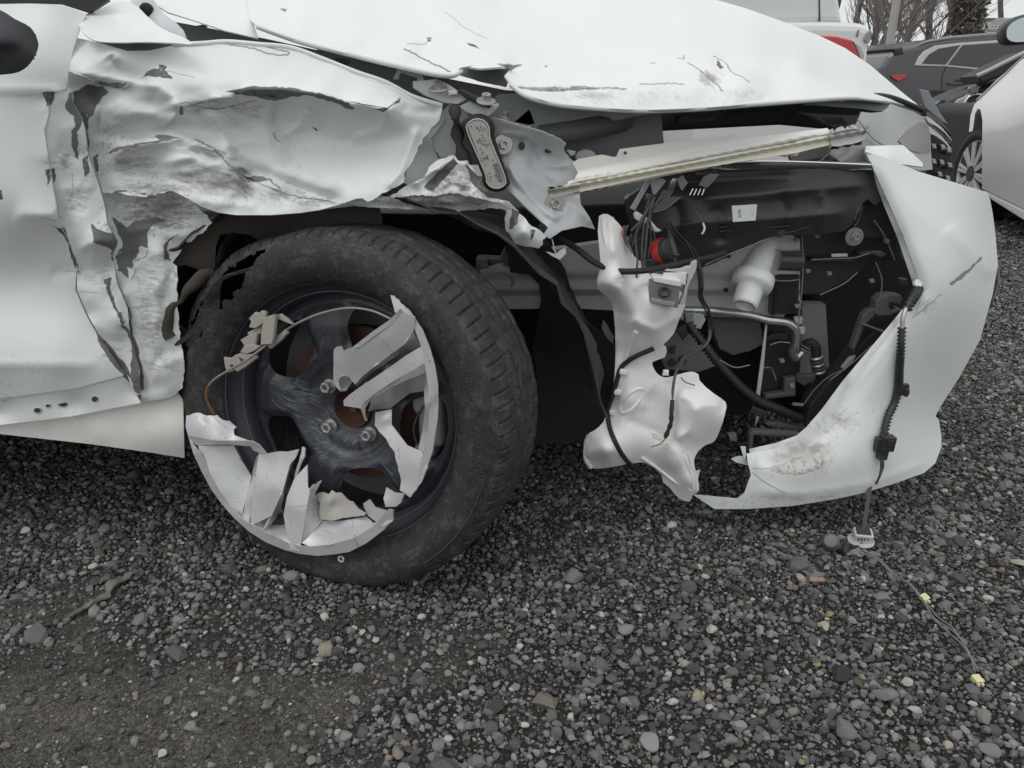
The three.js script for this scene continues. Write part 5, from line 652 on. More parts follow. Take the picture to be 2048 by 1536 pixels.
add(car, 'lens_crack', wire(qH([[1060, 505, -.22], [1010, 590, -.215], [960, 690, -.21], [870, 780, -.205], [770, 835, -.2]]), .0009), mat([.3, .3, .3], .2));
// ---- grille beside the lens
{ const gr = grp(car, 'front_grille'); gr.userData.label = 'black front grille with silver insets';
  const band = (y0, y1, m, z) => add(gr, 'grille_band', sheet(smooth([[1853, 222 + y0], [1868, 232 + y0], [1885, 246 + y0], [1902, 268 + y0], [1904, 276 + y1], [1892, 262 + y1], [1872, 246 + y1], [1856, 238 + y1]], 2), at((x, y) => -.50 - (x - 1850) * .002 + z), { cell: 6, th: .008 }), m);
  band(0, -4, M.black, 0); band(10, 6, mat([.55, .55, .52], .3), .004); band(22, 16, M.black, 0); band(28, 26, mat([.5, .5, .47], .3), .003);
  S_('grille_backing', [[1855, 262], [1903, 285], [1908, 372], [1864, 352]], -.62, .03, M.black, .003);
  for (const [x, y] of [[1868, 288], [1886, 290], [1898, 296], [1868, 318], [1884, 320], [1900, 326], [1880, 344], [1896, 352]]) { add(gr, 'grille_block', slab([[x - 8, y], [x + 7, y + 2], [x + 8, y + 14], [x - 6, y + 14]], -.555, .03, .002), M.black); add(gr, 'silver_inset', slab([[x - 5, y - 1], [x + 3, y], [x + 6, y + 9], [x - 2, y + 9]], -.552, .004, .001), M.zinc); }
  add(gr, 'plate_bracket', slab([[1838, 178], [1858, 182], [1880, 225], [1896, 248], [1884, 244], [1850, 215]], -.70, .01, .002), mat([.28, .29, .31], .4)); }
// ---- headlamp housing, black
const houF = field([[1290, 380, -.20], [1360, 345, -.21], [1500, 345, -.20], [1745, 350, -.215], [1780, 420, -.22], [1300, 460, -.20], [1400, 420, -.175], [1500, 425, -.165], [1600, 420, -.17], [1700, 420, -.19], [1350, 520, -.20], [1440, 490, -.18], [1550, 470, -.185], [1700, 475, -.2]], 40, 10), houFolds = folds([[[[1390, 398], [1500, 390], [1620, 378], [1745, 368]], .016, 9], [[[1290, 465], [1400, 446], [1540, 440], [1700, 425]], .014, 9], [[[1430, 410], [1445, 440], [1440, 490]], -.012, 9], [[[1560, 385], [1575, 430], [1560, 468]], -.010, 8], [[[1640, 380], [1650, 420], [1640, 465]], .010, 8], [[[1350, 400], [1360, 440], [1345, 500]], -.012, 10], [[[1330, 370], [1450, 362], [1600, 352]], -.010, 8]]);
add(car, 'headlamp_housing', sheet(jag([[1250, 400], [1290, 372], [1345, 342], [1500, 336], [1745, 340], [1770, 390], [1750, 412], [1735, 398], [1712, 420], [1705, 450], [1690, 462], [1640, 470], [1560, 470], [1528, 478], [1470, 505], [1420, 530], [1380, 545], [1330, 540], [1290, 515], [1268, 470], [1255, 430]], 1.2, 12, 3), at((x, y) => houF(x, y) + houFolds(x, y)), { cell: 6, th: .05 }), mat([.032, .033, .036], .42), 'black headlamp housing');
for (const l of [[[1470, 392], [1560, 385], [1660, 372]], [[1400, 396], [1480, 390], [1545, 384]], [[1440, 455], [1520, 448], [1560, 446]], [[1440, 463], [1530, 456], [1580, 452]], [[1560, 470], [1620, 452], [1650, 428]], [[1630, 378], [1670, 380], [1705, 381]]]) add(car, 'housing_rib', pipe(l.map(([x, y]) => onZ(x, y, houF(x, y) + .001)), .0018, { rad: 6 }), M.black);
{ // sticker
  const tx = canvasTex(256, 192, (c) => { c.fillStyle = '#dfe1e1'; c.fillRect(0, 0, 256, 192); c.fillStyle = '#3a3c40'; c.save(); c.translate(78, 96); c.rotate(Math.PI / 2); c.font = 'bold 44px sans-serif'; c.textAlign = 'center'; c.textBaseline = 'middle'; c.fillText('6010', 0, 0); c.restore(); c.save(); c.translate(212, 96); c.rotate(Math.PI / 2); c.font = '15px sans-serif'; c.textAlign = 'center'; c.fillText('PK 11 7602A', 0, -10); c.fillText('12:10:4', 0, 14); c.restore(); });
  const a = onZ(1464, 412, -.148), b = onZ(1514, 409, -.147), cc = onZ(1511, 441, -.147), d = onZ(1466, 444, -.148);
  const g = new THREE.BufferGeometry(), n = V(0, 0, .0012), P = []; for (const p of [a, b, cc, d]) P.push(p.x, p.y, p.z); for (const p of [a, b, cc, d]) P.push(p.x, p.y, p.z - .003);
  g.setAttribute('position', new THREE.Float32BufferAttribute(P, 3)); g.setAttribute('uv', new THREE.Float32BufferAttribute([0, 1, 1, 1, 1, 0, 0, 0, 0, 1, 1, 1, 1, 0, 0, 0], 2)); g.setIndex([0, 3, 2, 0, 2, 1, 0, 1, 5, 0, 5, 4, 1, 2, 6, 1, 6, 5, 2, 3, 7, 2, 7, 6, 3, 0, 4, 3, 4, 7]); const gg = g.toNonIndexed(); gg.computeVertexNormals();
  add(car, 'part_sticker', gg, mat([1, 1, 1], .5, { map: tx }), 'white part sticker on the black housing'); }
// strip of chrome and black along the top of the housing
add(car, 'lamp_top_strip', sheet([[1310, 338], [1345, 330], [1440, 326], [1600, 322], [1742, 324], [1745, 340], [1600, 338], [1440, 340], [1315, 346]], at((x, y) => -.165 - (x - 1310) * .00008 + .004 * Math.sin((y - 324) * .8)), { cell: 4, th: .008 }), mat([.16, .16, .165], .18, { metalness: .6 }), 'scratched chrome and black strip');
add(car, 'lamp_top_edge', wire([[1400, 329, -.16], [1500, 323, -.162], [1595, 324, -.164], [1740, 330, -.172]], .0022), M.chrome);
// broken lamp internals
const fin = (o, z, m = M.zinc) => slab(o, z, .012, .001);
add(car, 'light_guide', merge([slab(qL([[210, 585], [440, 200], [480, 230], [270, 610]]), -.15, .014, .002), slab(qL([[440, 200], [640, 180], [685, 215], [540, 400], [500, 380], [470, 240]]), -.155, .004, .001)]), mat([.42, .43, .44], .3), 'grey broken light guide');
for (let i = 0; i < 7; i++) S_('reflector_rib', qL([[350 + i * 24, 580 - i * 6], [430 + i * 17, 380 + i * 2], [440 + i * 17, 382 + i * 2], [362 + i * 24, 580 - i * 6]]), -.152, .004, M.chrome, 0);
for (let i = 0; i < 6; i++) S_('reflector_rib', qL([[700 + i * 14, 320], [780 + i * 16, 180], [788 + i * 16, 180], [708 + i * 14, 320]]), -.158, .004, M.chrome, 0);
for (let i = 0; i < 7; i++) S_('reflector_rib', qL([[550 + i * 26, 500 - i * 10], [650 + i * 22, 340 - i * 2], [659 + i * 22, 340 - i * 2], [560 + i * 26, 500 - i * 10]]), -.160, .004, mat([.35, .35, .35], .3, { metalness: .6 }), 0);
for (let i = 0; i < 4; i++) S_('reflector_rib', qL([[985 + i * 55, 410], [1035 + i * 50, 310], [1062 + i * 50, 318], [1015 + i * 55, 412]]), -.160, .012, M.chrome, .002);
S_('torn_tape', jag(qL([[830, 180], [910, 135], [975, 240], [930, 300], [900, 345], [870, 310]]), 1, 6), -.145, .002, mat([.22, .22, .21], .7), .0004);
S_('clear_chip', qL([[1180, 160], [1270, 120], [1395, 120], [1340, 200], [1230, 310], [1120, 270]]), -.150, .004, mat([.4, .41, .42], .1, { transmission: .6 }), .001);
S_('lamp_shroud', jag(qL([[500, 640], [560, 520], [700, 430], [900, 420], [880, 440], [700, 560], [560, 620]]), 1, 8), -.155, .004, mat([.14, .12, .12], .4), .001);
S_('white_socket', qL([[255, 660], [290, 620], [480, 740], [570, 850], [628, 880], [610, 890], [560, 905], [500, 880], [265, 720]]), -.135, .014, M.milk, .003);
// bulb holder with a red ring
{ const u = grp(car, 'bulb_holder'); u.userData.label = 'black bulb holder with a red ring'; const a = onZ(1294, 508, -.16), b = onZ(1340, 498, -.125), dir = b.clone().sub(a);
  add(u, 'holder_body', turned(a, b, [[0, 0], [0, .015], [.25, .018], [.45, .0215], [1, .0215], [1.05, .019], [1.05, 0]], 36), M.black);
  add(u, 'red_ring', turned(a.clone().addScaledVector(dir, .5), a.clone().addScaledVector(dir, .78), [[0, .021], [0, .0228], [1, .0228], [1, .021]], 48), M.red); add(u, 'white_dot', turned(onZ(1329, 505, -.118), onZ(1329, 505, -.114), [[0, .002], [1, .002], [1, 0]], 12), M.milk); }
S_('loom_plug', [[1265, 470], [1290, 478], [1310, 510], [1300, 530], [1270, 515], [1258, 490]], -.14, .03, M.black, .004); S_('loom_plug', [[1292, 520], [1312, 512], [1318, 532], [1300, 542], [1290, 535]], -.125, .02, M.black, .003);
// wiring
const wires = [ [[1300, 410], [1290, 430], [1275, 455], [1268, 480], [1262, 500]], [[1305, 412], [1295, 440], [1288, 470], [1283, 500], [1285, 540], [1284, 570]], [[1298, 400], [1288, 440], [1272, 470], [1275, 520], [1273, 550], [1280, 580], [1290, 610], [1298, 615]], [[1300, 412], [1296, 450], [1293, 480], [1290, 510], [1286, 545], [1287, 568], [1260, 600], [1252, 610]], [[1304, 410], [1300, 450], [1302, 480], [1296, 515]], [[1296, 405], [1290, 425], [1278, 445], [1262, 462]], [[1308, 405], [1300, 440], [1308, 465], [1311, 485]], [[1288, 440], [1286, 470], [1284, 500], [1291, 530], [1289, 570]], [[1330, 380], [1318, 400], [1302, 418], [1297, 440], [1292, 480]], [[1360, 395], [1330, 418], [1306, 425]], [[1252, 452], [1248, 470], [1255, 490], [1262, 500]], [[1256, 450], [1250, 470], [1258, 492], [1264, 505]], [[1310, 395], [1302, 410], [1298, 432], [1286, 460], [1283, 482]] ];
wires.forEach((w, i) => add(car, 'loose_wire', wire(w.map(([x, y], k) => [x, y, -.118 + .006 * Math.sin(i * 2.1 + k)]), .0014 + .0003 * (i % 3), { rad: 6 }), i % 4 === 3 ? mat([.14, .14, .14], .5) : M.greyWire));
add(car, 'loose_wire', wire([[1248, 452, -.12], [1246, 470, -.11], [1252, 488, -.115]], .0016, { rad: 6 }), mat([.3, .08, .07], .5));
const loom = [[1335, 445], [1355, 470], [1375, 490], [1392, 515], [1400, 540], [1403, 575], [1400, 590], [1410, 610], [1420, 635], [1420, 660]];
for (let i = 0; i < 6; i++) add(car, 'loom_wire', wire(loom.map(([x, y], k) => [x + 4 * Math.sin(i * 1.9 + k * .7), y + 2 * Math.cos(i * 2.3 + k), -.11 + .004 * Math.cos(i * 3 + k)]), .0017, { rad: 6 }), M.rubber);
add(car, 'loom_tape', wire([[1391, 516, -.108], [1400, 545, -.106], [1402, 575, -.106]], .0052, { rad: 8 }), M.black);
for (let i = 0; i < 6; i++) add(car, 'loom_wire', wire([[1418 + i, 650, -.11], [1417 + i * .8, 676, -.105], [1410 + i * .5, 690, -.1], [1392 + 3 * Math.sin(i), 700 + 2 * i, -.095], [1370 + 4 * Math.cos(i), 716 + 3 * Math.sin(i * 2), -.088], [1352 + 3 * Math.sin(i * 3), 745, -.085], [1346 + 2 * Math.cos(i * 2), 775, -.075], [1345, 800, -.07]], .0013, { rad: 5 }), M.greyWire);
for (const e of [[[1405, 690], [1390, 697], [1376, 698]], [[1404, 694], [1385, 708], [1366, 720]], [[1362, 755], [1370, 764], [1390, 771]], [[1352, 722], [1355, 690], [1350, 705]], [[1395, 690], [1385, 694], [1380, 696]]]) add(car, 'loose_wire', wire(e.map(([x, y]) => [x, y, -.085]), .0012, { rad: 5 }), M.greyWire);
add(car, 'loom_tape', wire([[1345, 800, -.068], [1343, 825, -.062], [1342, 845, -.06], [1336, 862, -.06], [1330, 876, -.06]], t => .0042 + .001 * Math.sin(t * 30), { rad: 8 }), M.black);
S_('cut_plug', [[1302, 864], [1312, 866], [1326, 878], [1322, 884], [1306, 876]], -.062, .006, M.tankWhite, .001); add(car, 'loose_wire', wire([[1330, 878, -.06], [1320, 888, -.056], [1302, 894, -.054]], .0012, { rad: 5 }), M.greyWire);
for (let i = 0; i < 4; i++) add(car, 'loom_wire', wire([[1336 + i * 3, 448, -.12], [1340 + i * 2, 478, -.115], [1348 + i * 1.5, 505, -.11], [1349 + i, 520, -.108], [1346 + i * 3, 540, -.11]], .0015, { rad: 6 }), M.greyWire);
add(car, 'cable_tie', turned(onZ(1345, 508, -.104), onZ(1357, 511, -.104), [[0, 0], [0, .004], [1, .004], [1, 0]], 10), M.black);
add(car, 'stub_wire', wire([[1392, 424, -.15], [1402, 436, -.145], [1407, 450, -.143]], .0014, { rad: 6 }), M.greyWire); add(car, 'stub_wire', wire([[1406, 446, -.142], [1409, 458, -.14], [1404, 468, -.14]], .002, { rad: 6 }), M.milk);
add(car, 'brake_cable', wire([[1120, 478, -.17], [1150, 495, -.14], [1190, 525, -.105], [1230, 541, -.085], [1280, 542, -.08], [1330, 534, -.085], [1375, 524, -.1], [1420, 515, -.13], [1450, 505, -.16]], .0056), M.rubber, 'black cable sweeping across the washer tank');
add(car, 'hook_wire', wire([[1104, 478, -.12], [1108, 495, -.115], [1112, 510, -.115]], .0012, { rad: 5 }), M.milk); S_('hook_chip', jag([[1092, 504], [1110, 508], [1130, 495], [1133, 506], [1120, 520], [1108, 514]], 1, 6), -.115, .003, M.milk, .0006);
// square camera-like module
{ const u = grp(car, 'sensor_module'); u.userData.label = 'square grey sensor module with a bright foil top';
  add(u, 'housing', slab(q6([[735, 790], [1010, 830], [990, 1040], [720, 985]]), -.055, .03, .003), mat([.2, .2, .19], .5));
  add(u, 'bezel', slab(q6([[745, 745], [780, 735], [1015, 775], [1025, 830], [1000, 835], [760, 790]]), -.052, .03, .002), M.milk);
  add(u, 'foil', slab(q6([[850, 700], [1075, 700], [1060, 820], [960, 780], [845, 745]]), -.066, .004, .001), M.label);
  add(u, 'lower_lip', slab(q6([[735, 945], [965, 985], [955, 1030], [725, 990]]), -.05, .012, .002), mat([.3, .3, .29], .45));
  add(u, 'lens_boss', turned(onZ(1329, 583, -.056), onZ(1329, 583, -.048), [[0, .011], [.8, .010], [1, .007], [.6, .006], [.5, 0]], 24), M.darkGrey);
  add(u, 'torn_shell', slab(jag(q6([[1130, 600], [1170, 585], [1165, 660], [1090, 830], [1060, 990], [1000, 1010], [1060, 820], [1090, 720], [960, 690], [870, 680], [1000, 670], [1110, 640]]), 1.4, 7, 4), -.07, .012, .001), mat([.55, .54, .5], .7)); }
// ---- washer tank
const tankOut = [[1198, 432], [1199, 500], [1201, 535], [1195, 555], [1196, 578], [1220, 600], [1227, 622], [1231, 700], [1228, 760], [1221, 800], [1206, 845], [1188, 861], [1173, 870], [1167, 892], [1168, 918], [1180, 935], [1202, 937], [1240, 931], [1278, 925], [1293, 927], [1323, 949], [1326, 964], [1340, 976], [1357, 996], [1380, 1003], [1385, 989], [1396, 984], [1398, 968], [1392, 945], [1388, 920], [1397, 902], [1412, 890], [1427, 884], [1435, 872], [1453, 815], [1450, 803], [1429, 788], [1399, 761], [1397, 749], [1384, 743], [1360, 748], [1332, 755], [1318, 750], [1308, 738], [1305, 724], [1330, 714], [1332, 694], [1313, 697], [1325, 690], [1347, 668], [1358, 640], [1370, 612], [1368, 588], [1340, 570], [1300, 552], [1290, 530], [1268, 512], [1255, 480], [1244, 455], [1230, 440], [1215, 428]];
const tankF = field([[1199, 440, -.13], [1222, 440, -.12], [1210, 500, -.10], [1225, 500, -.085], [1250, 500, -.13], [1198, 560, -.11], [1215, 565, -.075], [1235, 545, -.08], [1260, 540, -.125], [1290, 540, -.12], [1222, 600, -.13], [1240, 585, -.082], [1260, 575, -.10], [1232, 700, -.15], [1245, 650, -.125], [1262, 640, -.09], [1275, 600, -.088], [1300, 600, -.06], [1290, 640, -.068], [1330, 625, -.07], [1360, 620, -.10], [1320, 665, -.085], [1350, 660, -.12], [1270, 690, -.10], [1255, 720, -.12], [1280, 690, -.095], [1300, 700, -.11], [1240, 760, -.12], [1225, 800, -.14], [1250, 800, -.105], [1290, 760, -.11], [1265, 800, -.098], [1262, 780, -.106], [1290, 800, -.115], [1300, 830, -.105], [1310, 745, -.12], [1360, 752, -.11], [1390, 750, -.12], [1340, 780, -.095], [1390, 790, -.075], [1440, 808, -.09], [1452, 815, -.10], [1395, 815, -.058], [1445, 825, -.08], [1385, 870, -.066], [1430, 878, -.10], [1400, 895, -.10], [1340, 840, -.085], [1320, 880, -.085], [1175, 880, -.12], [1190, 868, -.10], [1186, 900, -.085], [1200, 930, -.11], [1210, 900, -.06], [1240, 890, -.075], [1250, 925, -.10], [1215, 850, -.11], [1280, 900, -.095], [1290, 925, -.11], [1330, 900, -.072], [1350, 925, -.06], [1330, 948, -.10], [1385, 930, -.085], [1375, 960, -.07], [1395, 975, -.085], [1360, 990, -.095], [1380, 1000, -.10]], 16, 2);
const tankFolds = folds([[q7([[1030, 555], [1190, 640], [1300, 650], [1390, 660]]), .014, 11], [q7([[1190, 640], [1165, 760], [1130, 860], [1010, 925]]), .014, 11], [q6([[500, 1100], [620, 1190], [760, 1250], [900, 1180], [1010, 1085]]), .014, 10], [q6([[560, 860], [640, 820], [720, 840]]), .010, 10], [q6([[320, 170], [360, 420], [430, 640], [460, 790]]), .014, 9], [q6([[215, 760], [330, 830], [480, 860]]), .012, 10], [q6([[380, 1060], [480, 1080], [560, 1160]]), -.010, 10], [q7([[350, 860], [310, 960], [300, 1090]]), .010, 8], [q7([[420, 1060], [520, 1010], [600, 1050], [640, 1120]]), .008, 10], [q7([[600, 760], [700, 800], [860, 860], [940, 940]]), -.012, 14], [q7([[560, 60], [540, 300], [500, 560], [460, 720]]), .010, 8], [q7([[840, 330], [850, 450], [780, 560], [740, 700]]), .008, 10], [q7([[930, 950], [1040, 1040], [1100, 1180], [1130, 1320]]), .008, 8]]);
add(car, 'washer_tank', sheet(smooth(tankOut, 2), at((x, y) => tankF(x, y) + tankFolds(x, y)), { cell: 5, th: .03 }), M.tankWhite, 'milky white plastic washer tank hanging loose');
const ribT = (pp, r) => add(car, 'tank_rib', pipe(pp.map(([x, y]) => onZ(x, y, tankF(x, y) + .001)), r, { rad: 8 }), M.tankWhite);
ribT(q7([[700, 50], [650, 180], [600, 310]]), .005); ribT(q6([[270, 180], [300, 400], [380, 600], [450, 780]]), .005); ribT(smooth(q7([[560, 690], [600, 600], [700, 520], [760, 520], [700, 640], [600, 715]]), 2), .003); ribT(q7([[340, 880], [300, 960], [290, 1080], [330, 1150]]), .005); ribT(q7([[950, 950], [1080, 1060], [1130, 1200], [1160, 1330]]), .004); ribT(q7([[1000, 960], [1120, 1050], [1160, 1180], [1190, 1330]]), .004); ribT(q7([[740, 1070], [900, 1180], [1000, 1260], [1150, 1340]]), .003);
add(car, 'tank_cap_lug', slab([[1326, 752], [1328, 742], [1338, 742], [1338, 752]], -.09, .01, .002), M.tankWhite);
for (const [x, y] of [[1246, 743], [1234, 783], [1222, 823]]) add(car, 'hose_clip', boxAt(onZ(x, y, tankF(x, y) + .006), .014, .011, .014, [0, 0, -.2], .003), M.tankWhite);
add(car, 'washer_hose', pipe(q7([[840, 190], [700, 250], [620, 300], [570, 350], [540, 450], [500, 590], [468, 690], [480, 820], [530, 950], [600, 1070], [690, 1160], [800, 1212]]).map(([x, y]) => onZ(x, y, Math.max(tankF(x, y), -.125) + .006)), .0046), M.rubber, 'black hose clipped along the washer tank');
// filler neck
{ const a = onZ(1545, 440, -.30), b = onZ(1489, 612, -.19); add(car, 'filler_neck', turned(a, b, [[0, 0], [0, .026], [.5, .0265], [.62, .028], [.66, .040], [.74, .0405], [.79, .038], [.8, .026], [.97, .0245], [1, .022], [1, .017], [.9, .015], [.9, 0]], 40), mat([.8, .81, .81], .4), 'white plastic filler neck'); }
// pipes, foam, radiator side
S_('foam_block', jag([[1425, 640], [1520, 640], [1528, 690], [1505, 700], [1470, 712], [1440, 700], [1428, 670]], 2, 8), -.33, .04, mat([.15, .15, .15], .95, { bumpMap: speck, bumpScale: .003 }), .004, 'porous grey foam block');
S_('mount_plate', [[1310, 690], [1360, 660], [1420, 690], [1440, 730], [1400, 745], [1330, 740]], -.30, .02, M.plasticGrey, .004); for (const [x, y] of [[1345, 725], [1366, 720], [1346, 700]]) add(car, 'bolt', boltGeo(onZ(x, y, -.29), V(0, 0, 1), .006, 1.5, .6), M.darkGrey);
S_('rail_tab', [[1355, 625], [1405, 625], [1412, 640], [1402, 658], [1382, 660], [1365, 648]], -.27, .006, M.greyPaint, .002);
add(car, 'cooling_pipe', pipe([[1368, 620, -.28], [1430, 622, -.275], [1500, 631, -.27], [1535, 640, -.262], [1575, 646, -.26], [1592, 660, -.26], [1592, 685, -.265], [1584, 706, -.275], [1592, 716, -.28], [1604, 704, -.285], [1612, 694, -.29]].map(p => onZ(...p)), .0088, { rad: 14, seg: 120 }), M.alu, 'bent aluminium coolant pipe');
for (const [x, y] of [[1603, 660], [1598, 640]]) S_('pipe_clip', [[x - 8, y - 6], [x + 8, y - 5], [x + 7, y + 8], [x - 2, y + 10], [x - 8, y + 3]], -.255, .012, mat([.45, .45, .44], .5), .002);
add(car, 'rubber_elbow', pipe([[1608, 697, -.285], [1618, 684, -.28], [1630, 690, -.275], [1632, 704, -.275], [1632, 712, -.275]].map(p => onZ(...p)), .010, { rad: 14 }), M.rubber);
for (let i = 0; i < 5; i++) add(car, 'bellows_ring', turned(onZ(1632 + i * 1.4, 712 + i * 7, -.275), onZ(1633 + i * 1.4, 719 + i * 7, -.275), [[0, .009], [.2, .0135], [.75, .0135], [1, .009]], 24), i % 2 ? M.darkGrey : M.steel);
for (let i = 0; i < 3; i++) add(car, 'elbow_ring', turned(onZ(1606 + i * 4, 700 - i * 5, -.285), onZ(1608 + i * 4, 697 - i * 5, -.285), [[0, .009], [.1, .0135], [.9, .0135], [1, .009]], 24), M.plasticGrey);
S_('radiator_end_plate', [[1605, 607], [1652, 609], [1660, 748], [1600, 746], [1602, 680]], -.36, .03, mat([.34, .34, .33], .7, { bumpMap: speck, bumpScale: .0008 }), .002, 'grey radiator end plate');
S_('radiator_bracket', [[1592, 750], [1632, 752], [1630, 768], [1618, 766], [1610, 772], [1594, 764]], -.34, .02, M.plasticGrey, .002);
S_('fan_post', [[1545, 452], [1602, 452], [1606, 500], [1602, 560], [1598, 630], [1545, 632], [1548, 560], [1552, 500]], -.25, .06, M.blackGloss, .008, 'glossy black fan shroud post'); add(car, 'fan_post_band', turned(onZ(1556, 520, -.25), onZ(1602, 522, -.25), [[0, .02], [1, .02]], 24), mat([.06, .06, .062], .3));
S_('fan_shroud', [[1598, 440], [1760, 440], [1790, 520], [1745, 520], [1700, 560], [1640, 590], [1600, 590]], -.30, .05, mat([.036, .036, .037], .5), .004); S_('shroud_ledge', [[1624, 517], [1712, 514], [1722, 505], [1735, 505], [1712, 520], [1705, 526], [1626, 524]], -.27, .04, M.black, .003); S_('white_tag', [[1663, 508], [1695, 507], [1696, 513], [1664, 514]], -.262, .003, M.label, .0005);
S_('duct_panel', qB([[400, 140], [440, 180], [540, 360], [560, 520], [470, 530], [330, 525], [270, 510], [200, 430], [250, 300], [270, 260], [340, 190]]), -.255, .006, mat([.03, .03, .031], .6), .002, 'torn black duct panel'); S_('torn_edge', jag(qB([[300, 225], [330, 185], [420, 140], [435, 160], [380, 180], [350, 220], [310, 235]]), .6, 7), -.248, .004, M.plasticGrey, .0006);
add(car, 'torn_edge', wire(qB([[205, 425, -.25], [240, 370, -.25], [262, 290, -.248], [300, 240, -.248]]), .0014, { rad: 5 }), M.plasticGrey);
{ const c = onZ(1708, 473, -.245); add(car, 'washer', turned(c, c.clone().add(V(0, 0, .003)), [[0, .006], [0, .0175], [1, .0175], [1, .006]], 28), mat([.33, .33, .32], .5)); add(car, 'bolt', boltGeo(c.clone().add(V(.001, 0, .003)), V(.1, 0, 1), .007, 1.3, .8), M.zinc); }
S_('shroud_lug', qB([[555, 520], [620, 530], [625, 640], [600, 620], [550, 625]]), -.24, .02, M.darkGrey, .003); S_('shroud_lug', qB([[260, 660], [350, 640], [440, 640], [465, 660], [430, 690], [370, 660], [280, 670]]), -.25, .02, mat([.09, .09, .088], .5), .002); S_('shroud_lug', qB([[590, 865], [650, 868], [648, 912], [592, 905]]), -.24, .02, mat([.08, .08, .08], .5), .002); S_('shroud_lug', [[1806, 500], [1826, 512], [1830, 522], [1810, 521]], -.235, .02, M.plasticGrey, .002);
S_('bumper_bracket', qB([[375, 1150], [385, 1050], [430, 1005], [500, 992], [590, 1000], [610, 1030], [590, 1080], [500, 1060], [490, 1100], [520, 1130], [560, 1110], [600, 1120], [500, 1170], [400, 1175]]), -.235, .03, mat([.13, .13, .128], .5), .003, 'dark grey bumper bracket');
S_('bumper_bracket', qB([[180, 1440], [270, 1170], [320, 1120], [375, 1105], [380, 1170], [330, 1210], [290, 1260], [240, 1380], [200, 1470]]), -.24, .02, mat([.11, .11, .108], .55), .003); S_('bracket_bar', qB([[270, 1240], [300, 1240], [460, 1300], [450, 1312]]), -.23, .01, mat([.2, .2, .198], .5), .001);
S_('bumper_beam', [[1690, 735], [1712, 700], [1745, 665], [1800, 640], [1760, 720], [1700, 790], [1610, 850], [1620, 810], [1650, 770]], -.26, .05, mat([.034, .034, .034], .5), .004); S_('beam_clip', [[1684, 736], [1700, 716], [1712, 712], [1706, 724], [1690, 742]], -.25, .01, mat([.4, .4, .4], .3), .002); add(car, 'beam_edge', wire([[1608, 808, -.255], [1632, 776, -.255], [1660, 752, -.255], [1690, 738, -.255]], .0012, { rad: 5 }), M.plasticGrey);
S_('lower_bracket', [[1570, 758], [1592, 755], [1592, 792], [1530, 800], [1530, 790], [1568, 785]], -.30, .02, mat([.14, .14, .137], .5), .003); S_('lower_bracket', [[1588, 808], [1608, 809], [1607, 813], [1586, 812]], -.28, .01, mat([.3, .3, .3], .5), .001);
S_('lower_grille_frame', [[1500, 868], [1505, 862], [1600, 868], [1610, 876], [1530, 872], [1508, 870], [1505, 905], [1498, 905]], -.22, .02, mat([.15, .15, .148], .5), .002); S_('lower_grille_bar', [[1530, 845], [1560, 844], [1612, 856], [1608, 864], [1580, 860], [1534, 852]], -.24, .02, mat([.13, .13, .128], .5), .003); S_('lower_grille_bar', [[1458, 872], [1474, 870], [1474, 884], [1460, 882]], -.22, .02, M.plasticGrey, .002);
S_('undertray', [[1080, 870], [1640, 830], [1700, 780], [1740, 850], [1560, 905], [1100, 900]], -.75, .2, M.blackRough, .01);
S_('white_wedge', [[1531, 650], [1535, 650], [1527, 740], [1520, 792], [1512, 792], [1522, 720]], -.27, .004, mat([.6, .6, .58], .5), .0006); S_('white_wedge', [[1513, 828], [1521, 832], [1510, 852]], -.26, .004, mat([.6, .6, .58], .5), .0006);
add(car, 'corrugated_hose', corrugated([[1372, 640, -.25], [1390, 665, -.24], [1420, 705, -.23], [1450, 742, -.225], [1485, 778, -.225], [1520, 803, -.23], [1560, 820, -.235], [1600, 838, -.24]], .0088, .0085), M.black, 'black corrugated hose');
S_('hose_clamp', [[1505, 812], [1530, 822], [1526, 838], [1500, 826]], -.225, .016, M.black, .003); S_('inner_plate', [[1528, 640], [1598, 640], [1592, 790], [1520, 790]], -.33, .03, mat([.03, .03, .03], .6), .003); S_('inner_tab', [[1532, 676], [1548, 667], [1576, 668], [1574, 680], [1534, 680]], -.31, .02, M.darkGrey, .002); S_('plug_block', [[1352, 660], [1374, 645], [1378, 668], [1366, 682]], -.24, .03, M.black, .003); S_('plug_clear', [[1370, 628], [1388, 625], [1386, 645], [1372, 646]], -.23, .02, mat([.25, .26, .26], .3), .002);
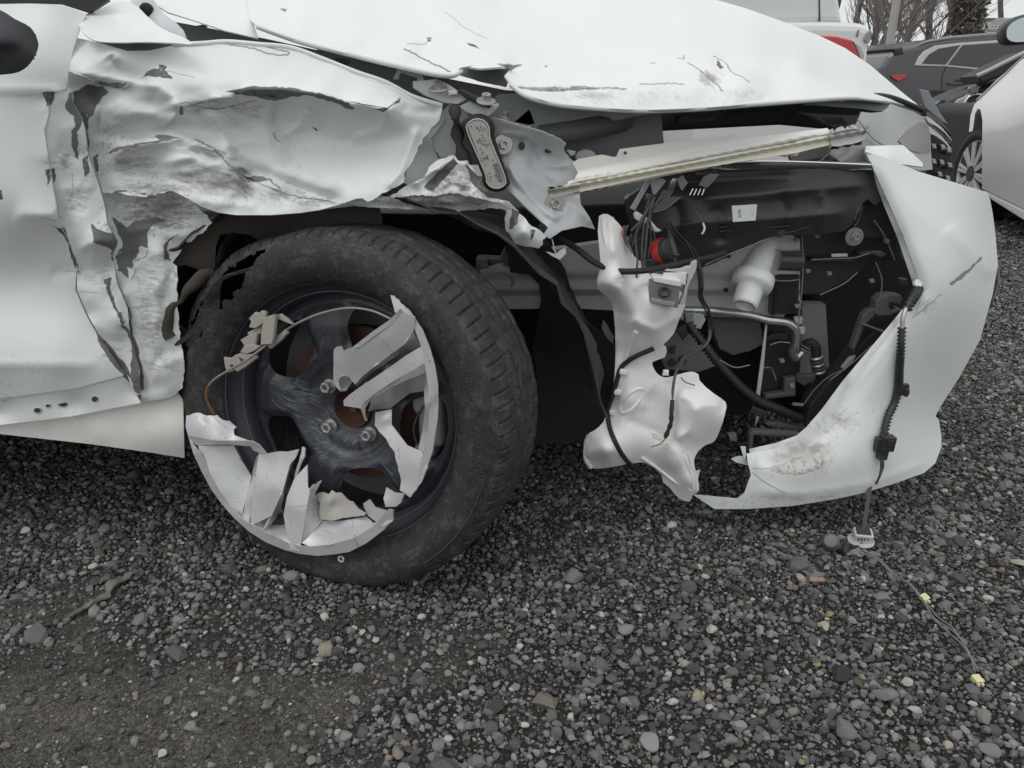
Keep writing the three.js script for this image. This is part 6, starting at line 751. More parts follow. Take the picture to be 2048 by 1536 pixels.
// ---- cream headlamp strip lying across
{ const st = thing('lamp_trim_strip', 'broken cream plastic headlamp strip lying slantwise across the open engine bay', 'plastic strip');
  const A = [1102, 388], B = [1735, 268], L = Math.hypot(B[0] - A[0], B[1] - A[1]), ux = (B[0] - A[0]) / L, uy = (B[1] - A[1]) / L, off = (x, y) => (x - A[0]) * -uy + (y - A[1]) * ux, along = (x, y) => (x - A[0]) * ux + (y - A[1]) * uy;
  const stepz = d => -.004 * ss(-13, -11, d) * 0 + .012 * ss(-34, -16, d) - .006 * ss(-15, -13, d) + .005 * ss(-11, -9, d) - .009 * ss(-6, -4, d) + .004 * ss(-2, 6, d) + .004 * ss(9, 11, d);
  const zs = (x, y) => -.075 - along(x, y) * .00022 + stepz(off(x, y));
  add(st, 'front_rib', sheet([[1098, 378], [1160, 362], [1340, 330], [1590, 285], [1660, 268], [1735, 256], [1732, 278], [1660, 290], [1590, 306], [1340, 346], [1160, 384], [1102, 398]], at(zs), { cell: 4, th: .006 }), M.cream);
  add(st, 'upper_flange', sheet([[1145, 326], [1158, 318], [1205, 309], [1218, 312], [1226, 314], [1234, 313], [1240, 298], [1370, 281], [1475, 269], [1482, 277], [1560, 268], [1655, 256], [1660, 266], [1590, 284], [1340, 329], [1160, 361], [1146, 364], [1156, 345]], at((x, y) => zs(x, y) - .004), { cell: 5, th: .003 }), mat([.8, .79, .74], .4));
  add(st, 'clear_end', sheet(smooth([[1662, 268], [1680, 262], [1722, 257], [1733, 262], [1732, 276], [1712, 286], [1690, 290], [1664, 292]], 2), at((x, y) => zs(x, y) + .004), { cell: 4, th: .008 }), mat([.62, .62, .6], .15, { transmission: .3 }));
  add(st, 'clear_end', sheet([[1098, 380], [1160, 364], [1160, 382], [1102, 397]], at((x, y) => zs(x, y) + .003), { cell: 4, th: .006 }), mat([.6, .59, .52], .15, { transmission: .25 })); add(st, 'screw_hole', slab(circ(1251, 306, 3, 3.4), -.105, .004, 0), M.darkGrey); rebase(st, onZ(1420, 330, -.15)); }

// pale edges of broken black plastic and small clips in the bay
const edgeM = mat([.22, .22, .22], .5);
for (const e of [[[1605, 452], [1640, 448], [1700, 446]], [[1622, 520], [1670, 517], [1712, 515], [1738, 506]], [[1748, 440], [1768, 470], [1790, 520]], [[1752, 525], [1764, 560], [1760, 600]], [[1640, 590], [1690, 566], [1715, 545]], [[1552, 500], [1575, 502], [1602, 500]], [[1547, 560], [1572, 562], [1600, 559]], [[1604, 470], [1606, 540], [1600, 620]], [[1540, 690], [1560, 684], [1580, 686]], [[1410, 530], [1450, 512], [1500, 492], [1530, 480]], [[1600, 600], [1598, 640], [1596, 700]], [[1660, 760], [1700, 730], [1745, 690]], [[1530, 735], [1545, 740], [1552, 760]], [[1440, 720], [1470, 735], [1500, 730]]]) add(car, 'plastic_edge', wire(e.map(([x, y]) => [x, y, x < 1540 ? -.165 : -.235]), .0013, { rad: 5 }), edgeM);
for (const [x, y] of [[1556, 470], [1590, 478], [1612, 540], [1630, 470], [1655, 545], [1590, 610], [1560, 720], [1580, 770], [1770, 480], [1740, 560]]) S_('small_clip', [[x, y], [x + 9, y - 1], [x + 10, y + 5], [x + 2, y + 7]], -.232, .01, edgeM, .001);
// ---------------------------------------------------------------- torn front bumper skin
const bT = Zm(1700, 250, 2.793), bL = Zm(1350, 750, 3.4133);
const fB = field([[1732, 306, -.20], [1772, 393, -.185], [1807, 472, -.17], [1838, 565, -.155], [1843, 583, -.15], [1797, 647, -.145], [1700, 769, -.13], [1657, 829, -.125], [1622, 867, -.12], [1599, 883, -.118], [1555, 896, -.115], [1493, 907, -.12],
  [1760, 313, -.21], [1840, 345, -.25], [1900, 362, -.28], [1974, 384, -.33], [1983, 410, -.37], [1990, 460, -.39], [1996, 530, -.38], [1960, 400, -.30], [1968, 470, -.31], [1975, 540, -.315], [1800, 400, -.17], [1860, 460, -.185], [1920, 480, -.22], [1850, 540, -.15], [1965, 520, -.265], [1900, 560, -.165], [1990, 600, -.35], [1940, 600, -.21], [1880, 620, -.15], [1960, 680, -.31], [1900, 720, -.21], [1820, 680, -.13], [1918, 756, -.30], [1860, 780, -.21], [1760, 760, -.11], [1871, 832, -.27], [1800, 850, -.145], [1700, 850, -.095], [1882, 880, -.28], [1860, 900, -.2], [1780, 920, -.105], [1680, 920, -.062], [1600, 930, -.055], [1540, 930, -.065], [1500, 926, -.10], [1871, 926, -.215], [1848, 946, -.18], [1789, 965, -.125], [1700, 980, -.085], [1600, 985, -.06], [1520, 985, -.062], [1672, 997, -.10], [1584, 1012, -.085], [1496, 1018, -.085], [1429, 1017, -.11], [1385, 989, -.12], [1440, 996, -.10], [1502, 950, -.085], [1560, 960, -.055], [1530, 945, -.075]], 70, 30);
const zB = (x, y) => fB(x, y) + bumFolds(x, y) + wob(x * .6, y * .6, .0003);
const bumperPaint = paintMaps(.15, 1.15, .02, .95, 1400, 1300, k => {
  const F = at(zB); k.scuff(F, 1590, 920, 60, 24, 120, -.35, 44, .5, 3, [172, 168, 162]); k.scuff(F, 1640, 930, 24, 40, 90, -.9, 40, .4, 4, [182, 179, 174]); k.grime(F, 1600, 930, 120, 60, 300, .25, 6, [172, 168, 160]); k.scuff(F, 1680, 845, 22, 20, 60, -.5, 26, .45, 5, [176, 174, 170]); k.grime(F, 1680, 848, 50, 30, 120, .3);
  k.chip(F, bT([[555, 890], [640, 820], [700, 770], [738, 735], [735, 755], [700, 785], [640, 850], [570, 900]]), 6, [150, 148, 143]); k.crack(F, bT([[350, 1080], [430, 1010], [510, 950]]), 3, 7, .5); k.scuff(F, 1845, 620, 22, 14, 26, -.75, 40, .5, 8); k.crack(F, bL([[520, 640], [640, 640], [760, 600], [870, 560]]), 2, 9, .5, '120,112,100'); k.chip(F, bL([[640, 650], [760, 600], [900, 570], [1010, 560], [1040, 600], [980, 650], [860, 685], [740, 680]]), 10, [206, 204, 199], 2); k.crack(F, bL([[530, 670], [620, 740], [750, 810]]), 5, 11, .5, '150,146,138'); k.scuff(F, 1620, 900, 40, 12, 60, -.3, 30, .6, 12, [160, 156, 150]); k.grime(F, 1560, 1000, 200, 16, 260, .25); k.scuff(F, 1600, 996, 100, 8, 30, -.05, 60, .4, 13); k.grime(F, 1750, 850, 20, 60, 40, .2);
});
const bumOut = [[1731, 303], [1760, 311], [1840, 344], [1900, 362], [1974, 384], [1980, 398], [1986, 430], [1991, 470], [1996, 530], [1985, 590], [1960, 680], [1918, 756], [1880, 815], [1871, 832], [1878, 840], [1883, 876], [1882, 896], [1871, 926], [1848, 946], [1789, 967], [1731, 985], [1672, 998], [1584, 1012], [1496, 1018], [1429, 1018], [1408, 1004], [1385, 989], [1440, 995], [1473, 998], [1488, 987], [1502, 949], [1496, 926], [1493, 907], [1555, 896], [1599, 883], [1622, 867], [1657, 829], [1700, 769], [1797, 647], [1840, 590], [1843, 575], [1838, 560], [1807, 472], [1772, 393]];
add(car, 'front_bumper', sheet(bumOut, at(zB), { cell: 7, th: .003 }), bumperPaint, 'torn white bumper skin hanging off the front corner');
// return flanges: along the cut edge, the lip and the fog opening
const ret = (l, w, dz, name = 'bumper_return') => add(car, name, (() => { const out = l.concat(l.slice().reverse().map(([x, y, a, b]) => [x + a, y + b])); const f = field(l.map(([x, y]) => [x, y, zB(x, y) - .001]).concat(l.map(([x, y, a, b]) => [x + a, y + b, zB(x, y) - dz])), 6); return sheet(out, at(f), { cell: 5, th: .002 }); })(), bumperPaint);
ret([[1731, 304, -4, 4], [1772, 393, -10, 4], [1807, 472, -12, 4], [1838, 562, -12, 6]], 1, .02); ret([[1843, 583, -10, 0], [1797, 647, -12, -4], [1700, 769, -14, -8], [1657, 829, -14, -10], [1622, 867, -10, -12], [1599, 883, -6, -12], [1555, 896, -4, -10], [1500, 906, -2, -8]], 1, .022);
add(car, 'bumper_tab', sheet([[1730, 303], [1732, 292], [1806, 290], [1846, 326], [1845, 334], [1800, 328], [1760, 312]], at(field([[1730, 303, -.20], [1732, 292, -.235], [1806, 290, -.29], [1846, 330, -.28], [1780, 315, -.225]], 10)), { cell: 5, th: .003 }), bumperPaint);
S_('bumper_slot', bT([[822, 790], [836, 792], [842, 850], [836, 900], [808, 975], [792, 1018], [798, 980], [824, 890]]), -.345, .02, M.plasticGrey, .002, 'dark slot at the bumper corner');
add(car, 'fog_recess', slab(smooth(bL([[1690, 435], [1685, 400], [1705, 350], [1740, 310], [1750, 345], [1748, 390], [1725, 435]]), 2), -.245, .012, .002), mat([.16, .16, .16], .5), 'grey recess at the bumper corner');
add(car, 'bumper_tip', sheet(bL([[385, 575], [440, 555], [480, 560], [520, 625], [490, 615], [420, 598]]), at(() => -.115), { cell: 4, th: .003 }), bumperPaint); add(car, 'bumper_tip', sheet(bL([[448, 492], [482, 490], [486, 545], [478, 595], [462, 540]]), at(() => -.11), { cell: 4, th: .003 }), bumperPaint);
// hanging loom over the bumper
const hb = (x, y, d = .012) => [x, y, zB(x, y) + d];
add(car, 'bumper_loom', corrugated([[1836, 578, -.165], [1828, 592, -.14], [1820, 605, -.13], [1812, 620, -.125]], .0085, .0075), M.black, 'black corrugated conduit');
add(car, 'loom_sleeve', wire([[1812, 616, -.122], [1806, 635, -.115], [1804, 656, -.112]], .0042), M.zinc); add(car, 'loom_sleeve', wire([[1833, 568, -.165], [1837, 566, -.16]], .008), M.milk);
add(car, 'bumper_loom', corrugated([hb(1804, 654), hb(1802, 690), hb(1799, 740), hb(1797, 775), hb(1790, 805), hb(1778, 830), hb(1770, 860), hb(1768, 872)], .0066, .0072), M.black, 'black corrugated conduit hanging over the bumper');
add(car, 'loom_clip', merge([boxAt(onZ(1803, 783, zB(1803, 783) + .014), .026, .012, .014, [0, 0, .1], .002), boxAt(onZ(1812, 780, zB(1812, 780) + .014), .008, .026, .01, [0, 0, .1], .002), boxAt(onZ(1804, 776, zB(1804, 776) + .016), .012, .018, .012, [0, 0, .1], .002)]), M.black);
{ const c = onZ(1768, 893, zB(1768, 893) + .02); add(car, 'loom_connector', merge([boxAt(c.clone().add(V(.004, .008, 0)), .026, .03, .02, [0, 0, -.06], .002), boxAt(c.clone().add(V(-.011, .004, -.002)), .012, .028, .016, [0, 0, -.06], .002), boxAt(c.clone().add(V(0, -.016, -.001)), .018, .022, .014, [0, 0, -.06], .002), boxAt(c.clone().add(V(.006, .012, .011)), .014, .012, .004, [0, 0, -.06], .001)]), M.black, 'black plug at the end of the hanging loom'); }
const gEnd = onY(1728, 1056, .02);
for (let i = 0; i < 4; i++) { const s = i - 1.5; add(car, 'hanging_wire', pipe([onZ(1763 + s * 3, 912, zB(1763, 912) + .02), onZ(1764 + s * 2, 935, zB(1764, 935) + .018), onZ(1758 + s, 955, zB(1758, 955) + .015), onZ(1742 + s, 982, -.13), onZ(1733 + s * 2, 1010, -.11).setY(.1), gEnd.clone().add(V(s * .002, 0, 0))], .0011, { rad: 5 }), M.greyWire); }
// ---------------------------------------------------------------- things lying on the gravel
{ const g = thing('lamp_socket', 'smashed grey lamp socket with black rubber scraps under the torn bumper', 'lamp socket');
  const G = (x, y, h) => onY(x, y, h);
  add(g, 'grey_cap', turned(G(1661, 1086, .012), G(1661, 1082, .038), [[0, .0165], [.5, .0165], [.55, .0135], [.95, .0125], [1, .010], [1, 0]], 28), mat([.16, .16, .165], .5));
  const c = G(1723, 1074, .022); add(g, 'white_socket', merge([turned(c.clone().add(V(0, -.012, 0)), c.clone().add(V(0, -.006, 0)), [[0, 0], [0, .024], [1, .024], [1, 0]], 28), boxAt(c.clone().add(V(.002, .004, 0)), .034, .018, .026, [.2, -.2, .05], .003)]), mat([.5, .5, .49], .5)); add(g, 'socket_face', boxAt(c.clone().add(V(.001, .0125, .001)), .026, .004, .019, [.2, -.2, .05], .001), M.black);
  for (let i = 0; i < 5; i++) add(g, 'contact_pin', boxAt(c.clone().add(V(-.012 + i * .006, .003, .0135)), .0025, .006, .002, [.2, -.2, .05], .0004), M.darkGrey);
  const scrap = (o, h) => sheet(jag(o, 2.5, 8, 4), (x, y) => { const p = onY(x, y, .0); p.y = groundY(p.x, p.z) + h + .006 * n2(x * .06, y * .09); return p; }, { cell: 5, th: .003 });
  add(g, 'rubber_scrap', scrap([[1612, 1089], [1645, 1082], [1690, 1088], [1712, 1070], [1745, 1082], [1762, 1090], [1735, 1094], [1720, 1106], [1690, 1112], [1660, 1096]], .014), M.black); add(g, 'rubber_scrap', scrap([[1686, 1104], [1720, 1110], [1728, 1116], [1715, 1120], [1690, 1112]], .012), M.plasticGrey);
  rebase(g, G(1690, 1095, 0)); }
{ const w = thing('connector_lead', 'thin grey lead with two yellow plugs stretched over the gravel', 'wire');
  const path = [[1722, 1102], [1760, 1120], [1790, 1148], [1820, 1172], [1848, 1200], [1872, 1228], [1905, 1258], [1930, 1290], [1944, 1312], [1952, 1338]];
  for (let i = 0; i < 3; i++) add(w, 'strand', pipe(path.map(([x, y], k) => { const p = onY(x + (i - 1) * (3 + 2 * Math.sin(k * 1.3 + i)), y + 2 * Math.cos(k + i * 2), .012); p.y = groundY(p.x, p.z) + .014 + .003 * Math.sin(k * 2 + i); return p; }), .0012, { rad: 5 }), mat([.2, .2, .205], .45));
  const yl = mat([.66, .62, .36], .5); for (const [x, y, a] of [[1849, 1191, .5], [1955, 1350, .1]]) { const p = onY(x, y, .014); p.y = groundY(p.x, p.z) + .014; add(w, 'yellow_plug', merge([boxAt(p, .0125, .009, .011, [.2, a, 0], .0015), boxAt(p.clone().add(V(0, .003, .007)), .013, .003, .006, [.2, a, 0], .0008), boxAt(p.clone().add(V(.003, -.001, .010)), .003, .005, .006, [.2, a, 0], .0006), boxAt(p.clone().add(V(-.003, -.001, .010)), .003, .005, .006, [.2, a, 0], .0006)]), yl); }
  rebase(w, onY(1848, 1200, 0)); }
{ const g = sheet(jag([[128, 1236], [165, 1218], [215, 1192], [212, 1182], [250, 1160], [272, 1152], [262, 1164], [240, 1178], [222, 1192], [224, 1202], [205, 1206], [160, 1226]], 1, 9, 6), (x, y) => { const p = onY(x, y, 0); p.y = groundY(p.x, p.z) + .012 + .004 * n2(x * .03, y * .03); return p; }, { cell: 6, th: .003 }); const o = add(scene, 'plastic_shard', g, mat([.16, .15, .135], .6)); tag(o, 'long jagged brown-grey plastic shard lying on the dirt', 'plastic shard'); const p = onY(200, 1195, 0); o.geometry.translate(-p.x, -p.y, -p.z); o.position.copy(p); }
// stones that stand out by size or colour
[[1146, 1156, .030, .5, [.17, .17, .165], 'large flat wedge-shaped grey stone in front of the wheel'], [1601, 1153, .0155, .6, [.36, .30, .22], 'rounded tan stone beside its longer reddish neighbour'], [1634, 1155, .016, .45, [.30, .22, .17], 'long reddish tan stone beside the rounded tan one'], [1651, 1243, .016, .7, [.40, .34, .27], 'pale pinkish lump of stone'], [1256, 1256, .018, .6, [.21, .21, .205], 'broad light grey stone standing above small pebbles'], [2038, 1123, .018, .6, [.36, .35, .25], 'pale yellowish broken stone by the gravel edge'], [1690, 1460, .024, .55, [.15, .15, .148], 'big dull grey flat cobble'], [1771, 1383, .021, .55, [.17, .17, .165], 'smooth grey oval cobble'], [1968, 1428, .017, .6, [.19, .19, .17], 'greenish grey many-sided stone'], [1987, 1488, .018, .6, [.18, .18, .175], 'dull grey flat pebble next to the greenish stone'], [1404, 1378, .007, .8, [.34, .30, .08], 'small mustard yellow pebble'], [1833, 1412, .012, .6, [.36, .36, .35], 'whitish flat chip of stone'], [478, 1327, .011, .6, [.32, .26, .16], 'ochre stone on the bare dirt'], [1048, 1447, .008, .9, [.48, .44, .40], 'small upright whitish stone'], [1300, 1480, .018, .5, [.24, .24, .23], 'long light grey sliver of stone'], [691, 1467, .013, .7, [.21, .21, .2], 'chunky light grey stone on fine grit'], [795, 1502, .013, .55, [.22, .18, .14], 'brownish flat stone among grey ones'], [1575, 1057, .009, .7, [.26, .18, .11], 'orange-brown pebble under the bumper lip'], [1725, 1340, .008, .6, [.30, .24, .15], 'curled dry brown leaf-like scrap of stone']].forEach(([x, y, s, f, c, label], i) => {
  const p = onY(x, y, .006), o = add(scene, 'stone', stoneGeo(4000 + i, 2, 9), mat(c, .85, { bumpMap: speck, bumpScale: .0006 })); tag(o, label, 'stone', 'stones that stand out'); o.position.set(p.x, groundY(p.x, p.z) + s * .35 + .004, p.z); o.scale.set(s, s * f, s * .8); o.rotation.set(.1 * Math.sin(i), i * 1.7, .12 * Math.cos(i * 2)); });
// ---------------------------------------------------------------- cars and trees behind
const slabOn = (outline, c, n, depth, bevel = .02) => { // outline met on an upright plane through c with normal n, thick backwards
  const x = V(0, 1, 0).cross(n).normalize(), m = new THREE.Matrix4().makeBasis(x, V(0, 1, 0), n.clone()).setPosition(c), inv = m.clone().invert();
  const s = new THREE.Shape(outline.map(([a, b]) => { const p = onPlane(a, b, c, n).applyMatrix4(inv); return new THREE.Vector2(p.x, p.y); }));
  const g = new THREE.ExtrudeGeometry(s, { depth: Math.max(.002, depth - 2 * bevel), bevelEnabled: bevel > 0, bevelSize: bevel, bevelThickness: bevel, bevelOffset: -bevel, bevelSegments: 3, curveSegments: 8 }); g.translate(0, 0, -depth + bevel); return g.applyMatrix4(m); };
// ---- silver off-roader parked nose away, close on the right
{ const t = thing('silver_suv', 'silver-white off-roader parked beside the wreck with its alloy wheel showing', 'car');
  const n = V(-.995, 0, -.1).normalize(), c = onY(1944, 452, 0), pm = mat([.74, .73, .70], .3, { clearcoat: .8, clearcoatRoughness: .08 });
  const pl = (x, y, o) => onPlane(x, y, c.clone().addScaledVector(n, o), n);
  const f = field([[1948, 212, -.06], [1940, 250, -.05], [1975, 178, -.12], [2015, 141, -.14], [2048, 116, -.14], [2130, 60, -.16], [1970, 230, .01], [2000, 200, 0], [2048, 180, 0], [2130, 150, 0], [1966, 345, .03], [2010, 345, .035], [2130, 350, .035], [1966, 355, .015], [2010, 357, .015], [2130, 370, .015], [1966, 380, .0], [2048, 418, .0], [2130, 460, 0], [1968, 290, .03], [2048, 270, .03]], 45, 12);
  add(t, 'body_side', sheet([[2500, -170], [2200, 20], [2130, 60], [2048, 116], [2015, 141], [1994, 159], [1975, 178], [1958, 198], [1948, 210], [1941, 232], [1938, 264], [1944, 262], [1949, 228], [1955, 217], [1961, 219], [1965, 243], [1964, 300], [1964, 378], [1975, 382], [2048, 418], [2200, 500], [2500, 662]], (x, y) => pl(x, y, f(Math.min(x, 2130), x > 2130 ? 240 + (y - 240) * 350 / (350 + (x - 2130)) : y)), { cell: 6, th: .004 }), pm);
  add(t, 'sill', slabOn([[1964, 381], [1975, 384], [2048, 420], [2200, 505], [2500, 668], [2500, 715], [2200, 535], [2048, 442], [1982, 400]], c, n, .12, .01), pm);
  add(t, 'bonnet', sheet([[0, 0], [4, 0], [4, 6], [0, 6]], (u, v) => { const a = pl(2048, 116, -.14), b = pl(1950, 206, -.06); const p = a.clone().lerp(b, v / 6).addScaledVector(n, -u * .42); p.y += .05 * Math.sin(u / 4 * Math.PI) + .02; return p; }, { cell: 1, th: .004, flip: true }), pm);
  add(t, 'body_core', (() => { const g = new RoundedBoxGeometry(1.3, .5, 4, 3, .08); const ctr = pl(1964, 378, -.75); ctr.y = .48; g.applyMatrix4(new THREE.Matrix4().compose(ctr.addScaledVector(V(-.1, 0, .995), 2.3), new THREE.Quaternion().setFromAxisAngle(V(0, 1, 0), Math.atan2(-.1, .995)), V(1, 1, 1))); return g; })(), M.blackRough);
  // wheel
  const wc = pl(1944, 347, -.10), wm = new THREE.Matrix4().makeBasis(V(0, 1, 0).cross(n), V(0, 1, 0), n).setPosition(wc), R = wc.y;
  const w = grp(t, 'wheel'); w.applyMatrix4(wm);
  const ty = new THREE.LatheGeometry([[R * .72, .0], [R * .8, .02], [R * .93, .012], [R * .99, -.02], [R, -.08], [R, -.16], [R * .96, -.21], [R * .7, -.22]].map(p => new THREE.Vector2(...p)), 72); ty.rotateX(Math.PI / 2); add(w, 'tyre', ty, mat([.03, .03, .03], .75));
  const ri = new THREE.LatheGeometry([[R * .73, .0], [R * .715, .006], [R * .69, -.01], [R * .66, -.05], [R * .66, -.2]].map(p => new THREE.Vector2(...p)), 72); ri.rotateX(Math.PI / 2); add(w, 'rim', ri, mat([.62, .62, .61], .35, { metalness: .3 }));
  const alloy = mat([.62, .62, .61], .35, { metalness: .3 }); for (let i = 0; i < 10; i++) { const a = i / 10 * 2 * Math.PI + .2, s = new THREE.Shape([[-.012, .05], [.012, .05], [.026, R * .69], [.008, R * .69], [0, R * .3], [-.008, R * .69], [-.026, R * .69]].map(p => new THREE.Vector2(...p))); const g = new THREE.ExtrudeGeometry(s, { depth: .02, bevelSize: .003, bevelThickness: .004, bevelSegments: 2 }); g.translate(0, 0, -.014); g.rotateZ(a); add(w, 'spoke', g, alloy); }
  const hub = new THREE.CylinderGeometry(.05, .06, .04, 30); hub.rotateX(Math.PI / 2); hub.translate(0, 0, -.004); add(w, 'hub_cap', hub, M.darkGrey); const bd = new THREE.CylinderGeometry(R * .55, R * .55, .02, 40); bd.rotateX(Math.PI / 2); bd.translate(0, 0, -.1); add(w, 'brake_disc', bd, mat([.12, .11, .1], .5));
  // mirror
  const mc = onZ(2062, 56, -2.45), mo = []; for (let i = 0; i < 40; i++) { const a = i / 40 * 2 * Math.PI, q = 2.6; mo.push([2068 + 64 * Math.sign(Math.cos(a)) * Math.abs(Math.cos(a)) ** (2 / q), 56 + 31 * Math.sign(Math.sin(a)) * Math.abs(Math.sin(a)) ** (2 / q) - 14 * Math.cos(a)]); }
  add(t, 'mirror_housing', slabOn(mo, mc, V(-.25, 0, .97).normalize(), .10, .025), M.black); add(t, 'mirror_glass', slabOn(mo.map(([x, y]) => [2068 + (x - 2068) * .86, 56 + (y - 56) * .82]), mc.clone().addScaledVector(V(-.25, 0, .97), .004), V(-.25, 0, .97).normalize(), .006, .001), mat([.55, .6, .6], .08, { metalness: .9 }));
  add(t, 'mirror_arm', pipe([mc.clone().add(V(.04, -.1, -.03)), mc.clone().add(V(.14, -.17, -.02)), mc.clone().add(V(.3, -.2, 0))], .02), M.black);
  rebase(t, c.clone().setY(0)); }
// ---- dark off-roader side on
{ const t = thing('dark_suv', 'dark grey off-roader with chrome window trim parked in front of the bare trees', 'car'); const n = V(.12, 0, 1).normalize(), c = V(6, .8, -10.3), dm = mat([.085, .09, .097], .3, { clearcoat: .8, clearcoatRoughness: .12 });
  const off = k => c.clone().addScaledVector(n, k), S = (name, o, k, d, m, b = .01) => add(t, name, slabOn(o, off(k), n, d, b), m);
  S('body', [[1764, 136], [1768, 128], [1778, 112], [1790, 100], [1803, 95], [1839, 89], [1859, 81], [1899, 75], [1999, 67], [2110, 64], [2180, 110], [2300, 150], [2330, 215], [2320, 260], [1790, 260], [1765, 225], [1760, 160]], 0, 1.8, dm, .06);
  S('spoiler', [[1786, 98], [1806, 94], [1808, 108], [1790, 112]], .01, 1.6, M.black, .02);
  S('roof_rail', [[1840, 87], [1862, 79], [1900, 72], [2000, 64], [2000, 67], [1900, 76], [1862, 83]], .012, .03, M.zinc, .004);
  S('window_trim', [[1830, 131], [1837, 115], [1849, 102], [1871, 91], [1925, 85], [2060, 76], [2060, 145], [1970, 141], [1893, 133]], .012, .03, mat([.7, .7, .7], .3), .006);
  S('side_window', [[1844, 127], [1858, 109], [1878, 97], [1921, 90], [1892, 129]], .02, .03, mat([.07, .075, .08], .06), .004); S('side_window', [[1896, 129], [1926, 90], [2058, 81], [2058, 140], [1970, 136]], .02, .03, mat([.075, .08, .083], .06), .004);
  S('tail_lamp', [[1781, 151], [1815, 149], [1812, 156], [1797, 163], [1786, 157]], .02, .06, M.lampRed, .006); S('door_seam', [[1892, 132], [1894, 132], [1885, 152], [1885, 193], [1883, 193], [1883, 152]], .004, .01, M.black, 0);
  S('door_handle', [[1897, 165], [1936, 166], [1936, 170], [1898, 169]], .03, .03, dm, .008); S('handle_recess', [[1912, 159], [1926, 159], [1930, 165], [1908, 165]], .006, .01, M.black, .002); S('wheel_arch', [[1848, 188], [1862, 181], [1890, 180], [1908, 189], [1914, 200], [1900, 194], [1860, 194]], .02, .1, mat([.03, .03, .032], .5), .006);
  S('tyre', circ(1880, 248, 46, 46, 30), -.02, .24, M.blackRough, .02); S('tyre', circ(2230, 245, 46, 46, 30), -.02, .24, M.blackRough, .02); rebase(t, V(6.6, 0, -10.6)); }
// ---- white estate behind the bonnet
{ const t = thing('white_car', 'white car with red tail lamp standing behind the raised white bonnet', 'car'); const n = V(.1, 0, 1).normalize(), c = V(1.8, .8, -3.6), wm = mat([.74, .75, .75], .3, { clearcoat: .6 });
  const S = (name, o, k, d, m, b = .01) => add(t, name, slabOn(o, c.clone().addScaledVector(n, k), n, d, b), m);
  S('body', smooth([[1100, 60], [1300, 50], [1640, 42], [1690, 43], [1728, 46], [1743, 55], [1747, 76], [1741, 96], [1738, 130], [1735, 420], [1690, 440], [1100, 440]], 3), 0, 1.7, wm, .05); S('rear_pillar', [[1100, -250], [1500, -260], [1620, -200], [1670, -60], [1688, 46], [1637, 48], [1100, 70]], -.06, 1.55, wm, .04); S('pillar_seam', [[1637, -40], [1639, -40], [1641, 42], [1638, 42]], -.056, .01, M.darkGrey, 0);
  S('tail_lamp', [[1600, 66], [1640, 71], [1672, 72], [1704, 80], [1712, 96], [1720, 115], [1716, 128], [1660, 120], [1600, 90]], .012, .08, M.lampRed, .01); S('reversing_lamp', [[1706, 82], [1722, 92], [1730, 112], [1722, 120], [1714, 96]], .014, .06, mat([.5, .48, .48], .2), .006); S('reflector_slot', smooth([[1728, 80], [1734, 66], [1742, 60], [1743, 72], [1736, 86]], 2), .012, .03, mat([.3, .31, .31], .2), .004); S('bumper_groove', [[1712, 72], [1716, 60], [1719, 60], [1716, 74]], .005, .01, M.plasticGrey, .001);
  S('tyre', circ(1330, 420, 95, 95, 36), -.06, .22, M.blackRough, .02); rebase(t, V(1.8, 0, -3.9)); }
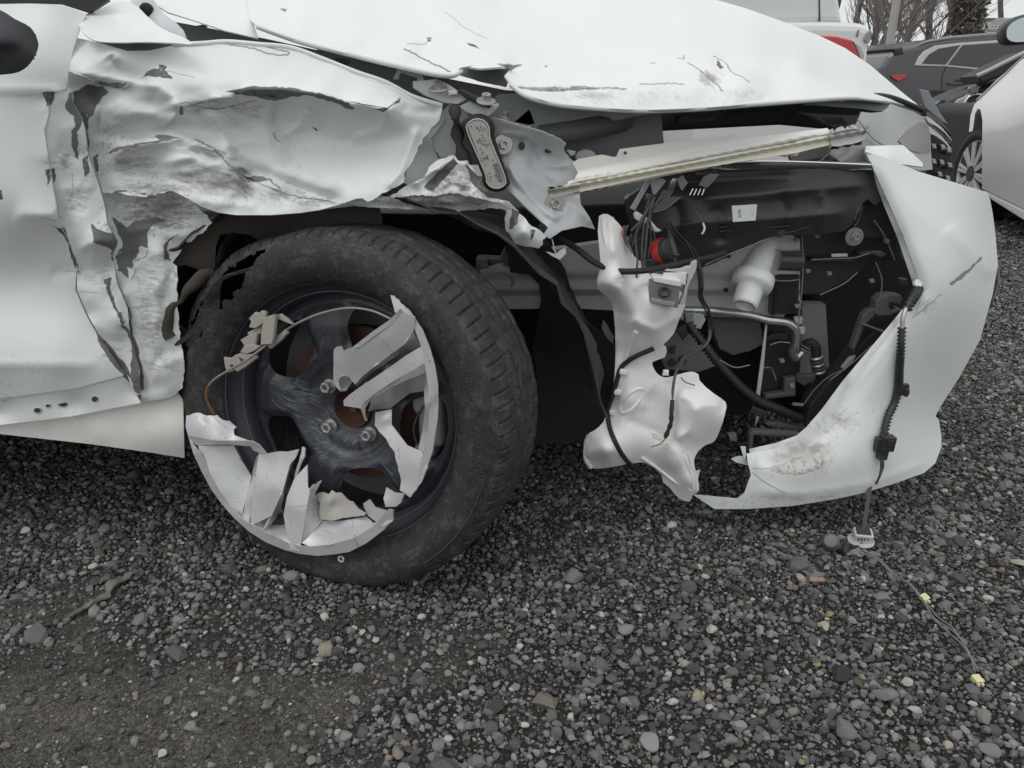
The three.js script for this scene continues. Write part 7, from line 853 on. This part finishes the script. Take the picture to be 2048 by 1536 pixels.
// ---- black wreck with a chrome grille
{ const t = thing('black_wreck', 'damaged black car with bent chrome grille between the dark and silver off-roaders', 'car'); const n = V(-.35, 0, .94).normalize(), c = V(3.7, .6, -5.6); const S = (name, o, k, d, m, b = .006) => add(t, name, slabOn(o, c.clone().addScaledVector(n, k), n, d, b), m);
  S('front_end', [[1870, 215], [1895, 200], [1940, 180], [1990, 165], [2060, 150], [2060, 330], [1890, 340], [1872, 300]], 0, 1.2, M.black, .04); S('raised_bonnet', [[1955, 152], [1990, 134], [2060, 100], [2060, 120], [1996, 156], [1965, 168], [1958, 164]], .2, .9, M.black, .02); add(t, 'bonnet_edge', pipe([[1954, 152], [1972, 144], [2000, 130], [2060, 100]].map(([x, y]) => onPlane(x, y, c.clone().addScaledVector(n, .24), n)), .018), mat([.4, .41, .42], .3)); S('grille_panel', [[1898, 250], [1922, 222], [1937, 196], [1962, 190], [1952, 228], [1935, 246], [1905, 256]], .03, .06, mat([.05, .05, .05], .4)); add(t, 'grille_frame', pipe([[1898, 250], [1922, 222], [1938, 194], [1962, 190], [1954, 226], [1936, 246], [1905, 256]].map(([x, y]) => onPlane(x, y, c.clone().addScaledVector(n, .05), n)), .016, { closed: true }), M.chrome);
  for (let i = 0; i < 4; i++) S('grille_slat', [[1912 + i * 7, 240 - i * 11], [1942 + i * 3, 234 - i * 10], [1942 + i * 3, 237 - i * 10], [1912 + i * 7, 243 - i * 11]], .06, .03, M.zinc, .004);
  S('broken_headlamp', jag([[1893, 222], [1912, 202], [1935, 189], [1945, 186], [1925, 207], [1918, 222], [1903, 232]], 2, 7), .06, .1, mat([.45, .46, .46], .2), .01); S('crushed_wing', jag([[1874, 208], [1890, 198], [1898, 215], [1892, 245], [1878, 248]], 2, 8), .08, .2, mat([.03, .034, .05], .3)); S('wing_scrap', jag([[1938, 178], [1952, 168], [1962, 172], [1956, 186], [1946, 190]], 2, 6), .12, .1, mat([.2, .2, .2], .4)); S('number_plate', [[1902, 268], [1922, 262], [1920, 284], [1900, 290]], .05, .02, mat([.45, .45, .44], .4)); for (let i = 0; i < 3; i++) S('plate_character', [[1904 + i * 6, 270 - i * 2], [1908 + i * 6, 269 - i * 2], [1907 + i * 6, 283 - i * 2], [1903 + i * 6, 284 - i * 2]], .054, .006, M.black, .001); S('bumper_bar', [[1890, 292], [1925, 282], [1925, 300], [1892, 306]], .05, .08, mat([.3, .3, .3], .3)); rebase(t, V(3.9, 0, -5.9)); }
// ---- street lamp, hoarding
{ const p = onZ(1777, 95, -14); const g = thing('lamp_post', 'plain grey lamp post rising in front of bare trees', 'lamp post'); add(g, 'post', turned(V(p.x, 0, p.z), V(p.x + .05, 9, p.z), [[0, .0], [0, .11], [.06, .11], [.07, .075], [1, .05], [1, 0]], 20), mat([.42, .41, .39], .6)); add(g, 'lamp_head', boxAt(V(p.x - .3, 9, p.z), .8, .1, .25, [0, 0, .1], .03), M.plasticGrey); add(g, 'post_base', turned(V(p.x, -.02, p.z), V(p.x, .12, p.z), [[0, 0], [0, .2], [1, .2], [1, 0]], 20), M.plasticGrey); rebase(g, V(p.x, 0, p.z)); }
{ const tx = canvasTex(512, 320, c => { c.fillStyle = '#e4e4e2'; c.fillRect(0, 0, 512, 320); c.fillStyle = '#7d7f80'; c.beginPath(); c.moveTo(0, 0); c.lineTo(300, 0); c.lineTo(230, 60); c.lineTo(0, 90); c.fill(); c.fillStyle = '#c9ccca'; c.beginPath(); c.ellipse(380, 70, 150, 60, 0, 0, 7); c.fill(); c.fillStyle = '#50545c'; c.font = 'bold 84px sans-serif'; c.fillText('FOLWARK', 34, 262); for (let i = 0; i < 3; i++) { c.fillRect(250 + i * 52, 142, 16, 34); } c.fillStyle = '#3c4656'; c.fillRect(440, 150, 62, 110); });
  const g = thing('billboard', 'white roadside hoarding lettered in grey beyond the dark off-roader', 'billboard'), a = onZ(1950, 36, -24), b = onZ(2012, 72, -24), w = b.x - a.x, h = a.y - b.y; const pm = new THREE.BoxGeometry(w, h, .12); pm.translate((a.x + b.x) / 2, (a.y + b.y) / 2, -24); add(g, 'panel', pm, M.label); const f = new THREE.PlaneGeometry(w * .98, h * .96); f.translate((a.x + b.x) / 2, (a.y + b.y) / 2, -23.93); add(g, 'print', f, mat([1, 1, 1], .6, { map: tx })); for (const k of [.2, .8]) add(g, 'support', turned(V(a.x + w * k, 0, -24.1), V(a.x + w * k, a.y, -24.1), [[0, .06], [1, .06]], 10), M.plasticGrey); rebase(g, V((a.x + b.x) / 2, 0, -24)); }
// ---- bare trees
{ const bark = mat([.27, .245, .22], .95), twig = mat([.33, .30, .275], .95);
  function tube(P, N, I, a, b, ra, rb) { const d = b.clone().sub(a).normalize(), u = (Math.abs(d.y) < .9 ? V(0, 1, 0) : V(1, 0, 0)).cross(d).normalize(), v = d.clone().cross(u), k = P.length / 3; for (const [p, r] of [[a, ra], [b, rb]]) for (let i = 0; i < 4; i++) { const t = i * Math.PI / 2, x = u.clone().multiplyScalar(Math.cos(t)).addScaledVector(v, Math.sin(t)); P.push(p.x + x.x * r, p.y + x.y * r, p.z + x.z * r); N.push(x.x, x.y, x.z); } for (let i = 0; i < 4; i++) { const j = (i + 1) % 4; I.push(k + i, k + j, k + 4 + i, k + j, k + 4 + j, k + 4 + i); } }
  const mk = (P, N, I) => { const g = new THREE.BufferGeometry(); g.setAttribute('position', new THREE.Float32BufferAttribute(P, 3)); g.setAttribute('normal', new THREE.Float32BufferAttribute(N, 3)); g.setIndex(I); return g; };
  function tree(x, z, H, seed, label, bushy) {
    const r = rng(seed), tr = [[], [], []], cr = [[], [], []]; const g = thing('bare_tree', label, 'tree', 'bare trees along the yard edge');
    const grow = (p, d, len, rad, lv) => { let q = p.clone(), dd = d.clone(), n = lv === 0 ? 7 : 4; for (let i = 0; i < n; i++) { const e = q.clone().addScaledVector(dd, len / n), r0 = rad * (1 - i / n * .75), r1 = rad * (1 - (i + 1) / n * .75); tube(...(lv === 0 ? tr : cr), q, e, r0, r1); q = e; dd.add(V((r() - .5) * .35, (r() - .3) * .18, (r() - .5) * .35)).normalize();
        if (lv < 3 && (lv > 0 || i > (bushy ? 0 : 1))) { const m = lv === 0 ? 4 : 2 + (r() < .5); for (let k = 0; k < m; k++) { const a = r() * 6.283, s = .5 + r() * .6; grow(q, dd.clone().multiplyScalar(.75).add(V(Math.cos(a) * s, .15 + r() * .5, Math.sin(a) * s)).normalize(), len * (.38 + r() * .22), Math.max(.006, r1 * (.45 + r() * .2)), lv + 1); } } } };
    grow(V(x, -.05, z), V((r() - .5) * .16, 1, 0).normalize(), H, H * .017, 0); add(g, 'trunk', mk(...tr), bark); add(g, 'crown', mk(...cr), twig); rebase(g, V(x, 0, z)); return cr[2].length / 3; }
  let tri = 0; const L = ['slender bare tree with fine upright twigs beyond the parked cars', 'low bushy bare thicket tree beyond the parked cars'];
  [[1640, -30, 9, 0], [1690, -26, 8, 0], [1715, -22, 5, 1], [1745, -27, 7, 1], [1765, -20, 4, 1], [1808, -25, 8, 0], [1835, -24, 5.5, 1], [1850, -30, 9.5, 0], [1885, -27, 7.5, 0], [1912, -31, 9, 0], [1965, -32, 10, 0], [1995, -34, 10, 0], [2035, -32, 10, 0], [2090, -28, 8, 1]].forEach(([px, z, H, b], i) => { tri += tree(onZ(px, 150, z).x, z, H, 500 + i, L[b], b); }); console.log('tree tris', tri); }
{ // brown conifer mass
  const z = -23, g = thing('brown_conifer', 'dense brown-grey conifer standing left of the white hoarding', 'tree'), r = rng(99), base = onZ(1921, 120, z), P = [], N = [], I = []; const prof = y => y < .62 ? 1.0 - .15 * y : y < .75 ? .85 - (y - .62) * 4 : Math.max(.1, .33 - (y - .75) * .5);
  for (let i = 0; i < 5200; i++) { const t = r(), H = 5.2, R = .52 * prof(t), a = r() * 6.283, q = Math.sqrt(r()) * R, c = V(base.x + q * Math.cos(a), t * H, z + q * Math.sin(a)), s = .05 + r() * .06, u = V(r() - .5, r() - .5, r() - .5).normalize(), v = V(r() - .5, r() - .5, r() - .5).normalize(), n = u.clone().cross(v).normalize(), k = P.length / 3; for (const w of [u, v, u.clone().add(v).multiplyScalar(-.7)]) { P.push(c.x + w.x * s, c.y + w.y * s, c.z + w.z * s); N.push(n.x, n.y, n.z); } I.push(k, k + 1, k + 2); }
  const cg = new THREE.BufferGeometry(); cg.setAttribute('position', new THREE.Float32BufferAttribute(P, 3)); cg.setAttribute('normal', new THREE.Float32BufferAttribute(N, 3)); cg.setIndex(I); add(g, 'crown', cg, mat([.22, .195, .165], .95)); add(g, 'trunk', turned(V(base.x, 0, z), V(base.x, 5.5, z), [[0, .12], [1, .02]], 8), mat([.1, .08, .06], .9)); rebase(g, V(base.x, 0, z)); }
rebase(car, V(-.2, 0, -.6));
renderer.render(scene, camera);
